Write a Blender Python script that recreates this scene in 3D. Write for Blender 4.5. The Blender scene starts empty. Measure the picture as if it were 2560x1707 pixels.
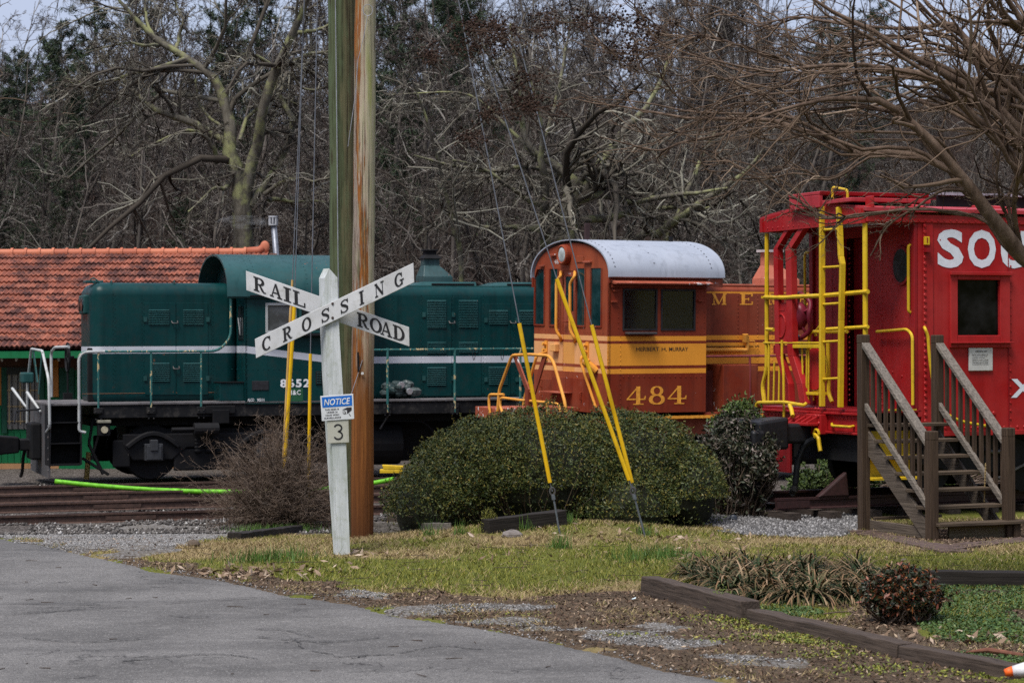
import bpy, math, random
import numpy as np
from mathutils import Vector, Matrix

random.seed(7)
RNG = np.random.default_rng(11)
scene = bpy.context.scene
COL = scene.collection
PI = math.pi
R = math.radians

# ---------------------------------------------------------------- camera
CAM_H = 2.4
F, CX, HZ, ROLL = 5654.0, 1280.0, 857.0, 0.004      # focal length in photo pixels, optical centre, roll
cam_d = bpy.data.cameras.new('camera')
cam = bpy.data.objects.new('camera', cam_d); COL.objects.link(cam)
cam_d.sensor_width = 36.0
cam_d.lens = 36.0 * F / 2560.0
cam_d.shift_y = (HZ - 853.5) / 2560.0
cam_d.clip_start = 0.5; cam_d.clip_end = 2000.0
cam.matrix_world = Matrix.Translation((0, 0, CAM_H)) @ Matrix.Rotation(PI / 2, 4, 'X') @ Matrix.Rotation(-ROLL, 4, 'Z')
cam_d.dof.use_dof = True
cam_d.dof.focus_distance = 27.0
cam_d.dof.aperture_fstop = 4.5
scene.camera = cam
scene.render.resolution_x, scene.render.resolution_y = 1024, 682

# ---------------------------------------------------------------- world: thin bright overcast over a blue sky
SUN_EL, SUN_AZ = R(62), R(212)          # azimuth clockwise from +Y; the sun stands high behind the camera, a little left
world = bpy.data.worlds.new('World'); scene.world = world
world.use_nodes = True
wn, wl = world.node_tree.nodes, world.node_tree.links
wn.clear()
w_out = wn.new('ShaderNodeOutputWorld'); w_bg = wn.new('ShaderNodeBackground')
w_sky = wn.new('ShaderNodeTexSky'); w_sky.sky_type = 'NISHITA'; w_sky.sun_disc = False
w_sky.sun_elevation = SUN_EL; w_sky.sun_rotation = SUN_AZ
w_sky.air_density = 1.0; w_sky.dust_density = 3.0; w_sky.ozone_density = 1.5
w_mix = wn.new('ShaderNodeMix'); w_mix.data_type = 'RGBA'
w_tc = wn.new('ShaderNodeTexCoord')
w_noise = wn.new('ShaderNodeTexNoise'); w_noise.inputs['Scale'].default_value = 3.0; w_noise.inputs['Detail'].default_value = 5
w_ramp = wn.new('ShaderNodeMapRange'); w_ramp.inputs[1].default_value = 0.3; w_ramp.inputs[2].default_value = 0.7
w_ramp.inputs[3].default_value = 0.72; w_ramp.inputs[4].default_value = 0.95
wl.new(w_tc.outputs['Generated'], w_noise.inputs['Vector'])
wl.new(w_noise.outputs['Fac'], w_ramp.inputs[0])
wl.new(w_ramp.outputs[0], w_mix.inputs['Factor'])
wl.new(w_sky.outputs[0], w_mix.inputs['A'])
w_mix.inputs['B'].default_value = (2.9, 3.25, 4.3, 1)        # the cloud sheet
wl.new(w_mix.outputs['Result'], w_bg.inputs['Color'])
w_bg.inputs['Strength'].default_value = 0.062
wl.new(w_bg.outputs[0], w_out.inputs[0])

sun_d = bpy.data.lights.new('sun', 'SUN'); sun = bpy.data.objects.new('sun', sun_d); COL.objects.link(sun)
sun_d.energy = 1.5; sun_d.angle = R(24); sun_d.color = (1.0, 0.95, 0.88)
sdir = Vector((math.sin(SUN_AZ) * math.cos(SUN_EL), math.cos(SUN_AZ) * math.cos(SUN_EL), math.sin(SUN_EL)))
sun.rotation_euler = (-sdir).to_track_quat('-Z', 'Y').to_euler()

scene.view_settings.view_transform = 'Standard'
scene.view_settings.look = 'None'
scene.view_settings.exposure = 1.6
scene.view_settings.gamma = 1.0
scene.view_settings.use_curve_mapping = False
cy = scene.cycles
cy.max_bounces = 5; cy.diffuse_bounces = 3; cy.glossy_bounces = 3; cy.transmission_bounces = 4; cy.transparent_max_bounces = 6
cy.volume_bounces = 0
cy.use_denoising = False
cy.caustics_reflective = False; cy.caustics_refractive = False

# ---------------------------------------------------------------- placing: photo pixel -> point of the real place
CR, SR = math.cos(ROLL), math.sin(ROLL)
def ray(px, py):
    a, b = (px - CX) / F, (py - HZ) / F
    return Vector((a * CR - b * SR, 1.0, -b * CR - a * SR))     # right and down of a slightly rolled camera
def at(px, py, Y):
    d = ray(px, py)
    return Vector((d.x * Y, Y, CAM_H + d.z * Y))
def proj(X, Y, Z):
    a = X / Y; b = (CAM_H - Z) / Y
    return CX + F * (a * CR + b * SR), HZ + F * (b * CR - a * SR)

def smooth(x):
    x = np.clip(x, 0, 1); return x * x * (3 - 2 * x)
def ground_h(X, Y):
    X = np.asarray(X, float); Y = np.asarray(Y, float)
    hl = np.interp(Y, [0, 24, 26.5, 29, 33, 36, 40, 60], [0, 0, 0.04, -0.12, -0.36, -0.42, -0.44, -0.46])
    hr = np.interp(Y, [0, 24, 26.5, 29, 31, 33, 36, 40, 60], [0, 0, -0.02, -0.12, -0.07, -0.04, -0.06, -0.36, -0.46])
    w = smooth((X - 0.5) / 2.5)
    h = hl * (1 - w) + hr * w
    h = h + 0.24 * np.exp(-(((X - 0.7) / 2.1) ** 2 + ((Y - 28.3) / 1.4) ** 2))
    t = np.clip((Y - 60) / 90.0, 0, 1)
    h = h + 18.5 * t ** 1.15 + np.where(Y > 58, (0.5 * np.sin(X * 0.21 + Y * 0.13) + 1.6 * t * np.sin(X * 0.33 + 1.0) * np.sin(X * 0.13 + Y * .05)) * smooth((Y - 58) / 15), 0)
    h = h + 16.0 * smooth((-Y - 15) / 60) + 14.0 * smooth((np.abs(X) - 45 - np.maximum(0, Y - 40) * .4) / 60)      # unseen slopes behind and beside, added to hide the bright low sky
    return h
def gz(X, Y): return float(ground_h(X, Y))
def on_ground(px, py):
    d = ray(px, py); Y = 8.0
    while Y < 58 and CAM_H + d.z * Y > gz(d.x * Y, Y): Y += .1
    lo, hi = Y - .1, Y
    for _ in range(20):
        m = (lo + hi) / 2
        if CAM_H + d.z * m > gz(d.x * m, m): lo = m
        else: hi = m
    return Vector((d.x * lo, lo, gz(d.x * lo, lo)))

# ---------------------------------------------------------------- materials
MATS = {}
class NT:
    """a small node-tree writer"""
    def __init__(s, name):
        s.m = bpy.data.materials.new(name); s.m.use_nodes = True
        s.t = s.m.node_tree; s.t.nodes.clear()
        s.out = s.t.nodes.new('ShaderNodeOutputMaterial')
        s.b = s.t.nodes.new('ShaderNodeBsdfPrincipled')
        s.t.links.new(s.b.outputs[0], s.out.inputs[0])
        s.tc = None
        MATS[name] = s.m
    def n(s, k): return s.t.nodes.new(k)
    def l(s, a, b): s.t.links.new(a, b)
    def coord(s, kind='Object'):
        if s.tc is None: s.tc = s.n('ShaderNodeTexCoord')
        return s.tc.outputs[kind]
    def mapped(s, scale, kind='Object', loc=(0, 0, 0)):
        mp = s.n('ShaderNodeMapping'); s.l(s.coord(kind), mp.inputs[0])
        mp.inputs['Scale'].default_value = scale if hasattr(scale, '__len__') else (scale,) * 3
        mp.inputs['Location'].default_value = loc
        return mp.outputs[0]
    def noise(s, scale, detail=4, rough=0.6, kind='Object', loc=(0, 0, 0), dist=0.0):
        nz = s.n('ShaderNodeTexNoise'); s.l(s.mapped(scale, kind, loc), nz.inputs['Vector'])
        nz.inputs['Scale'].default_value = 1.0; nz.inputs['Detail'].default_value = detail
        nz.inputs['Roughness'].default_value = rough; nz.inputs['Distortion'].default_value = dist
        return nz.outputs['Fac']
    def rng(s, v, a, b, c=0.0, d=1.0):
        mr = s.n('ShaderNodeMapRange'); s.l(v, mr.inputs[0])
        for i, x in enumerate((a, b, c, d)): mr.inputs[i + 1].default_value = x
        return mr.outputs[0]
    def mix(s, f, a, b):
        mx = s.n('ShaderNodeMix'); mx.data_type = 'RGBA'
        for sock, v in ((mx.inputs['Factor'], f), (mx.inputs['A'], a), (mx.inputs['B'], b)):
            if hasattr(v, 'is_linked'): s.l(v, sock)
            elif isinstance(v, (int, float)): sock.default_value = v
            else: sock.default_value = (*v[:3], 1)
        return mx.outputs['Result']
    def math(s, op, a, b=0.0):
        mt = s.n('ShaderNodeMath'); mt.operation = op
        for i, v in enumerate((a, b)):
            if hasattr(v, 'is_linked'): s.l(v, mt.inputs[i])
            else: mt.inputs[i].default_value = v
        return mt.outputs[0]
    def sep(s, v):
        sp = s.n('ShaderNodeSeparateXYZ'); s.l(v, sp.inputs[0]); return sp.outputs
    def ramp(s, v, stops):
        rp = s.n('ShaderNodeValToRGB'); s.l(v, rp.inputs[0])
        el = rp.color_ramp.elements
        while len(el) < len(stops): el.new(0.5)
        for e, (p, c) in zip(el, stops): e.position = p; e.color = (*c, 1)
        return rp.outputs[0]
    def bump(s, v, strength=0.3, dist=0.01):
        bp = s.n('ShaderNodeBump'); s.l(v, bp.inputs['Height'])
        bp.inputs['Strength'].default_value = strength; bp.inputs['Distance'].default_value = dist
        s.l(bp.outputs[0], s.b.inputs['Normal'])
    def set(s, color=None, rough=None, metal=None, spec=None):
        for k, v in (('Base Color', color), ('Roughness', rough), ('Metallic', metal), ('Specular IOR Level', spec)):
            if v is None: continue
            sock = s.b.inputs[k]
            if hasattr(v, 'is_linked'): s.l(v, sock)
            elif isinstance(v, (int, float)): sock.default_value = v
            else: sock.default_value = (*v[:3], 1)
        return s.m

def paint(name, col, fade=None, rough=0.42, dirt=(0.02, 0.017, 0.014), dirt_amt=0.35, chip=None, chip_amt=0.0, big=0.9, streak=0.45, spec=0.2):
    """weathered enamel: broad fading, vertical rain streaks, grime, chipped spots"""
    s = NT(name)
    fade = fade or tuple(min(1, c * 1.5 + 0.015) for c in col)
    c = s.mix(s.rng(s.noise(big, 5), 0.35, 0.7), col, fade)
    st = s.noise((7, 7, 0.35), 5, 0.65)
    c = s.mix(s.math('MULTIPLY', s.rng(st, 0.5, 0.72), streak), c, tuple(x * 0.45 for x in col))
    g = s.noise(5.5, 8, 0.7, loc=(3, 1, 2))
    c = s.mix(s.math('MULTIPLY', s.rng(g, 0.5, 0.75), dirt_amt), c, dirt)
    if chip:
        cn = s.noise((16, 16, 8), 6, 0.6, loc=(7, 2, 5)); bn = s.noise(1.6, 3, loc=(1, 9, 4))
        k = s.rng(s.math('ADD', cn, s.math('MULTIPLY', s.math('SUBTRACT', bn, 0.5), 0.6)), 0.72 - chip_amt, 0.75 - chip_amt)
        c = s.mix(k, c, chip)
    s.bump(s.noise(22, 5), 0.12, 0.004)
    return s.set(c, s.rng(g, 0.3, 0.7, rough - 0.08, rough + 0.2), spec=spec)

def banded(name, base, bands, fade=None, slope=None, **kw):
    """paint with horizontal stripes: bands = [(z0, z1, colour)] in the vehicle's own height; slope=(u0, u1, dz) drops the stripes along the body"""
    m = paint(name, base, fade, **kw)
    t = m.node_tree; bs = next(n for n in t.nodes if n.type == 'BSDF_PRINCIPLED')
    src = bs.inputs['Base Color'].links[0].from_socket
    s = NT.__new__(NT); s.m = m; s.t = t; s.tc = None; s.b = bs
    xyz = s.sep(s.coord('Object'))
    z = xyz[2]
    if slope: z = s.math('ADD', z, s.rng(xyz[0], slope[0], slope[1], 0.0, slope[2]))
    dirty = s.rng(s.noise((4, 4, 1.2), 6), 0.35, 0.8, 0.0, 0.3)
    for z0, z1, colr in bands:
        k = s.math('MULTIPLY', s.math('GREATER_THAN', z, z0), s.math('LESS_THAN', z, z1))
        src = s.mix(k, src, s.mix(dirty, colr, tuple(x * 0.55 for x in colr)))
    s.l(src, bs.inputs['Base Color'])
    return m

def wood(name, lo, hi, axis=2, rough=0.85, crack=0.5, tint=None, lichen=None):
    s = NT(name)
    def sc(a, b): v = [a, a, a]; v[axis] = b; return tuple(v)
    g = s.noise(sc(38, 1.6), 7, 0.7)
    c = s.mix(s.rng(g, 0.3, 0.72), lo, hi)
    if tint: c = s.mix(s.rng(s.noise(sc(5, 0.7), 5, loc=(2, 2, 2)), 0.45, 0.68), c, tint)
    cr = s.noise(sc(60, 1.1), 5, 0.6, loc=(9, 4, 1))
    c = s.mix(s.math('MULTIPLY', s.rng(cr, 0.60, 0.68), crack), c, tuple(x * 0.15 for x in lo))
    if lichen: c = s.mix(s.math('MULTIPLY', s.rng(s.noise(9, 7, 0.7, loc=(4, 7, 2)), 0.52, 0.7), 0.6), c, lichen)
    s.bump(s.math('SUBTRACT', g, cr), 0.5, 0.012)
    return s.set(c, rough, spec=0.25)

def plain(name, col, rough=0.6, metal=0.0, var=0.3, scale=12.0, spec=0.4):
    s = NT(name)
    n = s.noise(scale, 6, 0.65)
    c = s.mix(s.rng(n, 0.3, 0.7), tuple(x * (1 - var) for x in col), tuple(min(1, x * (1 + var)) for x in col))
    s.bump(n, 0.15, 0.005)
    return s.set(c, rough, metal, spec)

def leafy(name, stops, rough=0.55, trans=0.0, spec=0.35, obj=False):
    """colour differs from leaf to leaf"""
    s = NT(name)
    g = s.n('ShaderNodeNewGeometry'); v = g.outputs['Random Per Island']
    if obj:
        oi = s.n('ShaderNodeObjectInfo'); v = s.math('FRACT', s.math('ADD', v, oi.outputs['Random']))
    c = s.ramp(v, stops)
    return s.set(c, rough, spec=spec)

# ---------------------------------------------------------------- mesh builder
def _link(ob, parent):
    COL.objects.link(ob)
    if parent is not None: ob.parent = parent
    return ob
def obj(name, me, mat=None, parent=None, kind=None, label=None):
    o = bpy.data.objects.new(name, me)
    if mat is not None and not me.materials: me.materials.append(mat)
    _link(o, parent)
    if kind: o['kind'] = kind
    if label: o['label'] = label
    return o
def tag(o, label, cat, group=None):
    o['label'] = label; o['category'] = cat
    if group: o['group'] = group
    return o
def empty(name, label, cat, loc=(0, 0, 0), rot=(0, 0, 0), group=None):
    o = bpy.data.objects.new(name, None); COL.objects.link(o)
    o.empty_display_size = 0.2
    o.location = loc; o.rotation_euler = rot
    return tag(o, label, cat, group)

def np_mesh(name, V, Fq, smooth_=False):
    """V (n,3), Fq (m,k) all faces with k corners"""
    V = np.asarray(V, np.float32); Fq = np.asarray(Fq, np.int32)
    me = bpy.data.meshes.new(name)
    k = Fq.shape[1]
    me.vertices.add(len(V)); me.vertices.foreach_set('co', V.ravel())
    me.loops.add(Fq.size); me.loops.foreach_set('vertex_index', Fq.ravel())
    me.polygons.add(len(Fq))
    me.polygons.foreach_set('loop_start', np.arange(0, Fq.size, k, dtype=np.int32))
    me.update(calc_edges=True)
    if smooth_: me.polygons.foreach_set('use_smooth', np.ones(len(Fq), bool))
    return me

class MB:
    def __init__(s): s.v = []; s.f = []
    def add(s, vs, fs):
        n = len(s.v); s.v += [tuple(x) for x in vs]; s.f += [tuple(i + n for i in f) for f in fs]; return s
    def box(s, x0, x1, y0, y1, z0, z1):
        if x0 > x1: x0, x1 = x1, x0
        if y0 > y1: y0, y1 = y1, y0
        if z0 > z1: z0, z1 = z1, z0
        vs = [(x, y, z) for z in (z0, z1) for y in (y0, y1) for x in (x0, x1)]
        return s.add(vs, [(0, 2, 3, 1), (4, 5, 7, 6), (0, 1, 5, 4), (2, 6, 7, 3), (0, 4, 6, 2), (1, 3, 7, 5)])
    def hexa(s, lo, hi):
        """lo, hi: four corners each, ordered round"""
        return s.add(list(lo) + list(hi), [(3, 2, 1, 0), (4, 5, 6, 7), (0, 1, 5, 4), (1, 2, 6, 5), (2, 3, 7, 6), (3, 0, 4, 7)])
    def prism(s, prof, fn, a, b):
        """closed profile extruded from a to b; fn(p, t) gives the point"""
        n = len(prof)
        return s.add([fn(p, a) for p in prof] + [fn(p, b) for p in prof],
                     [tuple(range(n - 1, -1, -1)), tuple(range(n, 2 * n))] + [(i, (i + 1) % n, n + (i + 1) % n, n + i) for i in range(n)])
    def tube(s, pts, r, sides=8, caps=True):
        pts = [Vector(p) for p in pts]
        rs = r if hasattr(r, '__len__') else [r] * len(pts)
        ref = None; vs = []
        for i, p in enumerate(pts):
            t = (pts[min(i + 1, len(pts) - 1)] - pts[max(i - 1, 0)]).normalized()
            if ref is None: ref = Vector((0, 0, 1)) if abs(t.z) < 0.9 else Vector((1, 0, 0))
            a = (ref - t * ref.dot(t)).normalized(); b = t.cross(a); ref = a
            for j in range(sides):
                q = 2 * PI * j / sides
                vs.append(p + (a * math.cos(q) + b * math.sin(q)) * rs[i])
        fs = [(i * sides + j, i * sides + (j + 1) % sides, (i + 1) * sides + (j + 1) % sides, (i + 1) * sides + j) for i in range(len(pts) - 1) for j in range(sides)]
        if caps: fs += [tuple(range(sides - 1, -1, -1)), tuple((len(pts) - 1) * sides + j for j in range(sides))]
        return s.add(vs, fs)
    def bent(s, pts, r, rad=0.06, sides=8):
        """pipe with rounded corners"""
        pts = [Vector(p) for p in pts]; out = [pts[0]]
        for i in range(1, len(pts) - 1):
            a = pts[i - 1] - pts[i]; b = pts[i + 1] - pts[i]
            k = min(rad, a.length * 0.45, b.length * 0.45)
            pa, pb = pts[i] + a.normalized() * k, pts[i] + b.normalized() * k
            for q in range(5):
                t = q / 4; out.append(pa * (1 - t) ** 2 + pts[i] * 2 * t * (1 - t) + pb * t * t)
        out.append(pts[-1])
        return s.tube(out, r, sides)
    def disc(s, c, axis, r, h, sides=24, r2=None):
        c = Vector(c); axis = Vector(axis).normalized()
        return s.tube([c, c + axis * h], [r, r if r2 is None else r2], sides)
    def rivet(s, c, axis, r):
        c = Vector(c); t = Vector(axis).normalized()
        a = t.orthogonal().normalized(); b = t.cross(a)
        n = 6
        ring = [c + (a * math.cos(2 * PI * j / n) + b * math.sin(2 * PI * j / n)) * r for j in range(n)]
        r2 = [c + t * r * 0.5 + (a * math.cos(2 * PI * j / n) + b * math.sin(2 * PI * j / n)) * r * 0.7 for j in range(n)]
        return s.add(ring + r2, [(j, (j + 1) % n, n + (j + 1) % n, n + j) for j in range(n)] + [tuple(n + j for j in range(n))])
    def ell(s, c, rx, ry, rz, seg=16, rings=10, jit=0.0, rnd=random):
        vs = []; fs = []
        for i in range(rings + 1):
            th = PI * i / rings
            for j in range(seg):
                ph = 2 * PI * j / seg; k = 1 + (rnd.random() - 0.5) * jit
                vs.append((c[0] + rx * k * math.sin(th) * math.cos(ph), c[1] + ry * k * math.sin(th) * math.sin(ph), c[2] + rz * k * math.cos(th)))
        for i in range(rings):
            for j in range(seg):
                fs.append((i * seg + j, (i + 1) * seg + j, (i + 1) * seg + (j + 1) % seg, i * seg + (j + 1) % seg))
        return s.add(vs, fs)
    def mesh(s, name):
        me = bpy.data.meshes.new(name); me.from_pydata(s.v, [], s.f); me.update(); return me
    def build(s, name, mat, parent=None, bevel=0.0, smooth_=False, seg=2, kind=None, label=None, angle=40):
        me = s.mesh(name)
        if name in ('rivet_row', 'roof_rivet', 'vent_slot', 'louvre_panel'): kind = 'stuff'
        o = obj(name, me, mat, parent, kind, label)
        if smooth_:
            for p in me.polygons: p.use_smooth = True
        if bevel:
            md = o.modifiers.new('edge', 'BEVEL'); md.width = bevel; md.segments = seg; md.limit_method = 'ANGLE'; md.angle_limit = R(angle)
            if seg > 2:
                for p in me.polygons: p.use_smooth = True
                md.harden_normals = True
        return o

class Frame:
    """a vehicle's own axes: u along its track, v away from the viewer, z up"""
    def __init__(s, px, py, Y, phi, roll=0.0, z0=0.0):
        p = at(px, py, Y)
        s.o = Vector((p.x, p.y, z0)); s.phi = phi; s.roll = roll
        s.M = Matrix.Translation(s.o) @ Matrix.Rotation(phi, 4, 'Z') @ Matrix.Rotation(roll, 4, 'X')
        s.I = s.M.inverted(); s.c = s.I @ Vector((0, 0, CAM_H))
    def S(s, px, py, v=0.0):                        # point of the plane v = const seen at a photo pixel
        d = s.I.to_3x3() @ ray(px, py)
        t = (v - s.c.y) / d.y
        return s.c + d * t
    def E(s, px, py, u=0.0):                        # point of the plane u = const
        d = s.I.to_3x3() @ ray(px, py)
        t = (u - s.c.x) / d.x
        return s.c + d * t
    def u(s, px, v=0.0, py=900): return s.S(px, py, v).x
    def z(s, py, px, v=0.0): return s.S(px, py, v).z
    def zE(s, py, px, u=0.0): return s.E(px, py, u).z

# ---------------------------------------------------------------- lettering
def text_mesh(txt, bold=0.0, shear=0.0, space=1.0):
    cu = bpy.data.curves.new('lettering', 'FONT'); cu.body = txt; cu.offset = bold; cu.shear = shear; cu.space_character = space
    cu.resolution_u = 3
    o = bpy.data.objects.new('lettering_tmp', cu); COL.objects.link(o)
    dg = bpy.context.evaluated_depsgraph_get()
    me = bpy.data.meshes.new_from_object(o.evaluated_get(dg))
    bpy.data.objects.remove(o); bpy.data.curves.remove(cu)
    V = np.zeros(len(me.vertices) * 3, np.float32); me.vertices.foreach_get('co', V); V = V.reshape(-1, 3)
    return me, V
def letter(txt, fn, mat, parent, name='lettering', bold=0.0, shear=0.0, space=1.0):
    """fn maps (0..1, 0..1) of the word's box to a point"""
    me, V = text_mesh(txt, bold, shear, space)
    lo, hi = V.min(0), V.max(0)
    P = np.array([fn((x - lo[0]) / (hi[0] - lo[0]), (y - lo[1]) / (hi[1] - lo[1])) for x, y, _ in V], np.float32)
    me.vertices.foreach_set('co', P.ravel()); me.update(); me.materials.clear()
    return obj(name, me, mat, parent)

def _arc(cx, cy_, a, b, d0, d1, n=14, wv=0.195, wh=0.095):
    out = []
    for i in range(n + 1):
        q = R(d0 + (d1 - d0) * i / n)
        out.append((cx + a * math.cos(q), cy_ + b * math.sin(q), wh + (wv - wh) * abs(math.cos(q)) ** 1.3))
    return out
def _bar(x0, y0, x1, y1, w): return [(x0, y0, w), (x1, y1, w)]
ST, TH = 0.205, 0.095
GLYPH = {
 'R': (0.86, [_bar(.2, 0, .2, 1, ST), _bar(0, .035, .4, .035, TH), _bar(0, .965, .45, .965, TH), _arc(.42, .745, .24, .22, 90, -90, 10), _bar(.2, .525, .44, .525, TH), [(.42, .5, .12), (.6, .18, .17), (.72, .04, .12), (.86, .06, .06)]]),
 'A': (0.98, [_bar(.47, .98, .14, 0, .08), _bar(.47, .98, .8, 0, .18), _bar(.24, .32, .68, .32, TH), _bar(0, .035, .32, .035, TH), _bar(.58, .035, .98, .035, TH)]),
 'I': (0.42, [_bar(.21, 0, .21, 1, ST), _bar(0, .035, .42, .035, TH), _bar(0, .965, .42, .965, TH)]),
 'L': (0.78, [_bar(.2, 0, .2, 1, ST), _bar(0, .035, .76, .035, TH), _bar(0, .965, .42, .965, TH), _bar(.73, 0, .73, .32, .09)]),
 'O': (0.84, [_arc(.42, .5, .33, .46, 0, 360, 28)]),
 'D': (0.86, [_bar(.2, 0, .2, 1, ST), _bar(0, .035, .4, .035, TH), _bar(0, .965, .4, .965, TH), _arc(.36, .5, .38, .463, 90, -90, 18)]),
 'C': (0.8, [_arc(.42, .5, .33, .46, 48, 312, 22), _bar(.68, .62, .68, .97, .08), _bar(.66, .84, .66, .8, .1)]),
 'S': (0.72, [[(.6, .76, .07), (.53, .9, .08), (.38, .955, .08), (.2, .9, .11), (.12, .76, .14), (.2, .62, .17), (.4, .5, .19), (.56, .36, .17), (.58, .2, .14), (.48, .08, .1), (.32, .045, .08), (.17, .1, .08), (.1, .25, .07)], _bar(.61, .68, .61, .98, .07), _bar(.09, .02, .09, .34, .07)]),
 'N': (0.96, [_bar(.15, 0, .15, 1, .08), _bar(.12, .98, .8, .02, .18), _bar(.8, 0, .8, 1, .08), _bar(0, .965, .28, .965, TH), _bar(0, .035, .32, .035, TH), _bar(.62, .965, .96, .965, TH)]),
 'G': (0.88, [_arc(.42, .5, .33, .46, 48, 310, 22), _bar(.68, .64, .68, .97, .08), _bar(.68, .06, .68, .44, .15), _bar(.48, .42, .88, .42, TH)]),
 'M': (1.1, [_bar(.14, 0, .14, 1, .07), _bar(.12, .98, .52, .04, .18), _bar(.52, .04, .92, .98, .07), _bar(.93, 0, .93, 1, ST), _bar(0, .035, .3, .035, TH), _bar(.74, .035, 1.1, .035, TH), _bar(0, .965, .24, .965, TH), _bar(.84, .965, 1.1, .965, TH)]),
 'E': (0.8, [_bar(.2, 0, .2, 1, ST), _bar(0, .035, .76, .035, TH), _bar(0, .965, .74, .965, TH), _bar(.2, .5, .52, .5, TH), _bar(.74, 0, .74, .28, .08), _bar(.72, .74, .72, 1, .08), _bar(.52, .36, .52, .64, .07)]),
 'F': (0.8, [_bar(.2, 0, .2, 1, ST), _bar(0, .035, .42, .035, TH), _bar(0, .965, .74, .965, TH), _bar(.2, .5, .52, .5, TH), _bar(.72, .74, .72, 1, .08)]),
 '4': (1.0, [_bar(.6, 0, .6, 1, .21), _bar(.58, .97, .04, .31, .07), _bar(0, .3, .98, .3, .07), _bar(.34, .03, .88, .03, .06), [(.9, .33, .07), (.96, .38, .08), (.97, .48, .05)]]),
 '8': (0.86, [_arc(.43, .745, .25, .225, 0, 360, 24, .17, .06), _arc(.43, .27, .32, .24, 0, 360, 24, .2, .06)]),
}
def serif(txt, fn, mat, parent, name='lettering', gap=0.16):
    """slab-serif word made of flat strokes; fn maps (x, y) in letter heights to a point"""
    V, Fs = [], []; x0 = 0.0
    for ch in txt:
        if ch == ' ': x0 += 0.5; continue
        w, strokes = GLYPH[ch]
        for st in strokes:
            n = len(st); base = len(V)
            for i, (x, y, wd) in enumerate(st):
                a, b = st[max(i - 1, 0)], st[min(i + 1, n - 1)]
                dx, dy = b[0] - a[0], b[1] - a[1]
                if n > 3 and i in (0, n - 1) and abs(st[0][0] - st[-1][0]) < 1e-6 and abs(st[0][1] - st[-1][1]) < 1e-6:
                    dx, dy = st[1][0] - st[-2][0], st[1][1] - st[-2][1]
                L = math.hypot(dx, dy) or 1; nx, ny = -dy / L * wd / 2, dx / L * wd / 2
                V.append((x0 + x + nx, y + ny)); V.append((x0 + x - nx, y - ny))
            for i in range(n - 1): Fs.append((base + 2 * i, base + 2 * i + 1, base + 2 * i + 3, base + 2 * i + 2))
        x0 += w + gap
    W = x0 - gap
    # strokes overlap: lift each quad a hair so that no two faces share a plane
    P = []; Q = []
    for k, f in enumerate(Fs):
        P += [fn(V[i][0] / W, V[i][1], (k % 40) * 2.0e-5) for i in f]
        Q.append((4 * k, 4 * k + 1, 4 * k + 2, 4 * k + 3))
    me = np_mesh(name, np.array([tuple(p) for p in P]), np.array(Q))
    return obj(name, me, mat, parent)

# ---------------------------------------------------------------- branches, in bulk
def nrm(a): return a / np.maximum(np.linalg.norm(a, axis=-1, keepdims=True), 1e-9)
def grow(rng, base, dirs, lens, rads, P, wob=0.25, trop=(0, 0, 0.0), tip=0.25):
    """N curved branches of P points each"""
    N = len(base); pts = np.zeros((N, P, 3)); pts[:, 0] = base; d = nrm(dirs).copy()
    st = (lens / (P - 1))[:, None]; trop = np.asarray(trop)
    for i in range(1, P):
        d = nrm(d + rng.normal(0, wob, (N, 3)) / math.sqrt(P) * 1.6 + trop / (P - 1))
        pts[:, i] = pts[:, i - 1] + d * st
    rad = rads[:, None] * (1 - (1 - tip) * np.linspace(0, 1, P)[None])
    return pts, rad
def spawn(rng, pts, rad, n, t0, t1, ang, lf, rf, minr=0.0):
    """n children on each branch; ang = (mean, sd) from the parent's direction"""
    N, P, _ = pts.shape
    idx = np.repeat(np.arange(N), n)
    t = rng.uniform(t0, t1, len(idx)) * (P - 1)
    i = np.minimum(t.astype(int), P - 2); fr = (t - i)[:, None]
    p = pts[idx, i] * (1 - fr) + pts[idx, i + 1] * fr
    tan = nrm(pts[idx, i + 1] - pts[idx, i])
    rr = rad[idx, i] * (1 - fr[:, 0]) + rad[idx, i + 1] * fr[:, 0]
    rnd = nrm(rng.normal(0, 1, (len(idx), 3)))
    side = nrm(np.cross(tan, rnd))
    a = rng.normal(ang[0], ang[1], len(idx))[:, None]
    d = tan * np.cos(a) + side * np.sin(a)
    L = np.linalg.norm(pts[:, 1:] - pts[:, :-1], axis=2).sum(1)[idx]
    left = 1 - t / (P - 1)
    ln = L * rng.uniform(lf[0], lf[1], len(idx)) * (0.45 + 0.75 * left)
    return p, d, ln, np.maximum(rr * rf, minr)
def tubes(pts, rad, S):
    """(N,P,3) centre lines -> verts, quads"""
    N, P, _ = pts.shape
    t = np.empty_like(pts); t[:, 1:-1] = pts[:, 2:] - pts[:, :-2]; t[:, 0] = pts[:, 1] - pts[:, 0]; t[:, -1] = pts[:, -1] - pts[:, -2]
    t = nrm(t)
    ref = np.where(np.abs(t[:, :1, 2:3]) < 0.8, np.array([0, 0, 1.0]), np.array([1.0, 0, 0]))
    ref = np.broadcast_to(ref, t.shape)
    a = nrm(ref - t * (ref * t).sum(-1, keepdims=True)); b = np.cross(t, a)
    q = 2 * PI * np.arange(S) / S
    V = pts[:, :, None] + (a[:, :, None] * np.cos(q)[:, None] + b[:, :, None] * np.sin(q)[:, None]) * rad[:, :, None, None]
    i = np.arange(N)[:, None, None] * P * S + np.arange(P - 1)[:, None] * S
    j = np.arange(S); k = (j + 1) % S
    Q = np.stack([i + j, i + k, i + S + k, i + S + j], -1).reshape(-1, 4)
    return V.reshape(-1, 3), Q
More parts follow.
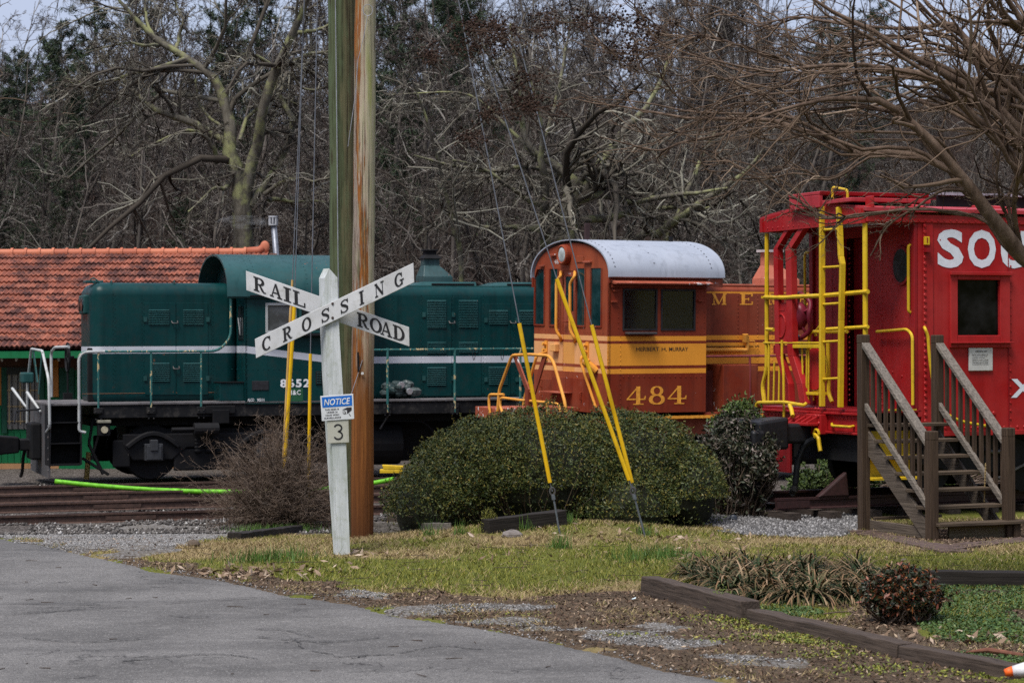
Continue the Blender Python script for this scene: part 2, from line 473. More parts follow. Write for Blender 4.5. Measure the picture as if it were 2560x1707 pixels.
def merge(parts):
    V, Q, o = [], [], 0
    for v, q in parts: V.append(v); Q.append(q + o); o += len(v)
    return np.concatenate(V), np.concatenate(Q)
def resample(pts, rads, n):
    """smooth a hand-set limb (Catmull-Rom) into n points"""
    P = np.array([tuple(p) for p in pts], float); r = np.array(rads, float)
    m = len(P); t = np.linspace(0, m - 1, n); i = np.minimum(t.astype(int), m - 2); f = (t - i)[:, None]
    p0, p1, p2, p3 = P[np.maximum(i - 1, 0)], P[i], P[i + 1], P[np.minimum(i + 2, m - 1)]
    q = 0.5 * ((2 * p1) + (-p0 + p2) * f + (2 * p0 - 5 * p1 + 4 * p2 - p3) * f ** 2 + (-p0 + 3 * p1 - 3 * p2 + p3) * f ** 3)
    rr = r[i] * (1 - f[:, 0]) + r[i + 1] * f[:, 0]
    return q, rr
def leaves(rng, C, size, up=0.3, aspect=1.7, nrm_dir=None, spread=1.0):
    """one small quad leaf at every point of C"""
    N = len(C); sz = (size * rng.uniform(0.6, 1.4, N))[:, None]
    n = rng.normal(0, spread, (N, 3)); n[:, 2] += up
    if nrm_dir is not None: n = n + nrm_dir
    n = nrm(n); a = nrm(np.cross(n, rng.normal(0, 1, (N, 3)))); b = np.cross(n, a)
    L, W = a * sz, b * sz / aspect
    V = np.stack([C - L, C - L * 0.1 - W * 0.6, C + L, C - L * 0.1 + W * 0.6], 1).reshape(-1, 3)
    Q = np.arange(N * 4).reshape(N, 4)
    return V, Q
# ================================================================ GROUND
def inside(poly, X, Y):
    r = np.zeros(X.shape, bool); n = len(poly)
    for i in range(n):
        x0, y0 = poly[i]; x1, y1 = poly[(i + 1) % n]
        c = ((y0 > Y) != (y1 > Y))
        with np.errstate(divide='ignore', invalid='ignore'):
            xx = (x1 - x0) * (Y - y0) / (y1 - y0 + 1e-12) + x0
        r ^= c & (X < xx)
    return r
def vnoise(X, Y, s, seed=0):
    """cheap smooth value noise, -1..1"""
    rg = np.random.default_rng(seed); T = rg.uniform(-1, 1, (64, 64))
    x, y = X * s, Y * s; i, j = np.floor(x).astype(int), np.floor(y).astype(int); f, g = smooth(x - i), smooth(y - j)
    a = T[i % 64, j % 64] * (1 - f) + T[(i + 1) % 64, j % 64] * f; b = T[i % 64, (j + 1) % 64] * (1 - f) + T[(i + 1) % 64, (j + 1) % 64] * f
    return a * (1 - g) + b * g
def gpoly(pxs): return [tuple(on_ground(*p)[:2]) for p in pxs]

EDGE = gpoly([(-400, 1272), (-200, 1300), (0, 1342), (50, 1352), (165, 1375), (230, 1388), (337, 1411), (383, 1425), (497, 1438), (612, 1461), (727, 1486), (785, 1491),
              (880, 1505), (962, 1530), (1131, 1558), (1262, 1579), (1542, 1638), (1659, 1670), (1875, 1707), (2400, 1810), (3000, 1930)])
ex, ey = np.array([p[0] for p in EDGE]), np.array([p[1] for p in EDGE])
def edge_y(X): return np.interp(X, ex, ey)        # the asphalt lies nearer than this
POLY = {
 'apron': gpoly([(-150, 1352), (0, 1342), (165, 1375), (260, 1396), (350, 1402), (450, 1380), (540, 1352), (640, 1334), (655, 1318), (560, 1309), (400, 1304), (300, 1304), (180, 1318), (60, 1331), (-150, 1338)]),
 'yard': gpoly([(1640, 1298), (1720, 1286), (1950, 1284), (2100, 1284), (2160, 1290), (2150, 1335), (2040, 1345), (1860, 1340), (1790, 1318), (1700, 1312)]),
 'bed': gpoly([(1640, 1475), (2560, 1700), (2900, 1790), (2900, 1480), (2300, 1462), (1800, 1440)]),
 'fore': gpoly([(2270, 1330), (2600, 1300), (2600, 1345), (2330, 1375)]),
}
STREAKS = [gpoly(p) for p in (
 [(835, 1476), (900, 1474), (990, 1484), (985, 1496), (900, 1495), (840, 1490)],
 [(935, 1512), (1040, 1518), (1150, 1512), (1320, 1505), (1400, 1512), (1300, 1532), (1180, 1530), (1050, 1536), (980, 1530)],
 [(1160, 1550), (1260, 1542), (1350, 1546), (1360, 1556), (1250, 1562), (1170, 1561)],
 [(1260, 1568), (1340, 1563), (1420, 1572), (1500, 1570), (1480, 1582), (1360, 1580), (1280, 1578)],
 [(1455, 1580), (1560, 1572), (1660, 1590), (1800, 1602), (1820, 1614), (1700, 1618), (1600, 1612), (1480, 1596)],
 [(1760, 1640), (1850, 1632), (2000, 1648), (2060, 1660), (2000, 1668), (1850, 1662)],
 [(1560, 1560), (1640, 1556), (1700, 1574), (1650, 1584)])]
DIRT_IN = gpoly([(150, 1365), (300, 1392), (420, 1402), (560, 1425), (700, 1448), (860, 1470), (1050, 1482), (1300, 1492), (1480, 1478), (1600, 1470), (1700, 1500), (2100, 1590), (2560, 1700), (2900, 1790), (3000, 1930), (1875, 1712), (1500, 1640), (1200, 1580), (900, 1515), (600, 1465), (330, 1415)])

xs = np.concatenate([np.linspace(-260, -16, 34)[:-1], np.arange(-16, -7.2, 0.4), np.arange(-7.2, 8.4, 0.07), np.arange(8.4, 16, 0.4), np.linspace(16, 260, 34)])
ys = np.concatenate([np.linspace(-60, 12, 10)[:-1], np.arange(12, 15, 0.3), np.arange(15, 31, 0.07), np.arange(31, 36, 0.12), np.arange(36, 62, 0.5), np.linspace(62, 160, 60), np.linspace(165, 600, 20)])
GX, GY = np.meshgrid(xs, ys, indexing='ij')
H = ground_h(GX, GY) + 0.012 * vnoise(GX, GY, 2.3, 3) + 0.006 * vnoise(GX, GY, 9, 4)
under = GY < edge_y(GX) - 0.05                     # beneath the asphalt
H = np.where(under, ground_h(GX, GY) - 0.03, H)
def mask(poly, X, Y, amp=0.25, sc=2.2, seed=1):
    return inside(poly, X + amp * vnoise(X, Y, sc, seed), Y + amp * vnoise(X, Y, sc, seed + 1) * 1.5)
def zones(X, Y):
    """gravel, green, dirt weights"""
    grav = mask(POLY['apron'], X, Y, .3) | mask(POLY['yard'], X, Y, .22)
    for k, p in enumerate(STREAKS): grav |= mask(p, X, Y, .12, 4, 20 + k)
    bal = (Y > 31.6 + 0.7 * vnoise(X, Y, .8, 5)) & (X < 1.5) | (Y > 34)
    dirt = mask(DIRT_IN, X, Y, .28, 2.6, 9) | mask(POLY['fore'], X, Y, .3) | (mask(POLY['bed'], X, Y, .1) & (vnoise(X, Y, 1.3, 31) < -0.45))
    bed = mask(POLY['bed'], X, Y, .1)
    green = 0.5 + 0.5 * vnoise(X, Y, .9, 12) + 0.25 * vnoise(X, Y, 2.7, 13)
    green = np.clip(green + np.where(bed, .6, 0) - np.where(dirt, .5, 0), 0, 1)
    # the lawn is greenest in a belt in front of the crossing sign
    green = np.clip(green + 0.45 * np.exp(-((Y - 23.6) / 1.1) ** 2) * (X > -2.5) - 0.10 * np.exp(-((Y - 26.5) / 1.3) ** 2), 0, 1)
    return grav.astype(float), green, dirt.astype(float), bal.astype(float)
ZG, ZN, ZD, ZB = zones(GX, GY)
nx, ny = GX.shape
idx = np.arange(nx * ny).reshape(nx, ny)
Q = np.stack([idx[:-1, :-1], idx[1:, :-1], idx[1:, 1:], idx[:-1, 1:]], -1).reshape(-1, 4)
me = np_mesh('ground', np.stack([GX, GY, H], -1).reshape(-1, 3), Q, True)
at1 = me.color_attributes.new('zone', 'FLOAT_COLOR', 'POINT')
at1.data.foreach_set('color', np.stack([ZG, ZN, ZD, ZB], -1).astype(np.float32).ravel())

s = NT('ground')
ca = s.n('ShaderNodeVertexColor'); ca.layer_name = 'zone'
sp = s.n('ShaderNodeSeparateColor'); s.l(ca.outputs['Color'], sp.inputs[0])
gravel_k, green_k, dirt_k, ballast_k = sp.outputs[0], sp.outputs[1], sp.outputs[2], ca.outputs['Alpha']
fine = s.noise(26, 8, 0.75); mid = s.noise(5, 8, 0.7, loc=(5, 2, 0)); big_n = s.noise(0.8, 5, loc=(1, 7, 0))
gr = s.mix(s.rng(fine, .3, .7), (0.06, 0.072, 0.014), (0.17, 0.18, 0.03))
straw = s.mix(s.rng(s.noise(40, 7, .8, loc=(3, 3, 0)), .3, .7), (0.10, 0.075, 0.035), (0.36, 0.27, 0.13))
lawn = s.mix(s.rng(s.math('ADD', s.math('MULTIPLY', mid, .9), green_k), .65, 1.1), straw, gr)
vor = s.n('ShaderNodeTexVoronoi'); s.l(s.mapped(30), vor.inputs['Vector']); vor.inputs['Scale'].default_value = 1.0
stone = s.mix(s.rng(s.sep(vor.outputs['Color'])[0], 0, 1), (0.11, 0.107, 0.105), (0.33, 0.322, 0.315))
stone = s.mix(s.rng(vor.outputs['Distance'], .35, .75), stone, (0.09, 0.075, 0.06))
stone = s.mix(s.math('MULTIPLY', s.rng(mid, .45, .7), .55), stone, (0.17, 0.135, 0.09))
soil = s.mix(s.rng(fine, .3, .7), (0.036, 0.025, 0.017), (0.16, 0.115, 0.075))
ball = s.mix(s.rng(s.sep(vor.outputs['Color'])[1], .2, 1), (0.035, 0.028, 0.024), (0.17, 0.15, 0.135))
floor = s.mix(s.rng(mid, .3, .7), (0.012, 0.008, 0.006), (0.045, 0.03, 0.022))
edge_n = s.math('MULTIPLY', s.math('SUBTRACT', fine, .5), 1.1)
def soft(k, a=.35, b=.65): return s.rng(s.math('ADD', k, edge_n), a, b)
c = s.mix(soft(ballast_k), lawn, ball)
c = s.mix(soft(dirt_k), c, soil)
c = s.mix(soft(gravel_k), c, stone)
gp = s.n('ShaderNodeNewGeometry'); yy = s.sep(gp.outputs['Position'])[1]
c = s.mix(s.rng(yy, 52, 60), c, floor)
s.bump(s.math('ADD', fine, s.math('MULTIPLY', vor.outputs['Distance'], .6)), .9, .03)
s.set(c, .95, spec=.15)
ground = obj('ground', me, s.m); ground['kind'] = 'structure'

# ---------------------------------------------------------------- asphalt road
rx = np.concatenate([np.arange(-24, -7, .5), np.arange(-7, 4.2, .06), np.arange(4.2, 14, .4)])
far = edge_y(rx) + 0.08 * vnoise(rx, rx * 0, 3.1, 40) + 0.05 * vnoise(rx, rx * 0 + 3, 11, 41)
tt = np.concatenate([[0], np.geomspace(0.04, 1, 70)])
RX = np.repeat(rx[:, None], len(tt), 1); RY = far[:, None] - tt[None] * (far[:, None] - 4.0)
RZ = ground_h(RX, RY) + 0.014 + 0.006 * vnoise(RX, RY, .7, 44)
RZ[:, 0] -= 0.03
nx, ny = RX.shape; idx = np.arange(nx * ny).reshape(nx, ny)
Q = np.stack([idx[:-1, :-1], idx[:-1, 1:], idx[1:, 1:], idx[1:, :-1]], -1).reshape(-1, 4)
s = NT('asphalt')
fine = s.noise(90, 6, .75); blot = s.noise(.55, 6, .55, loc=(4, 1, 0)); mid = s.noise(7, 7, .7)
vor = s.n('ShaderNodeTexVoronoi'); s.l(s.mapped(115), vor.inputs['Vector']); vor.inputs['Scale'].default_value = 1.0
agg = s.rng(s.sep(vor.outputs['Color'])[0], .1, 1.0)
c = s.mix(agg, (0.054, 0.052, 0.051), (0.18, 0.172, 0.167))
c = s.mix(s.math('MULTIPLY', s.rng(fine, .42, .7), .5), c, (0.27, 0.258, 0.246))
c = s.mix(s.math('MULTIPLY', s.rng(blot, .42, .6), .75), c, (0.066, 0.063, 0.061))
c = s.mix(s.math('MULTIPLY', s.rng(s.sep(vor.outputs['Color'])[1], .93, .97), .5), c, (0.38, 0.37, 0.355))
c = s.mix(s.math('MULTIPLY', s.rng(mid, .5, .72), .35), c, (0.24, 0.23, 0.22))
c = s.mix(s.math('MULTIPLY', s.rng(s.noise((.35, 1.6, 1), 5, loc=(8, 3, 0)), .5, .72), .5), c, (0.05, 0.048, 0.048))
ck = s.n('ShaderNodeTexVoronoi'); ck.feature = 'DISTANCE_TO_EDGE'
dn = s.n('ShaderNodeTexNoise'); s.l(s.mapped(2.4), dn.inputs['Vector']); dn.inputs['Scale'].default_value = 1; dn.inputs['Detail'].default_value = 5
ad = s.n('ShaderNodeVectorMath'); ad.operation = 'MULTIPLY_ADD'; s.l(dn.outputs['Color'], ad.inputs[0]); ad.inputs[1].default_value = (.55, .55, .55); s.l(s.mapped((.28, .5, .4), loc=(.3, .2, 0)), ad.inputs[2])
s.l(ad.outputs[0], ck.inputs['Vector']); ck.inputs['Scale'].default_value = 1
crack = s.math('MULTIPLY', s.rng(ck.outputs['Distance'], .0, .009, 1, 0), s.rng(s.noise(.6, 3, loc=(2, 6, 1)), .46, .56))
c = s.mix(s.math('MULTIPLY', crack, .8), c, (0.012, 0.011, 0.011))
s.bump(s.math('ADD', agg, fine), .5, .006)
s.set(c, .86, spec=.3)
road = obj('road', np_mesh('road', np.stack([RX, RY, RZ], -1).reshape(-1, 3), Q, True), s.m); road['kind'] = 'structure'

# cracks in the asphalt, thin ragged dark ribbons just above it
rgc = np.random.default_rng(17); parts_c = []
for k, line in enumerate(([(0, 1513), (180, 1515), (260, 1517)], [(0, 1546), (130, 1536), (240, 1528), (360, 1521)], [(400, 1515), (560, 1503), (730, 1495), (860, 1490)], [(420, 1543), (470, 1549), (525, 1548)], [(640, 1578), (700, 1580), (740, 1592), (765, 1600)], [(640, 1598), (740, 1608), (830, 1611), (935, 1602)],
        [(722, 1600), (735, 1618), (748, 1628)], [(780, 1634), (830, 1642), (850, 1650), (900, 1646), (980, 1644)], [(880, 1652), (920, 1646)], [(60, 1600), (200, 1612), (380, 1600)], [(1000, 1640), (1120, 1622), (1230, 1630)], [(300, 1660), (520, 1640), (640, 1652)])):
    q, _ = resample([on_ground(*p) for p in line], [1] * len(line), 60)
    q[:, :2] += rgc.normal(0, .012, (60, 2)).cumsum(0) * .35; w = .0035 + .011 * np.abs(np.sin(np.linspace(0, 3, 60) * (k + 2))) * rgc.uniform(.3, 1, 60)
    q[:, 2] = ground_h(q[:, 0], q[:, 1]) + .026; a_ = q.copy(); a_[:, 1] += w * 2.2; V = np.stack([q, a_], 1).reshape(-1, 3); i = np.arange(59) * 2
    parts_c.append((V, np.stack([i, i + 1, i + 3, i + 2], -1)))
V, Q = merge(parts_c); crk = obj('asphalt_cracks', np_mesh('asphalt_cracks', V, Q), plain('crack_tar', (.022, .021, .021), .9)); crk['kind'] = 'structure'
# ---------------------------------------------------------------- scattered stuff: grass, leaves, stones, twigs
def scatter(rng, n, x0, x1, y0, y1, keep):
    X = rng.uniform(x0, x1, n); Y = rng.uniform(y0, y1, n)
    k = keep(X, Y); X, Y = X[k], Y[k]
    return X, Y, ground_h(X, Y)
def lawn_keep(X, Y):
    g, n, d, b = zones(X, Y)
    return (Y > edge_y(X) + .05) & (g < .5) & (d < .5) & (b < .5)
def blades(rng, X, Y, Z, h, w, lean=.5):
    N = len(X); hh = (h * rng.uniform(.4, 1.5, N)); a = rng.uniform(0, 2 * PI, N)
    dx, dy = np.cos(a) * w, np.sin(a) * w
    l = rng.normal(0, lean, (N, 2)) * hh[:, None]
    B = np.stack([X, Y, Z], 1)
    V = np.stack([B + np.stack([dx, dy, 0 * dx - .005], 1), B - np.stack([dx, dy, 0 * dx + .005], 1), B + np.stack([l[:, 0], l[:, 1], hh], 1)], 1).reshape(-1, 3)
    return V, np.arange(N * 3).reshape(N, 3)
rg = np.random.default_rng(5)
M_STRAW = leafy('straw', [(0, (.11, .08, .035)), (.35, (.24, .175, .085)), (.7, (.40, .31, .16)), (1, (.19, .13, .07))], .8)
M_GRASS = leafy('grass_green', [(0, (.04, .06, .010)), (.35, (.12, .135, .015)), (.75, (.22, .215, .026)), (1, (.30, .26, .06))], .6)
X, Y, Z = scatter(rg, 190000, -7, 8, 19.5, 31.5, lawn_keep)
gn = zones(X, Y)[1]; isg = gn + rg.normal(0, .33, len(X)) > .50
V, Q = blades(rg, X[~isg], Y[~isg], Z[~isg], .035, .006, 1.1)
o = obj('dry_grass', np_mesh('dry_grass', V, Q), M_STRAW, kind='stuff')
V, Q = blades(rg, X[isg], Y[isg], Z[isg], .036, .005, .6)
o = obj('grass', np_mesh('grass', V, Q), M_GRASS, kind='stuff')
# straw and moss creeping into the bare verge
X, Y, Z = scatter(rg, 90000, -6, 7, 16, 26, lambda X, Y: (Y > edge_y(X) + .12) & (zones(X, Y)[2] > .5) & (vnoise(X, Y, 1.9, 71) + .5 * vnoise(X, Y, 5, 72) > .12))
k = rg.uniform(0, 1, len(X)) < .72
V, Q = blades(rg, X[k], Y[k], Z[k], .028, .005, 1.5); obj('verge_straw', np_mesh('verge_straw', V, Q), M_STRAW, kind='stuff')
k = ~k; V, Q = blades(rg, X[k], Y[k], Z[k], .022, .005, .8); obj('verge_grass', np_mesh('verge_grass', V, Q), M_GRASS, kind='stuff')
# taller tufts
tuft = []
for px, py, n, h in ((655, 1405, 330, .13), (700, 1392, 200, .12), (1398, 1372, 120, .17), (1640, 1390, 260, .13), (1700, 1398, 200, .1), (1075, 1338, 60, .17), (1150, 1335, 50, .15), (1420, 1308, 120, .12), (1370, 1305, 90, .12), (640, 1330, 500, .1), (720, 1328, 600, .1), (1618, 1338, 70, .14), (2010, 1480, 60, .12), (1320, 1325, 40, .17), (1590, 1400, 200, .09)):
    p = on_ground(px, py); sx = .06 if n < 130 else .22
    Xt, Yt = rg.normal(p.x, sx, n), rg.normal(p.y, sx * .8, n)
    tuft.append(blades(rg, Xt, Yt, ground_h(Xt, Yt), h, .005, .28))
V, Q = merge(tuft); obj('grass_tufts', np_mesh('grass_tufts', V, Q), leafy('tuft_green', [(0, (.03, .07, .012)), (.6, (.07, .15, .02)), (1, (.13, .2, .05))], .5), kind='stuff')
# moss, clover and ground cover in the bed
def cover_keep(X, Y): return mask(POLY['bed'], X, Y, .1) & (vnoise(X, Y, 1.3, 31) > -.62 + .5 * (X < 3.4))
X, Y, Z = scatter(rg, 90000, 2, 6.5, 15.5, 22.3, cover_keep)
V, Q = leaves(rg, np.stack([X, Y, Z + rg.uniform(0, .035, len(X))], 1), .014, up=1.6, aspect=1.2)
obj('ground_cover', np_mesh('ground_cover', V, Q), leafy('cover_green', [(0, (.02, .05, .012)), (.5, (.042, .088, .018)), (.9, (.075, .13, .03)), (1, (.11, .15, .04))], .55), kind='stuff')
yel = []
for px, py, n, sx in ((1850, 1555, 420, .16), (1880, 1572, 350, .14), (1980, 1594, 520, .16), (2010, 1606, 400, .12), (2080, 1640, 260, .2), (2200, 1675, 300, .22), (2430, 1692, 300, .2), (1830, 1600, 160, .2), (2120, 1618, 160, .16), (1760, 1545, 120, .2), (1560, 1590, 60, .1), (1300, 1540, 50, .12)):
    p = on_ground(px, py); yel.append(np.stack([rg.normal(p.x, sx, n), rg.normal(p.y, sx * .7, n)], 1))
P2 = np.concatenate(yel); P2 = P2[P2[:, 1] > edge_y(P2[:, 0]) + .08]
V, Q = leaves(rg, np.column_stack([P2, ground_h(P2[:, 0], P2[:, 1]) + rg.uniform(.005, .03, len(P2))]), .014, up=1.5, aspect=1.2)
obj('yellow_ground_cover', np_mesh('yellow_ground_cover', V, Q), leafy('cover_yellow', [(0, (.05, .08, .012)), (.5, (.15, .175, .022)), (1, (.27, .25, .04))], .6), kind='stuff')
# fallen leaves: thick in the dirt, thin on the lawn, a few on the asphalt
def litter_keep(X, Y):
    g, n, d, b = zones(X, Y); r = rg.uniform(0, 1, len(X))
    return (Y > edge_y(X) - .05) & ((d > .5) & (g < .5) | (r < .045) & (b < .5) | (g > .5) & (r < .05))
X, Y, Z = scatter(rg, 120000, -7, 8, 15.5, 31, litter_keep)
V, Q = leaves(rg, np.stack([X, Y, Z + rg.uniform(.003, .022, len(X))], 1), .021, up=1.8, aspect=1.9)
M_LITTER = leafy('leaf_litter', [(0, (.022, .013, .009)), (.45, (.075, .043, .026)), (.8, (.16, .10, .062)), (.9, (.26, .185, .125)), (1, (.40, .31, .22))], .8)
obj('fallen_leaves', np_mesh('fallen_leaves', V, Q), M_LITTER, kind='stuff')
big = []
for px, py, n, sx, sz in ((1460, 1348, 34, .8, .05), (1640, 1340, 34, .7, .05), (560, 1432, 120, .5, .055), (640, 1440, 60, .4, .05), (1750, 1400, 20, .6, .045), (1300, 1375, 20, .9, .045), (880, 1390, 30, .4, .04), (2450, 1600, 60, .5, .05)):
    p = on_ground(px, py); Xb, Yb = rg.normal(p.x, sx, n), rg.normal(p.y, sx * .6, n)
    k = Yb > edge_y(Xb); Xb, Yb = Xb[k], Yb[k]
    big.append(leaves(rg, np.stack([Xb, Yb, ground_h(Xb, Yb) + .03], 1), sz, up=1.4, aspect=1.6))
V, Q = merge(big); obj('large_fallen_leaves', np_mesh('large_fallen_leaves', V, Q), leafy('big_leaf', [(0, (.12, .075, .045)), (.6, (.27, .19, .13)), (1, (.45, .36, .28))], .8), kind='stuff')
# twigs on the asphalt and in the dirt
N = 330
X = rg.uniform(-6, 5, N); Y = rg.uniform(15.5, 27, N); on = Y < edge_y(X)
k = (~on) | (rg.uniform(0, 1, N) < .22); X, Y = X[k], Y[k]
on = Y < edge_y(X)
Z = ground_h(X, Y) + .026
a = rg.uniform(0, 2 * PI, len(X))
pts, rad = grow(rg, np.stack([X, Y, Z], 1), np.stack([np.cos(a), np.sin(a) * .5, 0 * a], 1), rg.uniform(.05, .3, len(X)) * np.where(on, .6, 1.3), np.full(len(X), .004), 4, .25, tip=.6)
pts[:, :, 2] = ground_h(pts[:, :, 0], pts[:, :, 1]) + .022
V, Q = tubes(pts, rad, 4); obj('fallen_twigs', np_mesh('fallen_twigs', V, Q), plain('twig_brown', (.05, .032, .022), .8), kind='stuff')
# loose stones: yard gravel and apron
def stones(X, Y, Z, size, rng):
    N = len(X); base = np.array([(1, 0, 0), (0, 1, 0), (-1, 0, 0), (0, -1, 0), (0, 0, .75), (0, 0, -.6)])
    V = base[None] * (size * rng.uniform(.5, 1.5, (N, 1, 3))) ; a = rng.uniform(0, PI, N); ca_, sa_ = np.cos(a), np.sin(a)
    Vx = V[:, :, 0] * ca_[:, None] - V[:, :, 1] * sa_[:, None]; Vy = V[:, :, 0] * sa_[:, None] + V[:, :, 1] * ca_[:, None]
    V = np.stack([Vx + X[:, None], Vy + Y[:, None], V[:, :, 2] + rng.normal(0, size * .2, V.shape[:2]) + Z[:, None]], -1).reshape(-1, 3)
    f = np.array([(0, 1, 4), (1, 2, 4), (2, 3, 4), (3, 0, 4), (1, 0, 5), (2, 1, 5), (3, 2, 5), (0, 3, 5)])
    return V, (np.arange(N)[:, None, None] * 6 + f[None]).reshape(-1, 3)
M_STONE = leafy('stone_grey', [(0, (.07, .067, .066)), (.4, (.16, .155, .152)), (.8, (.27, .265, .26)), (1, (.42, .41, .41))], .85)
X, Y, Z = scatter(rg, 26000, 1.6, 6.0, 27, 33.5, lambda X, Y: mask(POLY['yard'], X, Y, .25))
V, Q = stones(X, Y, Z + .008, .027, rg); obj('yard_gravel', np_mesh('yard_gravel', V, Q), leafy('yard_stone', [(0, (.035, .034, .035)), (.5, (.10, .097, .097)), (.85, (.19, .185, .185)), (1, (.32, .315, .315))], .85), kind='stuff')
X, Y, Z = scatter(rg, 60000, -9, -2.5, 26, 33, lambda X, Y: mask(POLY['apron'], X, Y, .3) & (rg.uniform(0, 1, len(X)) < .6))
V, Q = stones(X, Y, Z + .003, .009, rg); obj('apron_gravel', np_mesh('apron_gravel', V, Q), M_STONE, kind='stuff')
X, Y, Z = scatter(rg, 26000, -7, 4, 15.5, 28, lambda X, Y: np.abs(Y - edge_y(X)) < .10 + .25 * rg.uniform(0, 1, len(X)) ** 3)
V, Q = stones(X, Y, Z + .012, .010, rg); obj('edge_crumbs', np_mesh('edge_crumbs', V, Q), M_STONE, kind='stuff')
X, Y, Z = scatter(rg, 40000, -2.6, 5.5, 17, 25, lambda X, Y: zones(X, Y)[0] > .5)
V, Q = stones(X, Y, Z + .003, .010, rg); obj('verge_gravel', np_mesh('verge_gravel', V, Q), M_STONE, kind='stuff')
X, Y, Z = scatter(rg, 30000, -11, 4, 32.5, 46, lambda X, Y: vnoise(X, Y, .9, 61) > -.1)
V, Q = stones(X, Y, Z + .015, .03, rg); obj('track_ballast', np_mesh('track_ballast', V, Q), leafy('ballast_grey', [(0, (.03, .026, .024)), (.6, (.085, .076, .07)), (.94, (.17, .16, .15)), (1, (.42, .41, .40))], .85), kind='stuff')

# ---------------------------------------------------------------- railway tracks
M_RUST = plain('rail_rust', (.06, .033, .025), .7, .0, .5, 14)
M_RAILTOP = plain('rail_top', (.12, .075, .06), .4, .3, .3, 20)
M_TIE = wood('tie_wood', (.018, .013, .011), (.075, .058, .048), 1)
def rail_mesh(L, name='rail'):
    """flat-bottom rail along +x, head up"""
    prof = [(-.065, 0), (.065, 0), (.065, .012), (.012, .03), (.012, .115), (.035, .125), (.035, .158), (-.035, .158), (-.035, .125), (-.012, .115), (-.012, .03), (-.065, .012)]
    return MB().prism(prof, lambda p, t: (t, p[0], p[1]), 0, L)
PHI_G = R(19.0)
def track(label, rails, ties, phi, L, tie_len, tie_px0):
    """rails: [(point of the near end)], laid along phi"""
    p0 = rails[0]
    t = empty('railway_track', label, 'railway track', tuple(p0), (0, 0, phi))
    I = (Matrix.Translation(p0) @ Matrix.Rotation(phi, 4, 'Z')).inverted()
    me_r = rail_mesh(L).mesh('rail')
    for p in rails:
        q = I @ p; o = obj('rail', me_r, M_RUST, t); o.location = q
        fb = MB().box(3.2, 4.0, -.03, -.014, .04, .105).build('joint_bar', M_RUST, o)
    me_t = MB().box(-.11, .11, -tie_len / 2, tie_len / 2, -.13, -.005).mesh('tie')
    pl = MB().box(-.09, .09, -.13, .13, 0, .012).mesh('tie_plate')
    mid = sum(((I @ p) for p in rails), Vector()) / len(rails)
    n = int(L / .62)
    for i in range(n):
        o = obj('tie', me_t, M_TIE, t); o.location = (i * .62 + random.uniform(-.05, .05), mid.y + random.uniform(-.08, .08), min((I @ p).z for p in rails)); o.rotation_euler.z = random.uniform(-.03, .03)
    return t
def rail_pt(px, py, zr):            # near end of a rail whose head is seen at px,py at height zr
    d = ray(px, py); Y = (zr - CAM_H) / d.z
    return Vector((d.x * Y, Y, zr - .158))
track('near rusty track with two rails beside the gravel apron', [rail_pt(-260, 1296, -.26), rail_pt(-260, 1266, -.23)], 1, PHI_G, 13, 2.5, 0)
track('middle rusty track between the near rails and the green locomotive', [rail_pt(-260, 1243, -.22), rail_pt(-260, 1222, -.22)], 1, PHI_G, 13, 2.5, 0)
# ================================================================ GREEN LOCOMOTIVE
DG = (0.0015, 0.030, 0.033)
WHITE_P = (0.52, 0.54, 0.60)
fg = Frame(200, 1004, 45.0, PHI_G)
GRAIL = fg.z(1196, 385, .35)                       # height of the rail head under it
GL = empty('green_locomotive', 'dark green switcher locomotive with white stripe standing before the tiled depot', 'locomotive', tuple(fg.o), (0, 0, PHI_G))
S, U, Z = fg.S, fg.u, fg.z
zd = Z(1003, 560)                                  # running board
W_G = 3.0; HV0, HV1 = .68, 2.32                    # hood sides
u_h0 = U(228, HV0, 850); u_c0 = U(612); u_c1 = U(884); u_end = U(122, 0, 1010); u_far = 14.6
z_hood = Z(707, 420, HV0 + .2)
z1s, z1e = Z(883.5, 300, HV0), Z(866, 300, HV0)    # nose stripe
z2s, z2e = Z(908, 1000, HV0), Z(891, 1000, HV0)    # long hood stripe (lower)
M_GREEN = banded('green_enamel', DG, [(z1s, z1e, WHITE_P)], fade=(0.004, 0.042, 0.043), slope=(U(613), U(845), z1e - z2e), rough=.33, dirt_amt=.4, chip=(.10, .055, .035), chip_amt=-.03)
M_GREENTOP = paint('green_roof_enamel', (0.012, 0.058, 0.062), (0.03, 0.085, 0.088), rough=.34, chip=(.16, .07, .04), chip_amt=.0, dirt_amt=.25)  # lighter copy of the green: sky light on tops and louvres put into colour
M_GREEN2 = paint('green_detail', (0.008, 0.05, 0.05), rough=.45, chip=(.2, .16, .09), chip_amt=.03)
M_BLACK = paint('sooty_black', (0.0045, 0.0048, 0.006), (0.011, 0.011, 0.013), rough=.6, dirt=(.022, .018, .016), dirt_amt=.4, chip=(.05, .044, .04), chip_amt=-.03, spec=.18)
M_PIT = plain('deep_black', (0.004, 0.004, 0.005), .8)
M_GREYP = paint('chalky_pipe', (0.34, 0.36, 0.37), (0.5, 0.51, 0.5), rough=.5, dirt=(.12, .10, .07), dirt_amt=.5)
M_HANDR = paint('worn_handrail', (0.02, 0.10, 0.10), (0.05, 0.16, 0.15), rough=.45, chip=(.45, .36, .2), chip_amt=.17)
M_WALK = paint('dusty_deck', (0.10, 0.095, 0.10), (0.17, 0.16, 0.165), rough=.8, dirt_amt=.5)
M_STEEL = plain('grimy_steel', (.07, .068, .068), .5, .3)
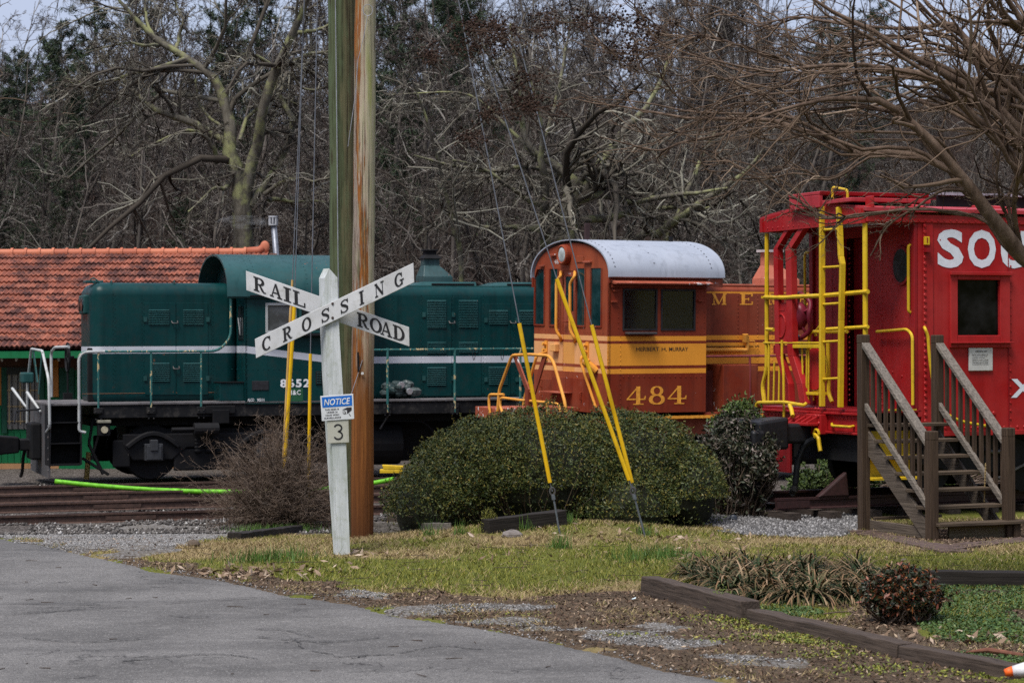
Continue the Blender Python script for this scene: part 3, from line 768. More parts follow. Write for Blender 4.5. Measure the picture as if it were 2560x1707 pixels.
def glass(name, col=(.012, .016, .018), rough=.06, spec=.4):
    s = NT(name); n = s.noise(3, 5); c = s.mix(s.rng(n, .4, .7), col, tuple(x * 2.2 + .01 for x in col))
    return s.set(c, s.rng(n, .3, .8, rough, rough + .14), spec=spec)
M_GLASS = glass('dark_glass')

# frame, running boards
MB().box(u_end, u_far, .0, W_G, zd - .05, zd).build('running_board', M_WALK, GL, .01)
fr = MB().box(u_end + 1.0, u_far, .03, W_G - .03, Z(1041, 560), zd - .05)
for px in (246, 378, 503, 1137, 1301, 968):
    uu = U(px, 0, 1020); fr.box(uu - .09, uu + .09, -.02, .03, Z(1034, px), zd - .1)
    for dz in (.05, .2):
        for du in (-.05, .05): fr.rivet((uu + du, -.02, zd - .13 - dz), (0, -1, 0), .022)
fr.build('side_sill', paint('dusty_black', (.006, .0065, .008), (.014, .014, .016), rough=.6, dirt=(.10, .09, .08), dirt_amt=.55, spec=.18), GL, .008)
MB().box(u_end + .9, u_far - .4, .45, W_G - .45, Z(1062, 560), Z(1041, 560) - .003).build('underframe', M_PIT, GL)

# short hood, rounded
MB().box(u_h0, u_c0 + .02, HV0, HV1, zd - .12, z_hood).build('short_hood', M_GREEN, GL, .26, seg=5)
MB().box(U(760, HV0), u_far - .9, HV0, HV1, zd - .12, Z(716, 1150, HV0 + .2)).build('long_hood', M_GREEN, GL, .22, seg=5)
# white stripe of the long hood sits in the same enamel; roof hatches
def hood_hatch(px0, px1, py0, py1):
    a, b = U(px0, HV0 + .35, 710), U(px1, HV0 + .35, 710); zt = Z(716, 1150, HV0 + .2)
    m = MB().hexa([(a, HV0 + .3, zt - .004), (b, HV0 + .3, zt - .004), (b, HV1 - .3, zt - .004), (a, HV1 - .3, zt - .004)],
                  [(a + .35, HV0 + .42, zt + .10), (b, HV0 + .36, zt + .10), (b, HV1 - .36, zt + .10), (a + .35, HV1 - .42, zt + .10)])
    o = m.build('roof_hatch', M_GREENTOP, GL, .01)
    MB().box(a + .5, b - .06, HV0 + .275, HV0 + .335, zt + .035, zt + .065).build('hatch_slot', M_PIT, o)
hood_hatch(1022, 1190, 704, 717); hood_hatch(1212, 1345, 703, 717); hood_hatch(1420, 1780, 703, 717)
zt = Z(716, 1150, HV0 + .2)
MB().box(U(700, HV0), u_far - .8, HV0 + .16, HV0 + .2, zt - .012, zt + .012).build('roof_seam', M_GREEN2, GL)
for px in (280, 437): MB().bent([(U(px, HV0 + .15), HV0 + .13, z_hood - .04), (U(px, HV0 + .15), HV0 + .13, z_hood + .035), (U(px, HV0 + .15), HV0 + .3, z_hood + .035), (U(px, HV0 + .15), HV0 + .3, z_hood - .01)], .012, .03, 6).build('grab_iron', M_GREEN2, GL)
MB().box(U(218, HV0 + .3), U(262, HV0 + .3), HV0 + .45, HV0 + .85, z_hood - .004, z_hood + .05).build('hood_cap', M_GREENTOP, GL, .012)
MB().bent([(u_h0 + .12, HV0 + .3, z_hood - .03), (u_h0 + .02, HV0 + .3, z_hood + .06), (u_h0 + .1, HV0 + .3, z_hood + .1), (u_h0 + .25, HV0 + .3, z_hood - .02)], .014, .05, 6).build('lifting_eye', M_GREEN2, GL)
# nose end: headlight, number box
hl = MB().box(u_h0 - .08, u_h0 + .05, 1.15, 1.85, Z(785, 205, 1.2), Z(737, 205, 1.2)).build('headlight_box', M_GREEN2, GL, .03)
for vv in (1.32, 1.68): MB().disc((u_h0 - .08, vv, (Z(785, 205, 1.2) + Z(737, 205, 1.2)) / 2), (-1, 0, 0), .13, .03).build('lens', M_GLASS, hl)

# doors with louvres
def louvre(parent, px0, px1, py0, py1, n):
    a, b = U(px0, HV0), U(px1, HV0); zt_, zb = Z(py0, px0, HV0), Z(py1, px0, HV0); m = MB(); h = (zt_ - zb) / n
    for i in range(n):
        z = zt_ - i * h
        m.add([(a, HV0 - .013, z), (b, HV0 - .013, z), (b, HV0 - .035, z - h * .5), (a, HV0 - .035, z - h * .5), (a, HV0 - .013, z - h * .62), (b, HV0 - .013, z - h * .62)],
              [(0, 1, 2, 3), (3, 2, 5, 4), (0, 3, 4), (1, 5, 2)])
    m.build('louvre_panel', M_GREENTOP, parent)
def door(px0, px1, py0, py1, louvres, handle=None):
    a, b = U(px0, HV0), U(px1, HV0)
    m = MB().box(a + .008, b - .008, HV0 - .012, HV0 + .01, Z(py1, px0, HV0), Z(py0, px0, HV0))
    d = m.build('hood_door', M_GREEN, GL, .004)
    for l in louvres: louvre(d, *l)
    if handle:
        hx, hy = handle; c = S(hx, hy, HV0 - .03)
        MB().bent([(c.x - .06, HV0, c.z + .05), (c.x - .06, c.y - .04, c.z), (c.x + .06, c.y - .04, c.z), (c.x + .06, HV0, c.z + .05)], .013, .03, 6).build('handle', M_STEEL, d)
    for py in (py0 + .18 * (py1 - py0), py0 + .82 * (py1 - py0)):
        c = S(px0 + (2 if not handle or handle[0] > (px0 + px1) / 2 else px1 - px0 - 2), py, HV0); MB().box(c.x - .035, c.x + .035, HV0 - .035, HV0 - .012, c.z - .05, c.z + .05).build('hinge', M_GREEN2, d)
door(361, 440.5, 757, 987, [(372, 423, 774, 813, 9), (380, 423, 907, 955, 10)], (437, 808))
door(441.5, 521, 757, 987, [(458, 508, 774, 813, 9), (458, 501, 907, 955, 10)], (441, 922))
door(1057, 1129.5, 742, 990, [(1067.7, 1115, 750.5, 821, 17), (1067.7, 1115, 855, 884, 7), (1067.5, 1114, 918, 965, 10)], (1130, 808))
door(1130.5, 1203, 742, 990, [(1146.7, 1194, 750.5, 820, 17), (1146.7, 1194, 855, 883, 7)])
door(1212, 1276, 759, 990, [(1222.7, 1269, 775.5, 812, 9), (1221, 1268, 917, 963, 10)], (1283, 808))
door(1290, 1352, 759, 990, [(1297.8, 1348, 775.5, 812, 9), (1297, 1346, 917, 963, 10)])
# seam straps and rivet rows
rv = MB(); 
for px, y0, y1 in ((283, 735, 985), (1053, 738, 985), (1208, 738, 985), (1284, 738, 985), (1131, 738, 985), (355, 745, 985), (528, 745, 985), (980, 738, 985), (900, 738, 985)):
    y = y0
    while y < y1:
        p = S(px, y, HV0); rv.rivet((p.x, HV0 - (.012 if px in (1131,) else 0), p.z), (0, -1, 0), .011); p = S(px + 4, y + 4, HV0); rv.rivet((p.x, HV0 - .001, p.z), (0, -1, 0), .011); y += 11
for px in range(215, 1340, 13):
    if 560 < px < 890: continue
    p = S(px, 985, HV0); rv.rivet((p.x, HV0, p.z), (0, -1, 0), .011)
rv.build('rivet_row', M_GREEN, GL)
for px0, px1 in ((300, 356), (941, 972), (974, 1052), (1075, 1130), (1137, 1218)): pass
MB().box(U(205, HV0), U(560, HV0), HV0 - .006, HV0, Z(982, 400, HV0) - .006, Z(982, 400, HV0) + .008).build('rust_seam', plain('rust_line', (.14, .075, .04), .8), GL)

# ---- cab
zc_e = Z(738, 575); M_CAB = M_GREEN
cab = MB(); zw0, zw1 = Z(832, 700), Z(757, 700)
wins = [(664, 741), (748, 812)]
uw = [(U(a), U(b)) for a, b in wins]
ua, ub = u_c0 + .0, u_c1
cab.box(ua, ub, 0, .05, zd - .06, zw0); cab.box(ua, ub, 0, .05, zw1, zc_e + .05)
ed = [ua, uw[0][0], uw[0][1], uw[1][0], uw[1][1], ub]
for i in (0, 2, 4): cab.box(ed[i], ed[i + 1], 0, .05, zw0, zw1)
cab.box(ua, ub, W_G - .05, W_G, zd - .06, zc_e + .05)
cab.box(ub - .05, ub, .05, W_G - .05, zd - .06, zc_e + .05)
cabo = cab.build('cab_side', M_CAB, GL)
# front wall under the arch with two windows
def arch(v, zb, zp, hw=1.5, vc=1.5): return zb + (zp - zb) * math.sqrt(max(0, 1 - ((v - vc) / hw) ** 2 * .98))
zr_e, zr_p = Z(741, 572), fg.zE(636, 530, u_c0 - .37)
def roof_pt(q, z_e, z_p, hw, vc=1.5):            # q 0..1 from near eave to far eave: part of an ellipse, steep at the eaves
    v = vc - hw * math.cos(PI * q); return v, z_e + (z_p - z_e) * math.sin(PI * q) ** .8
ring = [roof_pt(i / 28, zr_e, zr_p, 1.58) for i in range(29)]
fw = MB(); n = 24
prof = [(0.0, zd - .06), (W_G, zd - .06)] + [(1.5 + 1.5 * math.cos(PI * i / n), zr_e + (zr_p - .08 - zr_e) * math.sin(PI * i / n) ** .8) for i in range(n + 1)]
fw.prism(prof, lambda p, t: (t, p[0], p[1]), u_c0 + .002, u_c0 + .05)
fw.build('cab_front', M_CAB, GL)
for v0, v1 in ((.12, .58), (W_G - .58, W_G - .12)):
    MB().box(u_c0 - .01, u_c0 - .002, v0, v1, Z(850, 565), Z(765, 565)).build('front_window', M_GLASS, GL)
wp = MB(); c = Vector((u_c0 - .03, .3, Z(838, 600)))
wp.tube([c, c + Vector((-.02, -.12, .36))], .012, 5).tube([c, c + Vector((-.02, .1, .36))], .012, 5); wp.build('wiper', M_GREYP, GL)
# roof shell
def shell(ring, u0, u1, th, vc):
    m = MB(); n = len(ring)
    inn = [(v + (vc - v) * .022, z - th) for v, z in ring]
    vs = [(u0, *p) for p in ring] + [(u1, *p) for p in ring] + [(u0, *p) for p in inn] + [(u1, *p) for p in inn]
    fs = []
    for i in range(n - 1):
        fs += [(i, n + i, n + i + 1, i + 1), (2 * n + i, 2 * n + i + 1, 3 * n + i + 1, 3 * n + i), (i, i + 1, 2 * n + i + 1, 2 * n + i), (n + i, 3 * n + i, 3 * n + i + 1, n + i + 1)]
    fs += [(0, 2 * n, 3 * n, n), (n - 1, 2 * n - 1, 4 * n - 1, 3 * n - 1)]
    return m.add(vs, fs)
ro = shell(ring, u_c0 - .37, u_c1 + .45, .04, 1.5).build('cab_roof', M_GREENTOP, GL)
for p in ro.data.polygons: p.use_smooth = len(p.vertices) == 4
ro.modifiers.new('edge', 'EDGE_SPLIT').split_angle = R(35)
rv = MB()
for uu in (u_c0 + .1, u_c0 + .22, u_c0 + 1.3, u_c1 - .1):
    for i in range(2, 14):
        v, z = ring[i]; v2, z2 = ring[i + 1]; nv = Vector((0, -(z2 - z), (v2 - v))).normalized(); rv.rivet((uu, v, z), nv, .014)
rv.build('roof_rivet', M_GREENTOP, GL)
MB().box(u_c0 + .1, u_c1 - .1, -.10, .0, zr_e - .005, zr_e + .03).build('rain_visor', M_BLACK, GL, .006)
for (a, b) in uw:
    sash = MB(); t_ = .05
    sash.box(a, a + t_, -.012, .04, zw0, zw1).box(b - t_, b, -.012, .04, zw0, zw1).box(a + t_, b - t_, -.012, .04, zw0, zw0 + t_).box(a + t_, b - t_, -.012, .04, zw1 - t_, zw1)
    so = sash.build('side_window', M_GREYP if a == uw[0][0] else M_GREEN2, GL)
    MB().box(a + t_ + .003, b - t_ - .003, .016, .024, zw0 + t_ + .003, zw1 - t_ - .003).build('pane', glass('window_glass_pale', (.055, .06, .065), .05) if a == uw[0][0] else M_GLASS, so)  # first pane: greyish reflection put into its pale colour
MB().box(uw[0][0] + .06, uw[0][0] + .52, .25, .3, zw0 - .1, zw1 + .05).build('plywood_blind', plain('plywood', (.36, .26, .2), .7), GL)
MB().box(uw[0][0] - .05, uw[1][1] + .05, -.14, 0, zw0 - .07, zw0 - .02).build('arm_rest', M_BLACK, GL, .01)
rv = MB()
for py in (760, 775, 790, 805, 820, 835, 850, 865, 880, 895, 910, 925, 940, 955, 970, 985):
    p = S(617, py, 0); rv.rivet((p.x, 0, p.z), (0, -1, 0), .012)
for px in range(580, 850, 13): p = S(px, 923, 0); rv.rivet((p.x, 0, p.z), (0, -1, 0), .012)
rv.build('rivet_row', M_GREEN, GL)
def side(px0, px1, py0, py1, v=-.004):                # box of the near plane -> mapping for lettering
    a, b = S(px0, py1, 0), S(px1, py0, 0)
    return lambda x, y: (a.x + (b.x - a.x) * x, v, a.z + (b.z - a.z) * y)
M_WLET = plain('white_lettering', (.72, .73, .76), .6)
MB().box(U(720), U(757), -.003, 0, Z(1003, 740), Z(970, 740)).build('touch_up_patch', plain('patch_green', (.016, .085, .04), .45), GL)
letter('8652', side(700.5, 774, 946.5, 968.5, -.006), M_WLET, GL, 'lettering', bold=.035, space=1.2)
letter('M&C', side(720, 751.5, 974.5, 987, -.007), M_WLET, GL, 'lettering', bold=.02, space=1.15)
letter('ALCO', side(619, 635, 995.6, 1003.5, -.006), M_WLET, GL, 'lettering', bold=.02)
letter('9511', side(642.5, 660.5, 995.6, 1003.5, -.006), M_WLET, GL, 'lettering', bold=.02)
pl = MB().box(U(629.5), U(671), -.015, 0, Z(975, 650), Z(952, 650)).build('builder_plate', plain('plate_bronze', (.022, .022, .026), .5, .2), GL, .006)
gr = MB().box(U(789), U(805), -.02, 0, Z(961, 797), Z(928, 797)).build('vent_grille', M_PIT, GL, .006)
m = MB()
for i in range(5):
    for k in (0, 1):
        a = U(791.5 + 6.5 * k); m.box(a, a + .035, -.03, -.02, Z(958 - i * 6.2, 797), Z(955.5 - i * 6.2, 797))
m.build('vent_slot', M_GREEN2, gr)
# battery box ahead of the cab
MB().box(U(548, .1), u_c0 + .0, .06, HV0 - .02, zd + .002, Z(957, 580, .06)).build('battery_box', M_GREEN, GL, .015)
MB().box(U(547, .1), u_c0 + .0, .04, HV0 - .02, Z(957, 580, .06) + .002, Z(954.5, 580, .06)).build('battery_box_lid', M_BLACK, GL)
# ---- handrails
def P3(px, py, v): p = S(px, py, v); return (p.x, v, p.z)
hr = MB()
hr.bent([P3(215, 1080, .02), P3(198, 1078, .02), P3(197, 880, .02), P3(240, 879, .02), P3(545, 878, .02), P3(577, 845, .02), P3(577, 728, .02)], .026, .22, 8)
hro = hr.build('handrail', M_HANDR, GL)
MB().bent([P3(214, 1081, .015), P3(198, 1078, .015), P3(197, 880, .015), P3(262, 879, .015)], .030, .2, 8).build('handrail_sleeve', M_GREYP, GL)
for px in (246, 378, 503): MB().tube([P3(px, 1032, 0), P3(px, 876, .02)], .022, 6).build('stanchion', M_HANDR, GL)
MB().tube([P3(884, 875, .02), P3(1345, 871.5, .02), P3(1900, 866, .02)], .022, 6).build('handrail', M_HANDR, GL)
for px in (969, 1137, 1301, 1470, 1640): MB().tube([P3(px, 1030, 0), P3(px, 870, .02)], .026, 6).build('stanchion', M_HANDR, GL)
for px in (1187, 1258):
    MB().bent([P3(px - 5, 872, .0), P3(px - 6, 890, -.01), P3(px - 2, 903, -.01), P3(px + 1, 890, -.01), P3(px, 872, 0)], .007, .06, 5).build('wire_loop', M_BLACK, GL)
# ---- end platform, steps, pilot
zs = lambda py: Z(py, 160)
st = MB(); a, b = U(122, 0, 1080), U(205, 0, 1080)
st.box(a, a + .03, .0, .62, zs(1164), zd - .05); st.box(b - .03, b, .0, .62, zs(1162), zd - .05)
for py in (1055, 1107): st.box(a + .03, b - .03, -.01, .45, zs(py) - .02, zs(py))
st.box(a + .03, b - .03, -.02, .5, zs(1164), zs(1159)); st.box(a + .03, b - .03, .45, .48, zs(1159), zd - .05)
st.build('step_well', M_BLACK, GL)
pil = MB(); zpb = fg.zE(1194, 118, u_end); zpt = zd - .05
pil.hexa([(u_end, .04, zpb), (u_end, W_G - .04, zpb + .02), (u_end + .03, W_G - .04, zpb + .02), (u_end + .03, .04, zpb)], [(u_end, .0, zpt), (u_end, W_G, zpt), (u_end + .05, W_G, zpt), (u_end + .05, .0, zpt)])
for i in range(5): pil.rivet((u_end, .1, zpb + .15 + i * .22), (-1, 0, 0), .03); pil.rivet((u_end, 2.8, zpb + .15 + i * .22), (-1, 0, 0), .03)
pil.build('pilot_plate', paint('pilot_grey', (.05, .05, .055), (.10, .10, .105), rough=.6, dirt=(.10, .055, .035), dirt_amt=.6), GL)
zc = fg.zE(1098, 60, u_end)
cp = MB().box(u_end - .42, u_end, 1.33, 1.67, zc - .12, zc + .12)
cp.hexa([(u_end - .95, 1.2, zc - .2), (u_end - .42, 1.3, zc - .16), (u_end - .42, 1.72, zc - .16), (u_end - .95, 1.85, zc - .2)], [(u_end - .9, 1.2, zc + .2), (u_end - .42, 1.3, zc + .16), (u_end - .42, 1.72, zc + .16), (u_end - .9, 1.85, zc + .2)])
co = cp.build('coupler', M_BLACK, GL, .03)
MB().box(u_end - 1.05, u_end - .9, 1.12, 1.45, zc - .24, zc + .24).build('knuckle', plain('knuckle_rust', (.12, .055, .03), .75), co, .04)
MB().box(u_end - .22, u_end + .0, 1.1, 1.9, zc - .3, zc + .45).build('draft_pocket', M_BLACK, GL, .04)
E = lambda px, py, u: tuple(fg.E(px, py, u))
MB().bent([E(80, 1095, u_end - .12), E(66, 1110, u_end - .25), E(58, 1140, u_end - .3), E(56, 1178, u_end - .25), E(52, 1190, u_end - .25)], .035, .2, 8).build('air_hose', M_PIT, GL)
er = MB().bent([E(68, 1057, u_end), E(69, 960, u_end), E(78, 872, u_end), E(106, 877, u_end), E(122, 950, u_end), E(124.5, 1068, u_end), E(116, 1080, u_end)], .028, .12, 8)
er.build('end_rail', M_GREYP, GL)
for p, q in (((82, 876), (92, 955)), ((104, 880), (96, 985))):
    A, B = Vector(E(*p, u_end - .02)), Vector(E(*q, u_end - .02)); d = Vector((0, .09, 0))
    MB().hexa([A - d, A + d, A + d + Vector((.02, 0, 0)), A - d + Vector((.02, 0, 0))], [B - d, B + d, B + d + Vector((.02, 0, 0)), B - d + Vector((.02, 0, 0))]).build('rail_strap', M_GREEN2, GL)
MB().bent([E(129, 992, u_end + .1), E(128, 880, u_end + .1), E(138, 868, u_end + .1), E(172, 867, u_end + .1)], .028, .1, 8).build('grab_rail', M_GREYP, GL)
for (p, q) in (((31, 971), (66, 1018)), ((68, 981), (102, 1029))):
    MB().tube([E(*p, u_end - .15), E(*q, u_end - .02)], [.034, .022], 6).build('uncoupling_lever', M_GREYP, GL)
MB().bent([E(36, 1058, u_end - .5), E(40, 1028, u_end - .4), E(100, 1022, u_end - .03)], .02, .06, 6).build('cut_bar', M_BLACK, GL)
for p in ((69, 945),): c = E(*p, u_end - .05); MB().box(c[0] - .14, c[0] + .1, c[1] - .25, c[1] + .25, c[2] - .1, c[2] + .12).build('control_socket', M_GREEN2, GL, .03)
c = fg.E(169, 893, u_h0 - .12); bw = MB(); n = 20
bw.tube([(c.x, c.y + .30 * math.cos(2 * PI * i / n), c.z + .30 * math.sin(2 * PI * i / n)) for i in range(n + 1)], .025, 6, False)
for i in range(5): bw.tube([c, (c.x, c.y + .29 * math.cos(2 * PI * i / 5), c.z + .29 * math.sin(2 * PI * i / 5))], .014, 5)
bw.tube([c, c + Vector((.14, 0, 0))], .03, 6); bw.build('brake_wheel', M_BLACK, GL)
MB().tube([(c.x, c.y, c.z - .3), (c.x, c.y, zd)], .02, 6).box(c.x - .09, c.x + .09, c.y - .09, c.y + .09, zd, zd + .14).build('brake_stand', M_BLACK, GL)
MB().box(u_h0 - .05, u_h0 + .1, HV0 + .12, HV0 + .24, zd, Z(870, 195, HV0)).build('sand_pipe', M_BLACK, GL, .02)
# ---- bell gear on the running board
lump = MB(); rr = random.Random(3)
for i in range(22):
    p = S(rr.uniform(966, 1035), rr.uniform(958, 990), .3); lump.ell((p.x, rr.uniform(.2, .55), p.z), rr.uniform(.06, .17), .11, rr.uniform(.05, .1), 8, 5, .25, rr)
lump.build('air_compressor', paint('compressor', (.03, .06, .06), (.16, .17, .17), rough=.35, dirt=(.01, .01, .01), dirt_amt=.8), GL)
for px, py in ((1002, 962), (1022, 978)): p = S(px, py, .2); MB().disc((p.x, .2, p.z), (0, -1, 0), .07, .08, 14).build('compressor_head', plain('dull_metal', (.42, .43, .45), .35, .6), GL, .01)
# ---- exhaust stack
def frustum(a, b, v0, v1, z0, a2, b2, w0, w1, z1_): return MB().hexa([(a, v0, z0), (b, v0, z0), (b, v1, z0), (a, v1, z0)], [(a2, w0, z1_), (b2, w0, z1_), (b2, w1, z1_), (a2, w1, z1_)])
sv = 1.2; zu = lambda py: Z(py, 1085, sv)
M_STACK = paint('stack_rusty_green', (.02, .06, .065), (.06, .10, .105), rough=.4, chip=(.25, .10, .06), chip_amt=.06, dirt_amt=.5)
sa, sb = U(1059, sv, 700), U(1132, sv, 700); ta, tb = U(1066, sv, 660), U(1104, sv, 660)
ex = frustum(sa, sb, 1.2, 1.8, zt - .01, sa, sb, 1.2, 1.8, zu(692)); ex.hexa([(sa, 1.2, zu(692)), (sb, 1.2, zu(692)), (sb, 1.8, zu(692)), (sa, 1.8, zu(692))], [(ta, 1.35, zu(663)), (tb, 1.35, zu(663)), (tb, 1.65, zu(663)), (ta, 1.65, zu(663))])
exo = ex.build('exhaust_stack', M_STACK, GL, .012)
MB().box(ta, tb, 1.36, 1.64, zu(663), zu(646)).build('stack_neck', M_STACK, exo)
frustum(ta - .03, tb + .06, 1.3, 1.7, zu(646), ta + .03, tb - .03, 1.38, 1.62, zu(636)).box(ta + .04, tb - .05, 1.4, 1.6, zu(636), zu(627)).box(ta + .01, tb - .02, 1.37, 1.63, zu(627), zu(623)).build('stack_cap', M_BLACK, exo, .008)
# ---- trucks and tank
def wheelset(parent, uu, zr, r=.54, v=.35, mat=M_BLACK):
    for vv, d in ((v, 1), (W_G - v, -1)):
        m = MB().disc((uu, vv, zr + r), (0, d, 0), r, .13, 30).disc((uu, vv + d * .10, zr + r), (0, d, 0), r + .03, .03, 30); m.disc((uu, vv, zr + r), (0, -d, 0), .16, .06, 14)
        m.build('wheel', mat, parent)
    MB().tube([(uu, v, zr + r), (uu, W_G - v, zr + r)], .08, 10).build('axle', mat, parent)
def truck(uc, zr, name='truck'):
    z0 = zr + .5; o = MB().box(uc - 1.5, uc + 1.5, .4, W_G - .4, z0 + .1, z0 + .5).build('truck', M_PIT, GL)
    for vv in (.14, W_G - .26):
        t = MB(); t.box(uc - .72, uc + .72, vv + .02, vv + .1, zr + .16, z0 + .1).box(uc - 1.95, uc - 1.6, vv + .02, vv + .1, zr + .25, z0 + .3); t.prism([(uc - 1.75, z0 + .42), (uc + 1.75, z0 + .42), (uc + 1.75, z0 + .2), (uc + 1.55, z0 - .12), (uc + .75, z0 - .12), (uc + .45, z0 + .12), (uc - .45, z0 + .12), (uc - .75, z0 - .12), (uc - 1.55, z0 - .12), (uc - 1.75, z0 + .2)], lambda p, y: (p[0], y, p[1]), vv, vv + .12)
        t.build('side_frame', M_BLACK, o, .03)
    for k in (-1.15, 1.15):
        wheelset(o, uc + k, zr)
        jb = MB().box(uc + k - .18, uc + k + .18, -.02, .16, zr + .38, zr + .72).box(uc + k - .15, uc + k + .15, -.045, -.02, zr + .4, zr + .69); jb.box(uc + k - .075, uc + k + .075, -.07, .1, zr + .58, zr + .80)
        jb.build('journal_box', plain('journal_grey', (.03, .032, .037), .5), o, .012)
        eq = [(uc + k + x, .1, z0 + .16 + .26 * math.cos(x / .52 * PI / 2)) for x in np.linspace(-.52, .52, 11)]
        MB().tube(eq, .055, 6).build('spring_hanger', M_BLACK, o)
    for x in (-.22, 0, .22): MB().tube([(uc + x, .18, z0 + .02 + .035 * i) for i in range(9)], [.085, .1] * 4 + [.085], 10).build('coil_spring', M_BLACK, o)
    c = MB().tube([(uc - .35, -.05, z0 + .5), (uc + .15, -.05, z0 + .5)], .13, 14).tube([(uc - .8, -.05, z0 + .5), (uc - .35, -.05, z0 + .5)], .045, 8)
    c.build('brake_cylinder', M_BLACK, o)
uj = U(385, 0, 1136)
truck(uj + 1.15, GRAIL); truck(U(1430, 0, 1136), GRAIL)
MB().box(uj - .4, u_far - 1.2, 1.0, 2.1, GRAIL + .22, Z(1062, 560) - .004).build('underbelly', M_PIT, GL)  # black box added to stand in for shade between the wheels
tk = MB().tube([(U(836, .3, 1090), .75, GRAIL + .62), (U(1010, .3, 1090), .75, GRAIL + .62)], .46, 20).box(U(836, .3, 1090), U(1010, .3, 1090), .8, W_G - .8, GRAIL + .2, GRAIL + 1.05)
tk.build('fuel_tank', M_BLACK, GL, .02)
MB().tube([P3(950, 1072, .25), P3(972, 1035, .2)], .022, 6).build('valve_lever', M_STEEL, GL)
MB().bent([P3(905, 1050, .3), P3(1060, 1052, .3), P3(1090, 1085, .3)], .025, .2, 6).build('air_pipe', M_BLACK, GL)
c = S(261, 1070, -.02); sl = MB().box(c.x - .12, c.x + .12, -.02, .2, c.z - .16, c.z + .1).build('step_light', M_BLACK, GL, .02)
MB().box(c.x - .13, c.x + .13, -.06, .2, c.z + .10, c.z + .16).build('lamp_hood', paint('lamp_hood', (.2, .19, .15), rough=.6), sl, .012)
MB().disc((c.x, -.02, c.z - .03), (0, -1, 0), .07, .03, 14).build('lens', plain('lamp_lens', (.4, .36, .26), .2), sl)
c = S(552, 1036, -.02); sb_ = MB().box(c.x - .3, c.x + .3, -.03, .03, c.z + .02, c.z + .18).box(c.x - .17, c.x + .17, -.05, .0, c.z - .18, c.z + .1); sb_.build('jacking_pad', M_BLACK, GL, .012)
for p, q, r in (((232, 1050), (222, 1110), .03), ((222, 1110), (258, 1185), .035), ((246, 1090), (228, 1150), .025), ((206, 1145), (272, 1186), .03)):
    MB().tube([P3(*p, .3), P3(*q, .3)], r, 6).build('sand_hose', M_PIT, GL)
# ================================================================ ORANGE LOCOMOTIVE
PHI_O = R(27.4)
fo = Frame(1518, 930, 43.0, PHI_O, roll=R(1.3), z0=0.0)
OL = empty('orange_locomotive', 'rust red and orange switcher locomotive with silver rounded cab roof behind the clipped hedge', 'locomotive', tuple(fo.o), (fo.roll, 0, PHI_O))
S, U, Z = fo.S, fo.u, fo.z
MAR, ORG = (0.19, 0.022, 0.007), (0.84, 0.335, 0.035)
W_O = 3.0; H0, H1 = .7, 2.3
zz = lambda py: Z(py, 1525)
bands = [(zz(852.5), zz(840.5), ORG), (zz(914.5), zz(859.5), ORG), (zz(934.6), zz(922.5), ORG)]
M_OR = banded('rust_red_enamel', MAR, bands, fade=(0.23, 0.042, 0.018), rough=.5, dirt=(.07, .03, .02), dirt_amt=.35, chip=(.55, .52, .52), chip_amt=-.035)
M_ORF = banded('rust_red_sunfaded', (0.235, 0.042, 0.016), [(a, b, (0.72, 0.36, 0.15)) for a, b, c in bands], fade=(0.30, 0.07, 0.028), rough=.6, dirt=(.10, .04, .025), dirt_amt=.4, chip=(.62, .58, .58), chip_amt=-.02)
M_MAR = paint('rust_red_plain', MAR, (0.24, 0.06, 0.03), rough=.5, dirt=(.06, .025, .02), dirt_amt=.4, chip=(.6, .56, .56), chip_amt=-.03)
M_PEEL = paint('peeling_red', (0.27, 0.06, 0.03), (.36, .1, .06), rough=.55, chip=(.62, .6, .6), chip_amt=.05)
M_OPIPE = paint('orange_pipe', (.66, .26, .03), (.75, .36, .07), rough=.4, dirt_amt=.2)
M_SILVER = paint('silver_roof', (.29, .32, .38), (.35, .38, .44), rough=.42, dirt=(.2, .21, .25), dirt_amt=.25, chip=(.14, .15, .17), chip_amt=-.05, spec=.4)
uc1 = U(1765); zcb = Z(1030, 1700); zce = Z(694, 1650); zwt, zwb = Z(722, 1600), Z(826, 1600)
we = [(U(1555.5), U(1642)), (U(1651), U(1737))]
m = MB()
m.box(0, uc1, 0, .05, zcb, zwb).box(0, uc1, 0, .05, zwt, zce)
ed = [0, we[0][0], we[0][1], we[1][0], we[1][1], uc1]
for i in (0, 2, 4): m.box(ed[i], ed[i + 1], 0, .05, zwb, zwt)
m.build('cab_side', M_OR, OL)
MB().box(.05, uc1, W_O - .05, W_O, zcb, zwb).box(.05, uc1, W_O - .05, W_O, zwt, zce).box(.05, 1.0, W_O - .05, W_O, zwb, zwt).box(1.25, uc1, W_O - .05, W_O, zwb, zwt).build('far_cab_side', M_OR, OL)
MB().box(uc1 - .05, uc1 - .002, .052, W_O - .052, zcb, zce + .05).build('back_wall', plain('cab_interior', (.03, .016, .013), .7), OL)
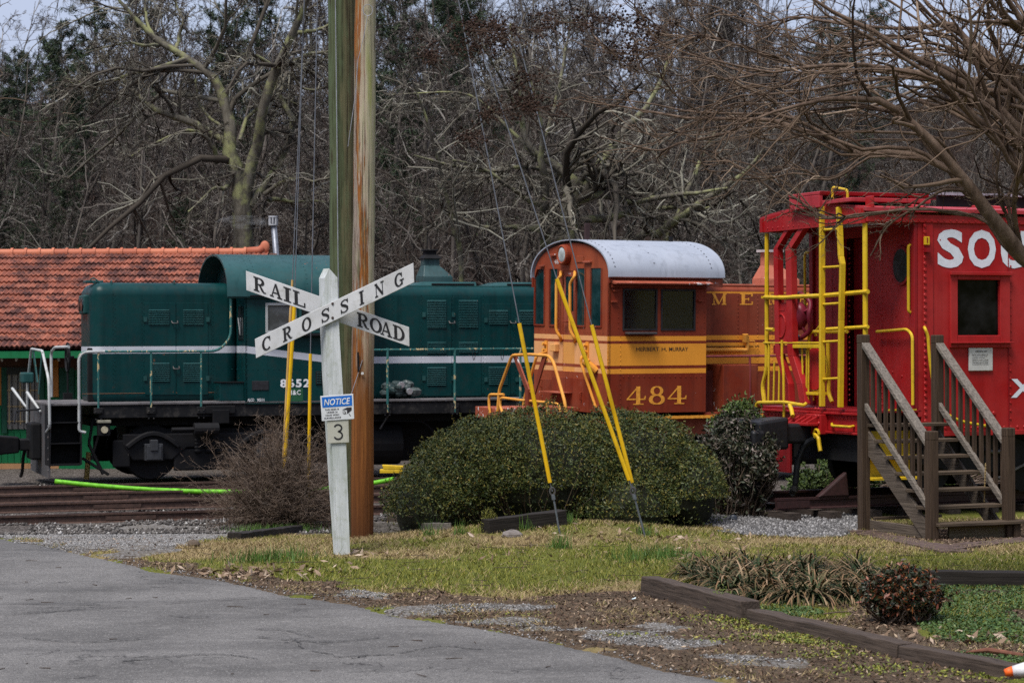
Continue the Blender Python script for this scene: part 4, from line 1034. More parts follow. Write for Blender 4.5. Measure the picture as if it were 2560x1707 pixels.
# front end with door and four windows
zpk = fo.zE(603, 1415, 0)
def arch_top(v): return zce + (zpk - .04 - zce) * math.sin(math.acos(max(-1, min(1, (v - 1.5) / 1.52)))) ** .85
E_ = lambda px, py, u=0.0: fo.E(px, py, u)
vW = [(E_(1336, 780).y, E_(1362.5, 780).y), (E_(1373, 780).y, E_(1396.5, 780).y), (E_(1439.5, 780).y, E_(1464, 780).y), (E_(1475, 780).y, E_(1505, 780).y)]
vW = [(min(a, b), max(a, b)) for a, b in vW]
zt_w, zb_w = E_(1450, 671).z, E_(1450, 817).z
vd = sorted((E_(1407, 800).y, E_(1437, 800).y))
front = MB(); cuts = sorted([0.0, W_O] + [x for w in vW for x in w] + vd)
for a, b in zip(cuts[:-1], cuts[1:]):
    if b - a < 1e-4: continue
    mid = (a + b) / 2
    isw = any(w[0] - 1e-6 <= a and b <= w[1] + 1e-6 for w in vW); isd = vd[0] - 1e-6 <= a and b <= vd[1] + 1e-6
    steps = 5; zlo = zcb
    if isd: continue
    if isw:
        front.box(.0, .05, a, b, zcb, zb_w); lo = [min(zt_w, arch_top(a) - .1), min(zt_w, arch_top(b) - .1)]
    else: lo = None
    for k in range(steps):
        v0, v1 = a + (b - a) * k / steps, a + (b - a) * (k + 1) / steps
        z00 = min(zt_w, arch_top(v0) - .12) if isw else zcb; z01 = min(zt_w, arch_top(v1) - .12) if isw else zcb
        front.hexa([(0, v0, z00), (0, v1, z01), (.05, v1, z01), (.05, v0, z00)], [(0, v0, arch_top(v0)), (0, v1, arch_top(v1)), (.05, v1, arch_top(v1)), (.05, v0, arch_top(v0))])
zdt, zdb = E_(1422, 677).z, E_(1422, 928).z
front.box(0, .05, vd[0], vd[1], zcb, zdb); 
for k in range(4):
    v0, v1 = vd[0] + (vd[1] - vd[0]) * k / 4, vd[0] + (vd[1] - vd[0]) * (k + 1) / 4
    front.hexa([(0, v0, zdt), (0, v1, zdt), (.05, v1, zdt), (.05, v0, zdt)], [(0, v0, arch_top(v0)), (0, v1, arch_top(v1)), (.05, v1, arch_top(v1)), (.05, v0, arch_top(v0))])
front.build('cab_front', M_ORF, OL)
M_GRGLASS = glass('green_tinted_glass', (.004, .02, .022), .04)  # dark green reflection put into the glass colour
for a, b in vW:
    m = MB(); n = 4
    fr = MB().box(-.015, .03, a, a + .03, zb_w, min(zt_w, arch_top(a) - .14)).box(-.015, .03, b - .03, b, zb_w, min(zt_w, arch_top(b) - .14)).box(-.02, .03, a + .03, b - .03, zb_w, zb_w + .03).build('front_window', M_MAR, OL)
    zA, zB = min(zt_w, arch_top(a) - .12), min(zt_w, arch_top(b) - .12)
    MB().hexa([(.012, a + .005, zb_w), (.012, b - .005, zb_w), (.02, b - .005, zb_w), (.02, a + .005, zb_w)], [(.012, a + .005, zA), (.012, b - .005, zB), (.02, b - .005, zB), (.02, a + .005, zA)]).build('pane', M_GRGLASS, fr)
zdw0, zdw1 = E_(1420, 778).z, E_(1420, 691).z
dr = MB().box(.012, .05, vd[0] + .008, vd[1] - .008, zdb, zdw0).box(.012, .05, vd[0] + .008, vd[1] - .008, zdw1, zdt).box(.012, .05, vd[0] + .008, vd[0] + .08, zdw0, zdw1).box(.012, .05, vd[1] - .08, vd[1] - .008, zdw0, zdw1)
dro = dr.build('cab_door', banded('door_enamel', (0.22, 0.05, 0.025), [(a, b, (0.66, 0.31, 0.08)) for a, b, c in bands], rough=.5, chip=(.6, .56, .56), chip_amt=-.03), OL)
MB().box(.02, .03, vd[0] + .07, vd[1] - .07, zdw0, zdw1).build('pane', M_GRGLASS, dro)
p = E_(1420, 804); MB().bent([(.012, p.y, p.z), (-.05, p.y, p.z), (-.05, p.y + .12, p.z)], .014, .02, 6).build('handle', M_MAR, dro)
# side windows
zfa = zwt
for a, b in we:
    t_ = .035; sa = MB().box(a, a + t_, -.015, .03, zwb, zwt).box(b - t_, b, -.015, .03, zwb, zwt).box(a + t_, b - t_, -.015, .03, zwb, zwb + t_).box(a + t_, b - t_, -.015, .03, zwt - t_, zwt)
    so = sa.build('side_window', paint('black_sash', (.015, .013, .014), rough=.5), OL)
    s_ = NT('clear_cab_glass'); 
    s_.b.inputs['Alpha'].default_value = .72; s_.b.inputs['Roughness'].default_value = .08; s_.b.inputs['Base Color'].default_value = (.01, .013, .014, 1)
    MB().box(a + t_ + .002, b - t_ - .002, .01, .016, zwb + t_ + .002, zwt - t_ - .002).build('pane', s_.m, so)
MB().box(.04, uc1 - .04, .6, W_O - .1, zcb + .1, zcb + .14).build('cab_floor', M_PIT, OL)
MB().box(.9, 1.3, 1.2, 1.8, zcb + .14, zwb + .25).box(1.5, 2.0, .9, 2.2, zcb + .14, zwb + .05).build('control_stand', plain('control_black', (.014, .014, .015), .5), OL, .03)
p = S(1570, 800, .3); gd = MB().disc((p.x, .32, p.z), (0, -1, 0), .22, .04, 28).build('wall_fan', plain('fan_brown', (.16, .075, .02), .5), OL)
MB().prism([(p.x + .22 * math.cos(R(a)), p.z + .22 * math.sin(R(a))) for a in range(165, 346, 12)], lambda q, t: (q[0], t, q[1]), .268, .278).build('cream_guard', plain('cream', (.5, .52, .38), .5), gd)
for px, py in ((1600, 796), (1601, 812)): q = S(px, py, .3); MB().disc((q.x, .3, q.z), (0, -1, 0), .045, .02, 14).build('gauge', plain('gauge_white', (.3, .32, .36), .3), OL)
vis = MB(); va, vb = U(1525), U(1767); z0, z1 = Z(716, 1640), Z(700, 1640)
vis.hexa([(va, -.22, z0 + .03), (vb, -.22, z0 + .03), (vb, -.003, z0 + .05), (va, -.003, z0 + .05)], [(va, -.24, z0 + .06), (vb, -.24, z0 + .06), (vb, -.003, z1), (va, -.003, z1)]).build('window_visor', M_PEEL, OL, .006)
MB().box(va, vb - .02, -.05, -.002, z0 - .03, z0 + .03).build('visor_rail', M_MAR, OL, .006)
MB().box(U(1561), U(1633), -.16, -.002, Z(836, 1600), Z(830, 1600)).build('arm_rest', plain('armrest', (.05, .04, .04), .7), OL, .015)
# silver roof
rh = 1.6; zre = Z(692, 1560) + .0; zrp = zpk + .03
ring_o = [(1.5 - rh * math.cos(PI * i / 30), zre + (zrp - zre) * math.sin(PI * i / 30) ** .85) for i in range(31)]
u_rf, u_rb = E_(1506, 692, 0).x - .05, U(1806, 0, 690)
ro = shell(ring_o, u_rf, u_rb, .018, 1.5).build('cab_roof', M_SILVER, OL)
for p in ro.data.polygons: p.use_smooth = True
ro.modifiers.new('edge', 'EDGE_SPLIT').split_angle = R(35)
for q0, q1 in ((0, 3),):
    MB().prism([(-.03, zre - .002), (-.03, zre - .19), (.0, zre - .19), (.0, zre - .002)], lambda p, t: (t, p[0], p[1]), uc1 + .004, u_rb - .01).build('eave_panel', M_PEEL, OL)
for v0 in (-.06, W_O + .02): MB().box(u_rf + .01, .0, v0, v0 + .04, zre - (.2 if v0 > 1 else .12), zre - .003).build('eave_drop', M_MAR, OL)
rv = MB()
for uu in (u_rf + .14, u_rf + .18 + .85, u_rb - .3):
    for i in range(2, 15):
        if uu == u_rf + .18 + .85 and i % 3: continue
        v, z = ring_o[i]; v2, z2 = ring_o[i + 1]; rv.rivet((uu, v, z), Vector((0, -(z2 - z), v2 - v)), .017)
rv.build('roof_rivet', plain('rivet_dark', (.12, .13, .15), .5), OL)
ex = U(1430, 1.5, 600); c = E_(1436, 600, .3); MB().box(c.x - .05, c.x + .05, 1.37, 1.43, zrp - .02, zrp + .32).build('whistle_post', plain('dark_post', (.035, .015, .015), .6), OL, .01)
MB().tube([(u_rb - .45, 1.2, zrp - .03), (u_rb - .45, 1.2, zrp + .09)], .04, 8).build('roof_horn', M_BLACK, OL)
# headlight and numbers on the arch
c = E_(1417, 637); hd = MB().disc((-.1, c.y, c.z), (1, 0, 0), .2, .12, 28).build('headlight', M_MAR, OL, .01)
MB().tube([(-.105, c.y + .17 * math.cos(2 * PI * i / 24), c.z + .17 * math.sin(2 * PI * i / 24)) for i in range(25)], .028, 6, False).build('rim', M_ORF, hd)
m = MB().ell((-.1, c.y, c.z), .035, .16, .16, 20, 10); m.build('lens', plain('lens_glass', (.36, .40, .40), .12, .0, .5, 6), hd, smooth_=True)
def fronts(px0, px1, py0, py1, uu=-.004):
    a, b = E_(px0, py1), E_(px1, py0); return lambda x, y: (uu, a.y + (b.y - a.y) * x, a.z + (b.z - a.z) * y)
M_WORN = plain('worn_white', (.55, .5, .48), .6)
letter('484', fronts(1386, 1402.5, 648, 660), M_WORN, OL, bold=.01)
letter('14', fronts(1420, 1426, 682, 686, .008), M_WORN, OL)
for (px0, px1, py) in ((1379, 1392, 638), (1352, 1362, 665), (1462, 1480, 655)): a, b = E_(px0, py), E_(px1, py); MB().box(-.05, 0, min(a.y, b.y), max(a.y, b.y), a.z - .02, a.z + .02).build('bracket', M_PEEL, OL, .006)
pp = MB().box(-.015, 0, *sorted((E_(1442, 640).y, E_(1460, 640).y)), E_(1450, 656).z, E_(1450, 640).z).build('cover_plate', M_ORF, OL, .005)
# grab rails on the front
def EP(px, py, u): q = fo.E(px, py, u); return (u, q.y, q.z)
MB().bent([EP(1402, 680, 0), EP(1402, 690, -.1), EP(1391, 702, -.12), EP(1390, 826, -.12), EP(1402, 844, -.06), EP(1402, 852, 0)], .03, .08, 8).build('grab_rail', M_OPIPE, OL)
MB().bent([EP(1437, 680, 0), EP(1437, 690, -.1), EP(1425, 708, -.12), EP(1425, 826, -.12), EP(1437, 846, -.06), EP(1437, 856, 0)], .03, .08, 8).build('grab_rail', M_OPIPE, OL)
for px, py in ((1366, 876), (1469, 880)):
    c = E_(px, py); m = MB().box(-.02, 0, c.y - .06, c.y + .06, c.z - .2, c.z + .2)
    for i in range(3): m.tube([(-.02, c.y, c.z - .12 + i * .12), (-.09, c.y, c.z - .1 + i * .12)], .035, 8)
    m.build('receptacle_hook', M_OPIPE, OL)
c = E_(1392, 866); MB().box(-.1, 0, c.y - .1, c.y + .12, c.z - .1, c.z + .05).build('socket_box', paint('faded_orange', (.6, .3, .1), rough=.6), OL, .012)
MB().bent([EP(1490, 1020, -.02), EP(1452, 906, -.15), EP(1453, 893, -.15), EP(1463, 888, 0)], .028, .08, 8).build('hand_rail', M_OPIPE, OL)
c = E_(1492, 912); o = MB().tube([(0, c.y, c.z - .12), (-.16, c.y + .12, c.z + .04)], .075, 12).tube([(-.15, c.y + .11, c.z + .03), (-.18, c.y + .14, c.z + .07)], .09, 12).build('jumper_socket', M_OPIPE, OL)
a, b = E_(1380, 976), E_(1432, 976); MB().box(-.28, 0, min(a.y, b.y), max(a.y, b.y), a.z - .02, a.z).build('step_shelf', M_PEEL, OL)
# lower front panels
for px0, px1, py0, py1 in ((1356, 1379, 948, 1022), (1381, 1480, 948, 1022)):
    a, b = E_(px0, py1), E_(px1, py0); MB().box(-.012, 0, min(a.y, b.y) + .01, max(a.y, b.y) - .01, E_(px0, py1).z, E_(px1, py0).z).build('access_panel', M_MAR, OL, .004)
for px, py in ((1356, 958), (1356, 995), (1456, 990)):
    c = E_(px, py); MB().bent([(-.01, c.y, c.z - .07), (-.06, c.y, c.z - .07), (-.06, c.y, c.z + .07), (-.01, c.y, c.z + .07)], .012, .02, 6).build('panel_handle', M_MAR, OL)
rv = MB()
for px in range(1340, 1520, 9): c = E_(px, 950 + (px - 1340) * .045); rv.rivet((-.001, c.y, c.z), (-1, 0, 0), .014)
for px in range(1340, 1515, 8): c = E_(px, 823 + (px - 1340) * .055); rv.rivet((-.001, c.y, c.z), (-1, 0, 0), .010)
for py in range(840, 1015, 12): c = S(1551, py, 0); rv.rivet((c.x, -.001, c.z), (0, -1, 0), .013)
for px in range(1558, 1762, 13): c = S(px, 941.5, 0); rv.rivet((c.x, -.001, c.z), (0, -1, 0), .016)
for px in range(1560, 1762, 10): c = S(px, 834, 0); rv.rivet((c.x, -.001, c.z), (0, -1, 0), .012)
for py in range(728, 832, 13):
    for px in (1546, 1744, 1761): c = S(px, py, 0); rv.rivet((c.x, -.001, c.z), (0, -1, 0), .013)
rv.build('rivet_row', M_OR, OL)
for px, py in ((1534, 754), (1750, 752), (1538, 727)): c = S(px, py, 0); MB().box(c.x - .06, c.x + .06, -.05, 0, c.z - .02, c.z + .02).build('mirror_bracket', M_MAR, OL, .006)
# lettering
def sideo(px0, px1, py0, py1, v=-.004, pv=0.0):
    a, b = S(px0, py1, pv), S(px1, py0, pv); return lambda x, y, *k: (a.x + (b.x - a.x) * x, pv + v - (k[0] if k else 0), a.z + (b.z - a.z) * y)
for wd, x0, x1 in (('HERBERT', 1590.6, 1647.5), ('H.', 1654, 1667), ('MURRAY', 1672.5, 1720)): letter(wd, sideo(x0, x1, 867.5, 877.6, -.004), MATS.get('black_letters') or plain('black_letters', (.02, .015, .014), .5), OL, bold=.006)
serif('484', sideo(1566, 1716.6, 964, 1012, -.004), plain('orange_letters', ORG, .5), OL, gap=.14)
for ch, x0, x1 in (('M', 1780, 1816), ('E', 1849.6, 1883), ('M', 1919, 1956), ('E', 1990, 2022)): serif(ch, sideo(x0, x1, 734, 761.5, -.004, H0), MATS['orange_letters'], OL)
# frame, hood behind the cab
zfd = zcb + .18; zrd = zcb - .1
u_of, u_ob = -1.9, 11.5
zh_t = Z(716, 1800, H0 + .15)
MB().box(uc1 - .02, u_ob - .6, H0, H1, zfd - .2, zh_t).build('engine_hood', banded('hood_enamel', MAR, [(zz(852.5), zz(840.5), ORG), (zz(914.5), zz(859.5), ORG), (zz(934.6), zz(922.5), ORG), (Z(733, 1800, H0), Z(729, 1800, H0), ORG)], fade=(0.25, 0.06, 0.03), rough=.5, dirt=(.07, .03, .02), dirt_amt=.35, chip=(.6, .56, .56), chip_amt=-.03), OL, .1, seg=3)
MB().box(uc1 + .3, u_ob - .7, H0 + .06, H1 - .06, zh_t - .003, zh_t + .05).build('hood_top', M_PEEL, OL, .02)
MB().box(uc1, u_ob, 0.02, W_O - .02, zcb - .14, zcb - .02).build('running_board', M_MAR, OL, .01)
MB().box(.0, u_ob, .0, .03, Z(1046, 1700), Z(1039, 1700)).build('sill_stripe', MATS['orange_letters'], OL)
MB().box(.0, u_ob, .2, W_O - .2, zcb - .45, zcb - .146).build('underframe', M_MAR, OL)
MB().box(u_of + .1, -.06, 1.15, W_O - .95, zcb - .14, Z(1024, 1515) + .0).build('end_platform', M_PEEL, OL, .01)
bb = MB().box(U(1811), U(1898), .03, H0 - .06, zcb - .02, Z(912, 1850)).build('battery_box', M_MAR, OL, .015)
MB().box(U(1766), U(1811) - .01, H0 - .3, H0 - .02, zcb - .02, Z(928, 1790)).build('cable_box', paint('dark_red', (.09, .018, .012), rough=.5), OL)
MB().tube([(uc1, .05, Z(891, 1770)), (U(2100), .05, Z(889, 1990))], .024, 8).build('hand_rail', paint('maroon_pipe', (.17, .03, .03), rough=.45), OL)
for px in (1878, 2050): MB().tube([(U(px), .05, Z(891, px)), (U(px), .03, zcb)], .024, 8).build('stanchion', MATS['maroon_pipe'], OL)
pipe = MB().bent([(uc1 + .02, H0 - .08, Z(874, 1790, H0)), (U(1862, H0), H0 - .08, Z(875, 1862, H0)), (U(1862, H0), H0 - .08, Z(840, 1862, H0))], .04, .05, 10); pipe.tube([(U(1857, H0), H0 - .08, Z(854, 1862, H0)), (U(1856, H0), H0 - .1, Z(835, 1862, H0))], .06, 10).tube([(U(1862, H0), H0 - .08, Z(852, 1862, H0)), (U(1880, H0), H0 - .08, Z(852, 1880, H0)), (U(1880, H0), H0 - .08, Z(870, 1880, H0))], .016, 6)
pipe.build('sand_pipe', M_OPIPE, OL)
MB().tube([(uc1 + .02, H0 - .04, Z(866, 1790, H0)), (U(1895, H0), H0 - .04, Z(866, 1895, H0))], .012, 5).build('conduit', M_BLACK, OL)
rv = MB()
for px in (1845, 1894, 1930):
    for py in range(740, 1000, 10):
        c = S(px, py, H0); rv.rivet((c.x, H0 - .001, c.z), (0, -1, 0), .014)
rv.build('rivet_row', MATS['hood_enamel'], OL)
for k in range(9):                                  # louvres near the caboose
    z = Z(855 + k * 5.4, 2000, H0); MB().box(U(1986, H0), U(2016, H0), H0 - .03, H0 - .001, z - .012, z + .012).build('louvre', M_BLACK, OL)
# salmon exhaust hood
sv = 1.2; zu = lambda py: Z(py, 1935, sv); sa, sb, ta, tb = U(1921, sv, 700), U(1999, sv, 700), U(1931, sv, 660), U(1960, sv, 660)
M_SALM = paint('salmon_stack', (.42, .12, .07), (.5, .19, .13), rough=.55, chip=(.7, .6, .58), chip_amt=.02, dirt=(.16, .04, .03), dirt_amt=.4)
exo = MB().box(sa, sb, 1.2, 1.8, zh_t + .0, zu(698)).hexa([(sa, 1.2, zu(698)), (sb, 1.2, zu(698)), (sb, 1.8, zu(698)), (sa, 1.8, zu(698))], [(ta, 1.35, zu(663)), (tb, 1.35, zu(663)), (tb, 1.65, zu(663)), (ta, 1.65, zu(663))]).build('exhaust_stack', M_SALM, OL, .01)
MB().box(ta, tb, 1.36, 1.64, zu(663), zu(630)).build('stack_neck', M_SALM, exo)
MB().box(ta - .06, tb + .06, 1.3, 1.7, zu(630), zu(624)).build('stack_cap', paint('pale_cap', (.4, .36, .36), rough=.6), exo)
# end platform rails
def er(pts, name, r=.03, rad=.1, mat=M_OPIPE): return MB().bent([EP(x, y, u) for x, y, u in pts], r, rad, 8).build(name, mat, OL)
UE = -1.85
er([(1244, 1030, UE), (1248, 975, UE), (1280, 888, UE), (1325, 886, UE), (1372, 889, UE), (1384, 905, UE), (1412, 1005, UE), (1415, 1030, UE)], 'end_rail')
er([(1307, 1030, -.6), (1310, 1000, -.6), (1342, 888, -.6), (1365, 880, -.2)], 'end_rail')
er([(1225, 1032, UE), (1222, 1008, UE), (1223, 986, UE), (1259, 986, UE)], 'step_rail', .026)
er([(1256, 1030, UE), (1250, 1015, UE), (1251, 997, UE), (1256, 994, UE), (1300, 1000, UE), (1370, 1006, UE), (1396, 1010, UE), (1401, 1030, UE)], 'step_rail', .026)
er([(1368, 1034, UE), (1368, 1006, UE)], 'step_rail', .026)
for p, q in (((1284, 885), (1320, 980)), ((1362, 885), (1332, 985))):
    A, B = Vector(EP(*p, UE)), Vector(EP(*q, UE)); d = Vector((.02, .11, 0))
    MB().hexa([A - d, A + d, A + d + Vector((.03, 0, 0)), A - d + Vector((.03, 0, 0))], [B - d, B + d, B + d + Vector((.03, 0, 0)), B - d + Vector((.03, 0, 0))]).build('rail_strap', M_PEEL if p[0] < 1300 else M_MAR, OL)
c = Vector(EP(1321, 1000, UE)); MB().box(UE - .04, UE + .04, c.y - .07, c.y + .07, zcb - .1, c.z + .2).build('drop_bracket', M_MAR, OL)
# running gear, mostly behind the hedge
zr = Z(1205, 1700) 
for uc in (.7, 8.5):
    o = MB().box(uc - 1.3, uc + 1.3, .5, W_O - .5, zr + .3, zr + .7).build('truck', M_BLACK, OL)
    for vv in (.2, W_O - .32): MB().box(uc - 1.5, uc + 1.5, vv, vv + .12, zr + .35, zr + .75).build('side_frame', M_BLACK, o, .03)
    for k in (-1.0, 1.0): wheelset(o, uc + k, zr, .48, .4)
MB().tube([(2.6, .7, zr + .6), (6.2, .7, zr + .6)], .4, 16).build('fuel_tank', M_BLACK, OL)
# ================================================================ RED CABOOSE
PHI_C = R(23.1)
fk = Frame(2166, 1027, 31.0, PHI_C)
CB = empty('caboose', 'bright red caboose with yellow ladder and white lettering behind the wooden stairs', 'caboose', tuple(fk.o), (0, 0, PHI_C))
S, U, Z = fk.S, fk.u, fk.z
E_ = lambda px, py, u=0.0: fk.E(px, py, u)
RED = (0.30, 0.006, 0.008)
M_RED = paint('caboose_red', RED, (0.37, 0.03, 0.03), rough=.38, chip=(.10, .02, .015), chip_amt=-.045, dirt=(.10, .006, .006), dirt_amt=.35, streak=.3)
M_REDD = paint('caboose_deep_red', (0.20, 0.008, 0.012), (.26, .012, .015), rough=.38, dirt_amt=.3)
M_REDT = paint('caboose_roof_red', (.34, .02, .028), (.40, .05, .06), rough=.42, dirt=(.16, .05, .06), dirt_amt=.4)
M_YEL = paint('safety_yellow', (.56, .36, .008), (.62, .42, .03), rough=.42, dirt=(.16, .09, .01), dirt_amt=.5, chip=(.12, .05, .02), chip_amt=-.02)
M_MAROON = paint('brake_maroon', (.14, .012, .025), (.2, .02, .04), rough=.35)
W_C = E_(1908, 1000).y
ub = U(2303, 0, 800); uL = 9.0
zdk = Z(1026, 2160); zev = Z(557, 2330); zsl = Z(1077, 2400); zsb = Z(1089, 2400)
pk = .52                                            # rise of the roof
vc = W_C / 2
# body
uw0, uw1 = U(2391), U(2497); zw0, zw1 = Z(838, 2440), Z(700, 2440)
b = MB()
b.box(ub, uw0, 0, .05, zsb, zev).box(uw1, uL, 0, .05, zsb, zev).box(uw0, uw1, 0, .05, zsb, zw0).box(uw0, uw1, 0, .05, zw1, zev)
b.build('side_wall', M_RED, CB)
MB().box(ub, uL, W_C - .05, W_C, zsb, zev).box(uL - .05, uL, .05, W_C - .05, zsb, zev).build('far_wall', M_RED, CB)
MB().box(ub, uL, .1, W_C - .1, zdk - .16, zdk - .01).build('floor', M_PIT, CB)
# end wall with doorway
vd0, vd1 = sorted((E_(2150, 900, ub).y, E_(2118, 900, ub).y)); vd0 -= .25; zdr = E_(2136, 596, ub).z
hw0, hw1 = ub - .05, ub
MB().box(hw0, hw1, 0, vd0, zdk - .1, zev + .02).box(hw0, hw1, vd1, W_C, zdk - .1, zev + .02).box(hw0, hw1, vd0, vd1, zdr, zev + .02).build('end_wall', M_RED, CB)
d = MB().box(ub + .12, ub + .16, vd0, vd1, zdk, zdr).build('end_door', M_REDD, CB)
c = E_(2147, 792, ub + .12); MB().ell((ub + .08, vd0 + .16, c.z), .035, .05, .05, 12, 8).build('door_knob', M_YEL, d)
MB().box(hw0 - .02, hw0 - .001, vd1 + .002, vd1 + .16, zdk, zdr + .1).build('door_jamb', M_RED, CB)
o = E_(2256, 664, hw0); op = MB(); ov = [(o.y + .19 * math.cos(2 * PI * i / 28), o.z + .235 * math.sin(2 * PI * i / 28)) for i in range(28)]
op.prism([(o.y + .235 * math.cos(2 * PI * i / 28), o.z + .28 * math.sin(2 * PI * i / 28)) for i in range(28)], lambda p, t: (t, p[0], p[1]), hw0 - .03, hw0 - .001)
oo = op.build('oval_window', M_REDD, CB, .01)
MB().prism(ov, lambda p, t: (t, p[0], p[1]), hw0 - .034, hw0 - .0305).build('pane', M_GLASS, oo)
MB().box(hw0 - .06, hw0 - .001, .0, .13, zdk, zev).build('corner_post', M_REDD, CB, .01)
MB().box(hw0 - .05, hw0 - .001, W_C - .1, W_C, zdk, zev).build('corner_post', M_REDD, CB, .01)
MB().box(ub + .03, ub + .19, -.02, -.001, zsl, zev).build('corner_strap', M_RED, CB, .01)
MB().box(ub - .05, ub, vd1 + .3, vd1 + .34, zdk, zev).build('wall_strip', M_RED, CB)
# side details: top plate, sill, panel seams, rivets
MB().box(0, uL, -.035, -.002, Z(557, 2330) - .005, Z(538, 2330)).build('letter_board', M_RED, CB, .008)
MB().box(ub, uL, -.03, -.001, zsb - .0, zsl).build('side_sill', M_RED, CB, .006)
rv = MB()
def row(px0, px1, py0, py1, n, r=.02, v=-.001):
    for i in range(n):
        t = i / max(1, n - 1); p = S(px0 + (px1 - px0) * t, py0 + (py1 - py0) * t, 0); rv.rivet((p.x, v, p.z), (0, -1, 0), r)
row(2310, 2312, 565, 1068, 33, .028, -.02); row(2526, 2526, 566, 1066, 26, .02); row(2185, 2560, 549, 556, 25, .02, -.035); row(2315, 2560, 1071, 1066, 16, .022); row(2560, 2560, 1066, 1066, 1)
row(2463, 2463, 1032, 1064, 3, .03); row(2485, 2485, 1032, 1064, 3, .03); row(2560, 2620, 560, 562, 5, .02); row(2350, 2520, 600, 602, 2, .015)
rv.build('rivet_row', M_RED, CB)
rv = MB()
for px, py0, py1, n in ((2290, 600, 1010, 30), (2205, 640, 1010, 26), (2124, 620, 1000, 30), (2044, 600, 1010, 26)):
    for i in range(n): c = E_(px, py0 + (py1 - py0) * i / (n - 1), hw0); rv.rivet((hw0 - .001, c.y, c.z), (-1, 0, 0), .016)
for px, py in ((2230, 700), (2240, 790), (2247, 856), (2232, 930), (2255, 940), (2085, 720), (2100, 790), (2075, 900)): c = E_(px, py, hw0); rv.rivet((hw0 - .001, c.y, c.z), (-1, 0, 0), .018)
rv.build('rivet_row', M_RED, CB)
um = U(2520); MB().box(um, um + .012, -.012, -.001, zsl, zev - .05).build('seam_strip', M_REDD, CB)
# window
fo0, fo1 = U(2373), U(2522); zf0, zf1 = Z(869, 2440), Z(685, 2440)
fr = MB().box(fo0, uw0, -.045, -.001, zf0, zf1).box(uw1, fo1, -.045, -.001, zf0, zf1).box(uw0, uw1, -.045, -.001, zf0, zw0).box(uw0, uw1, -.045, -.001, zw1, zf1)
wf = fr.build('side_window', M_RED, CB, .01)
MB().box(fo0 - .02, fo1 + .02, -.10, -.046, Z(858, 2440), Z(855, 2440)).box(fo0 - .02, fo1 + .02, -.09, -.046, zf1 - .02, zf1 + .03).build('sill', M_RED, wf, .006)
MB().box(uw0 + .004, uw1 - .004, .012, .02, zw0 + .004, zw1 - .004).build('pane', glass('black_glass', (.002, .002, .0025), .09, .12), wf)
# plaque and lettering
pa, pb = S(2420, 927), S(2479, 869)
pq = MB().box(pa.x, pb.x, -.03, -.001, pa.z, pb.z).build('plaque', plain('plaque_white', (.50, .50, .48), .5, 0, .15), CB, .008)
M_INK = plain('ink', (.03, .03, .035), .6)
def sidek(px0, px1, py0, py1, v):
    a, b_ = S(px0, py1), S(px1, py0); return lambda x, y, *k: (a.x + (b_.x - a.x) * x, v, a.z + (b_.z - a.z) * y)
letter('CABOOSE NO. X387', sidek(2435, 2464, 876.5, 880, -.033), M_INK, pq, bold=.03)
for i, t in enumerate(('Built for Southern Railway, 1947', 'This caboose traveled through', 'many points of the state', 'Retired from service in 1970 and', 'donated to the State of Alabama', 'to the railroad museum as a reminder', 'Presented by the Museum Foundation')):
    letter(t, sidek(2427.5, 2427.5 + 40 * min(1, len(t) / 31), 885.2 + i * 4.05, 888 + i * 4.05, -.033), M_INK, pq, bold=.02)
M_WH = plain('caboose_white', (.62, .65, .72), .45, 0, .08)
for ch, x0, x1, y0, y1 in (('S', 2343, 2408, 574, 669.5), ('O', 2419, 2489, 575.5, 670), ('U', 2502, 2542, 578, 671), ('T', 2542.5, 2604, 579.5, 671), ('H', 2616, 2680, 581, 671)):
    if ch == 'U': x1 = 2568
    if ch == 'T': x0, x1 = 2576, 2640
    letter(ch, sidek(x0, x1, y0, y1, -.006), M_WH, CB, bold=.035)
letter('X387', sidek(2527, 2690, 944.5, 995, -.006), M_WH, CB, bold=.03)
mk = S(2312.5, 602); MB().box(mk.x - .04, mk.x + .04, -.06, -.022, mk.z - .06, mk.z + .055).build('marker_bracket', M_YEL, CB, .006); MB().box(mk.x - .008, mk.x + .008, -.064, -.0605, mk.z - .03, mk.z + .04).box(mk.x - .04, mk.x + .05, -.1, -.022, mk.z - .16, mk.z - .10).build('marker_slot', M_REDD, CB)
# ---- roof: shallow arch over body and platform
def roof_z(v, base): return base + pk * (1 - abs((v - vc) / (vc + .1)) ** 2.3)
u_r0 = -.03
zrf = E_(1909, 581, -.03).z + .21
pk = E_(2035, 512, -.1).z - zrf
ringc = [(-.08 + (W_C + .10) * i / 20, roof_z(-.08 + (W_C + .10) * i / 20, zrf)) for i in range(21)]
def slab(ring, u0, u1, th):
    m = MB(); n = len(ring); vs = [(u, v, z - d) for d in (0, th) for u in (u0, u1) for v, z in ring]; fs = []
    for i in range(n - 1): fs += [(i, n + i, n + i + 1, i + 1), (2 * n + i, 2 * n + i + 1, 3 * n + i + 1, 3 * n + i), (i, i + 1, 2 * n + i + 1, 2 * n + i), (n + i, 3 * n + i, 3 * n + i + 1, n + i + 1)]
    return m.add(vs, fs + [(0, 2 * n, 3 * n, n), (n - 1, 2 * n - 1, 4 * n - 1, 3 * n - 1)])
ro = slab(ringc, u_r0, uL, .05).build('roof', M_REDT, CB)
for uu in (ub, ub + 1.5, ub + 3.2): MB().tube([(uu, v, z + .005) for v, z in ringc], .03, 6).build('roof_seam', M_REDT, CB)
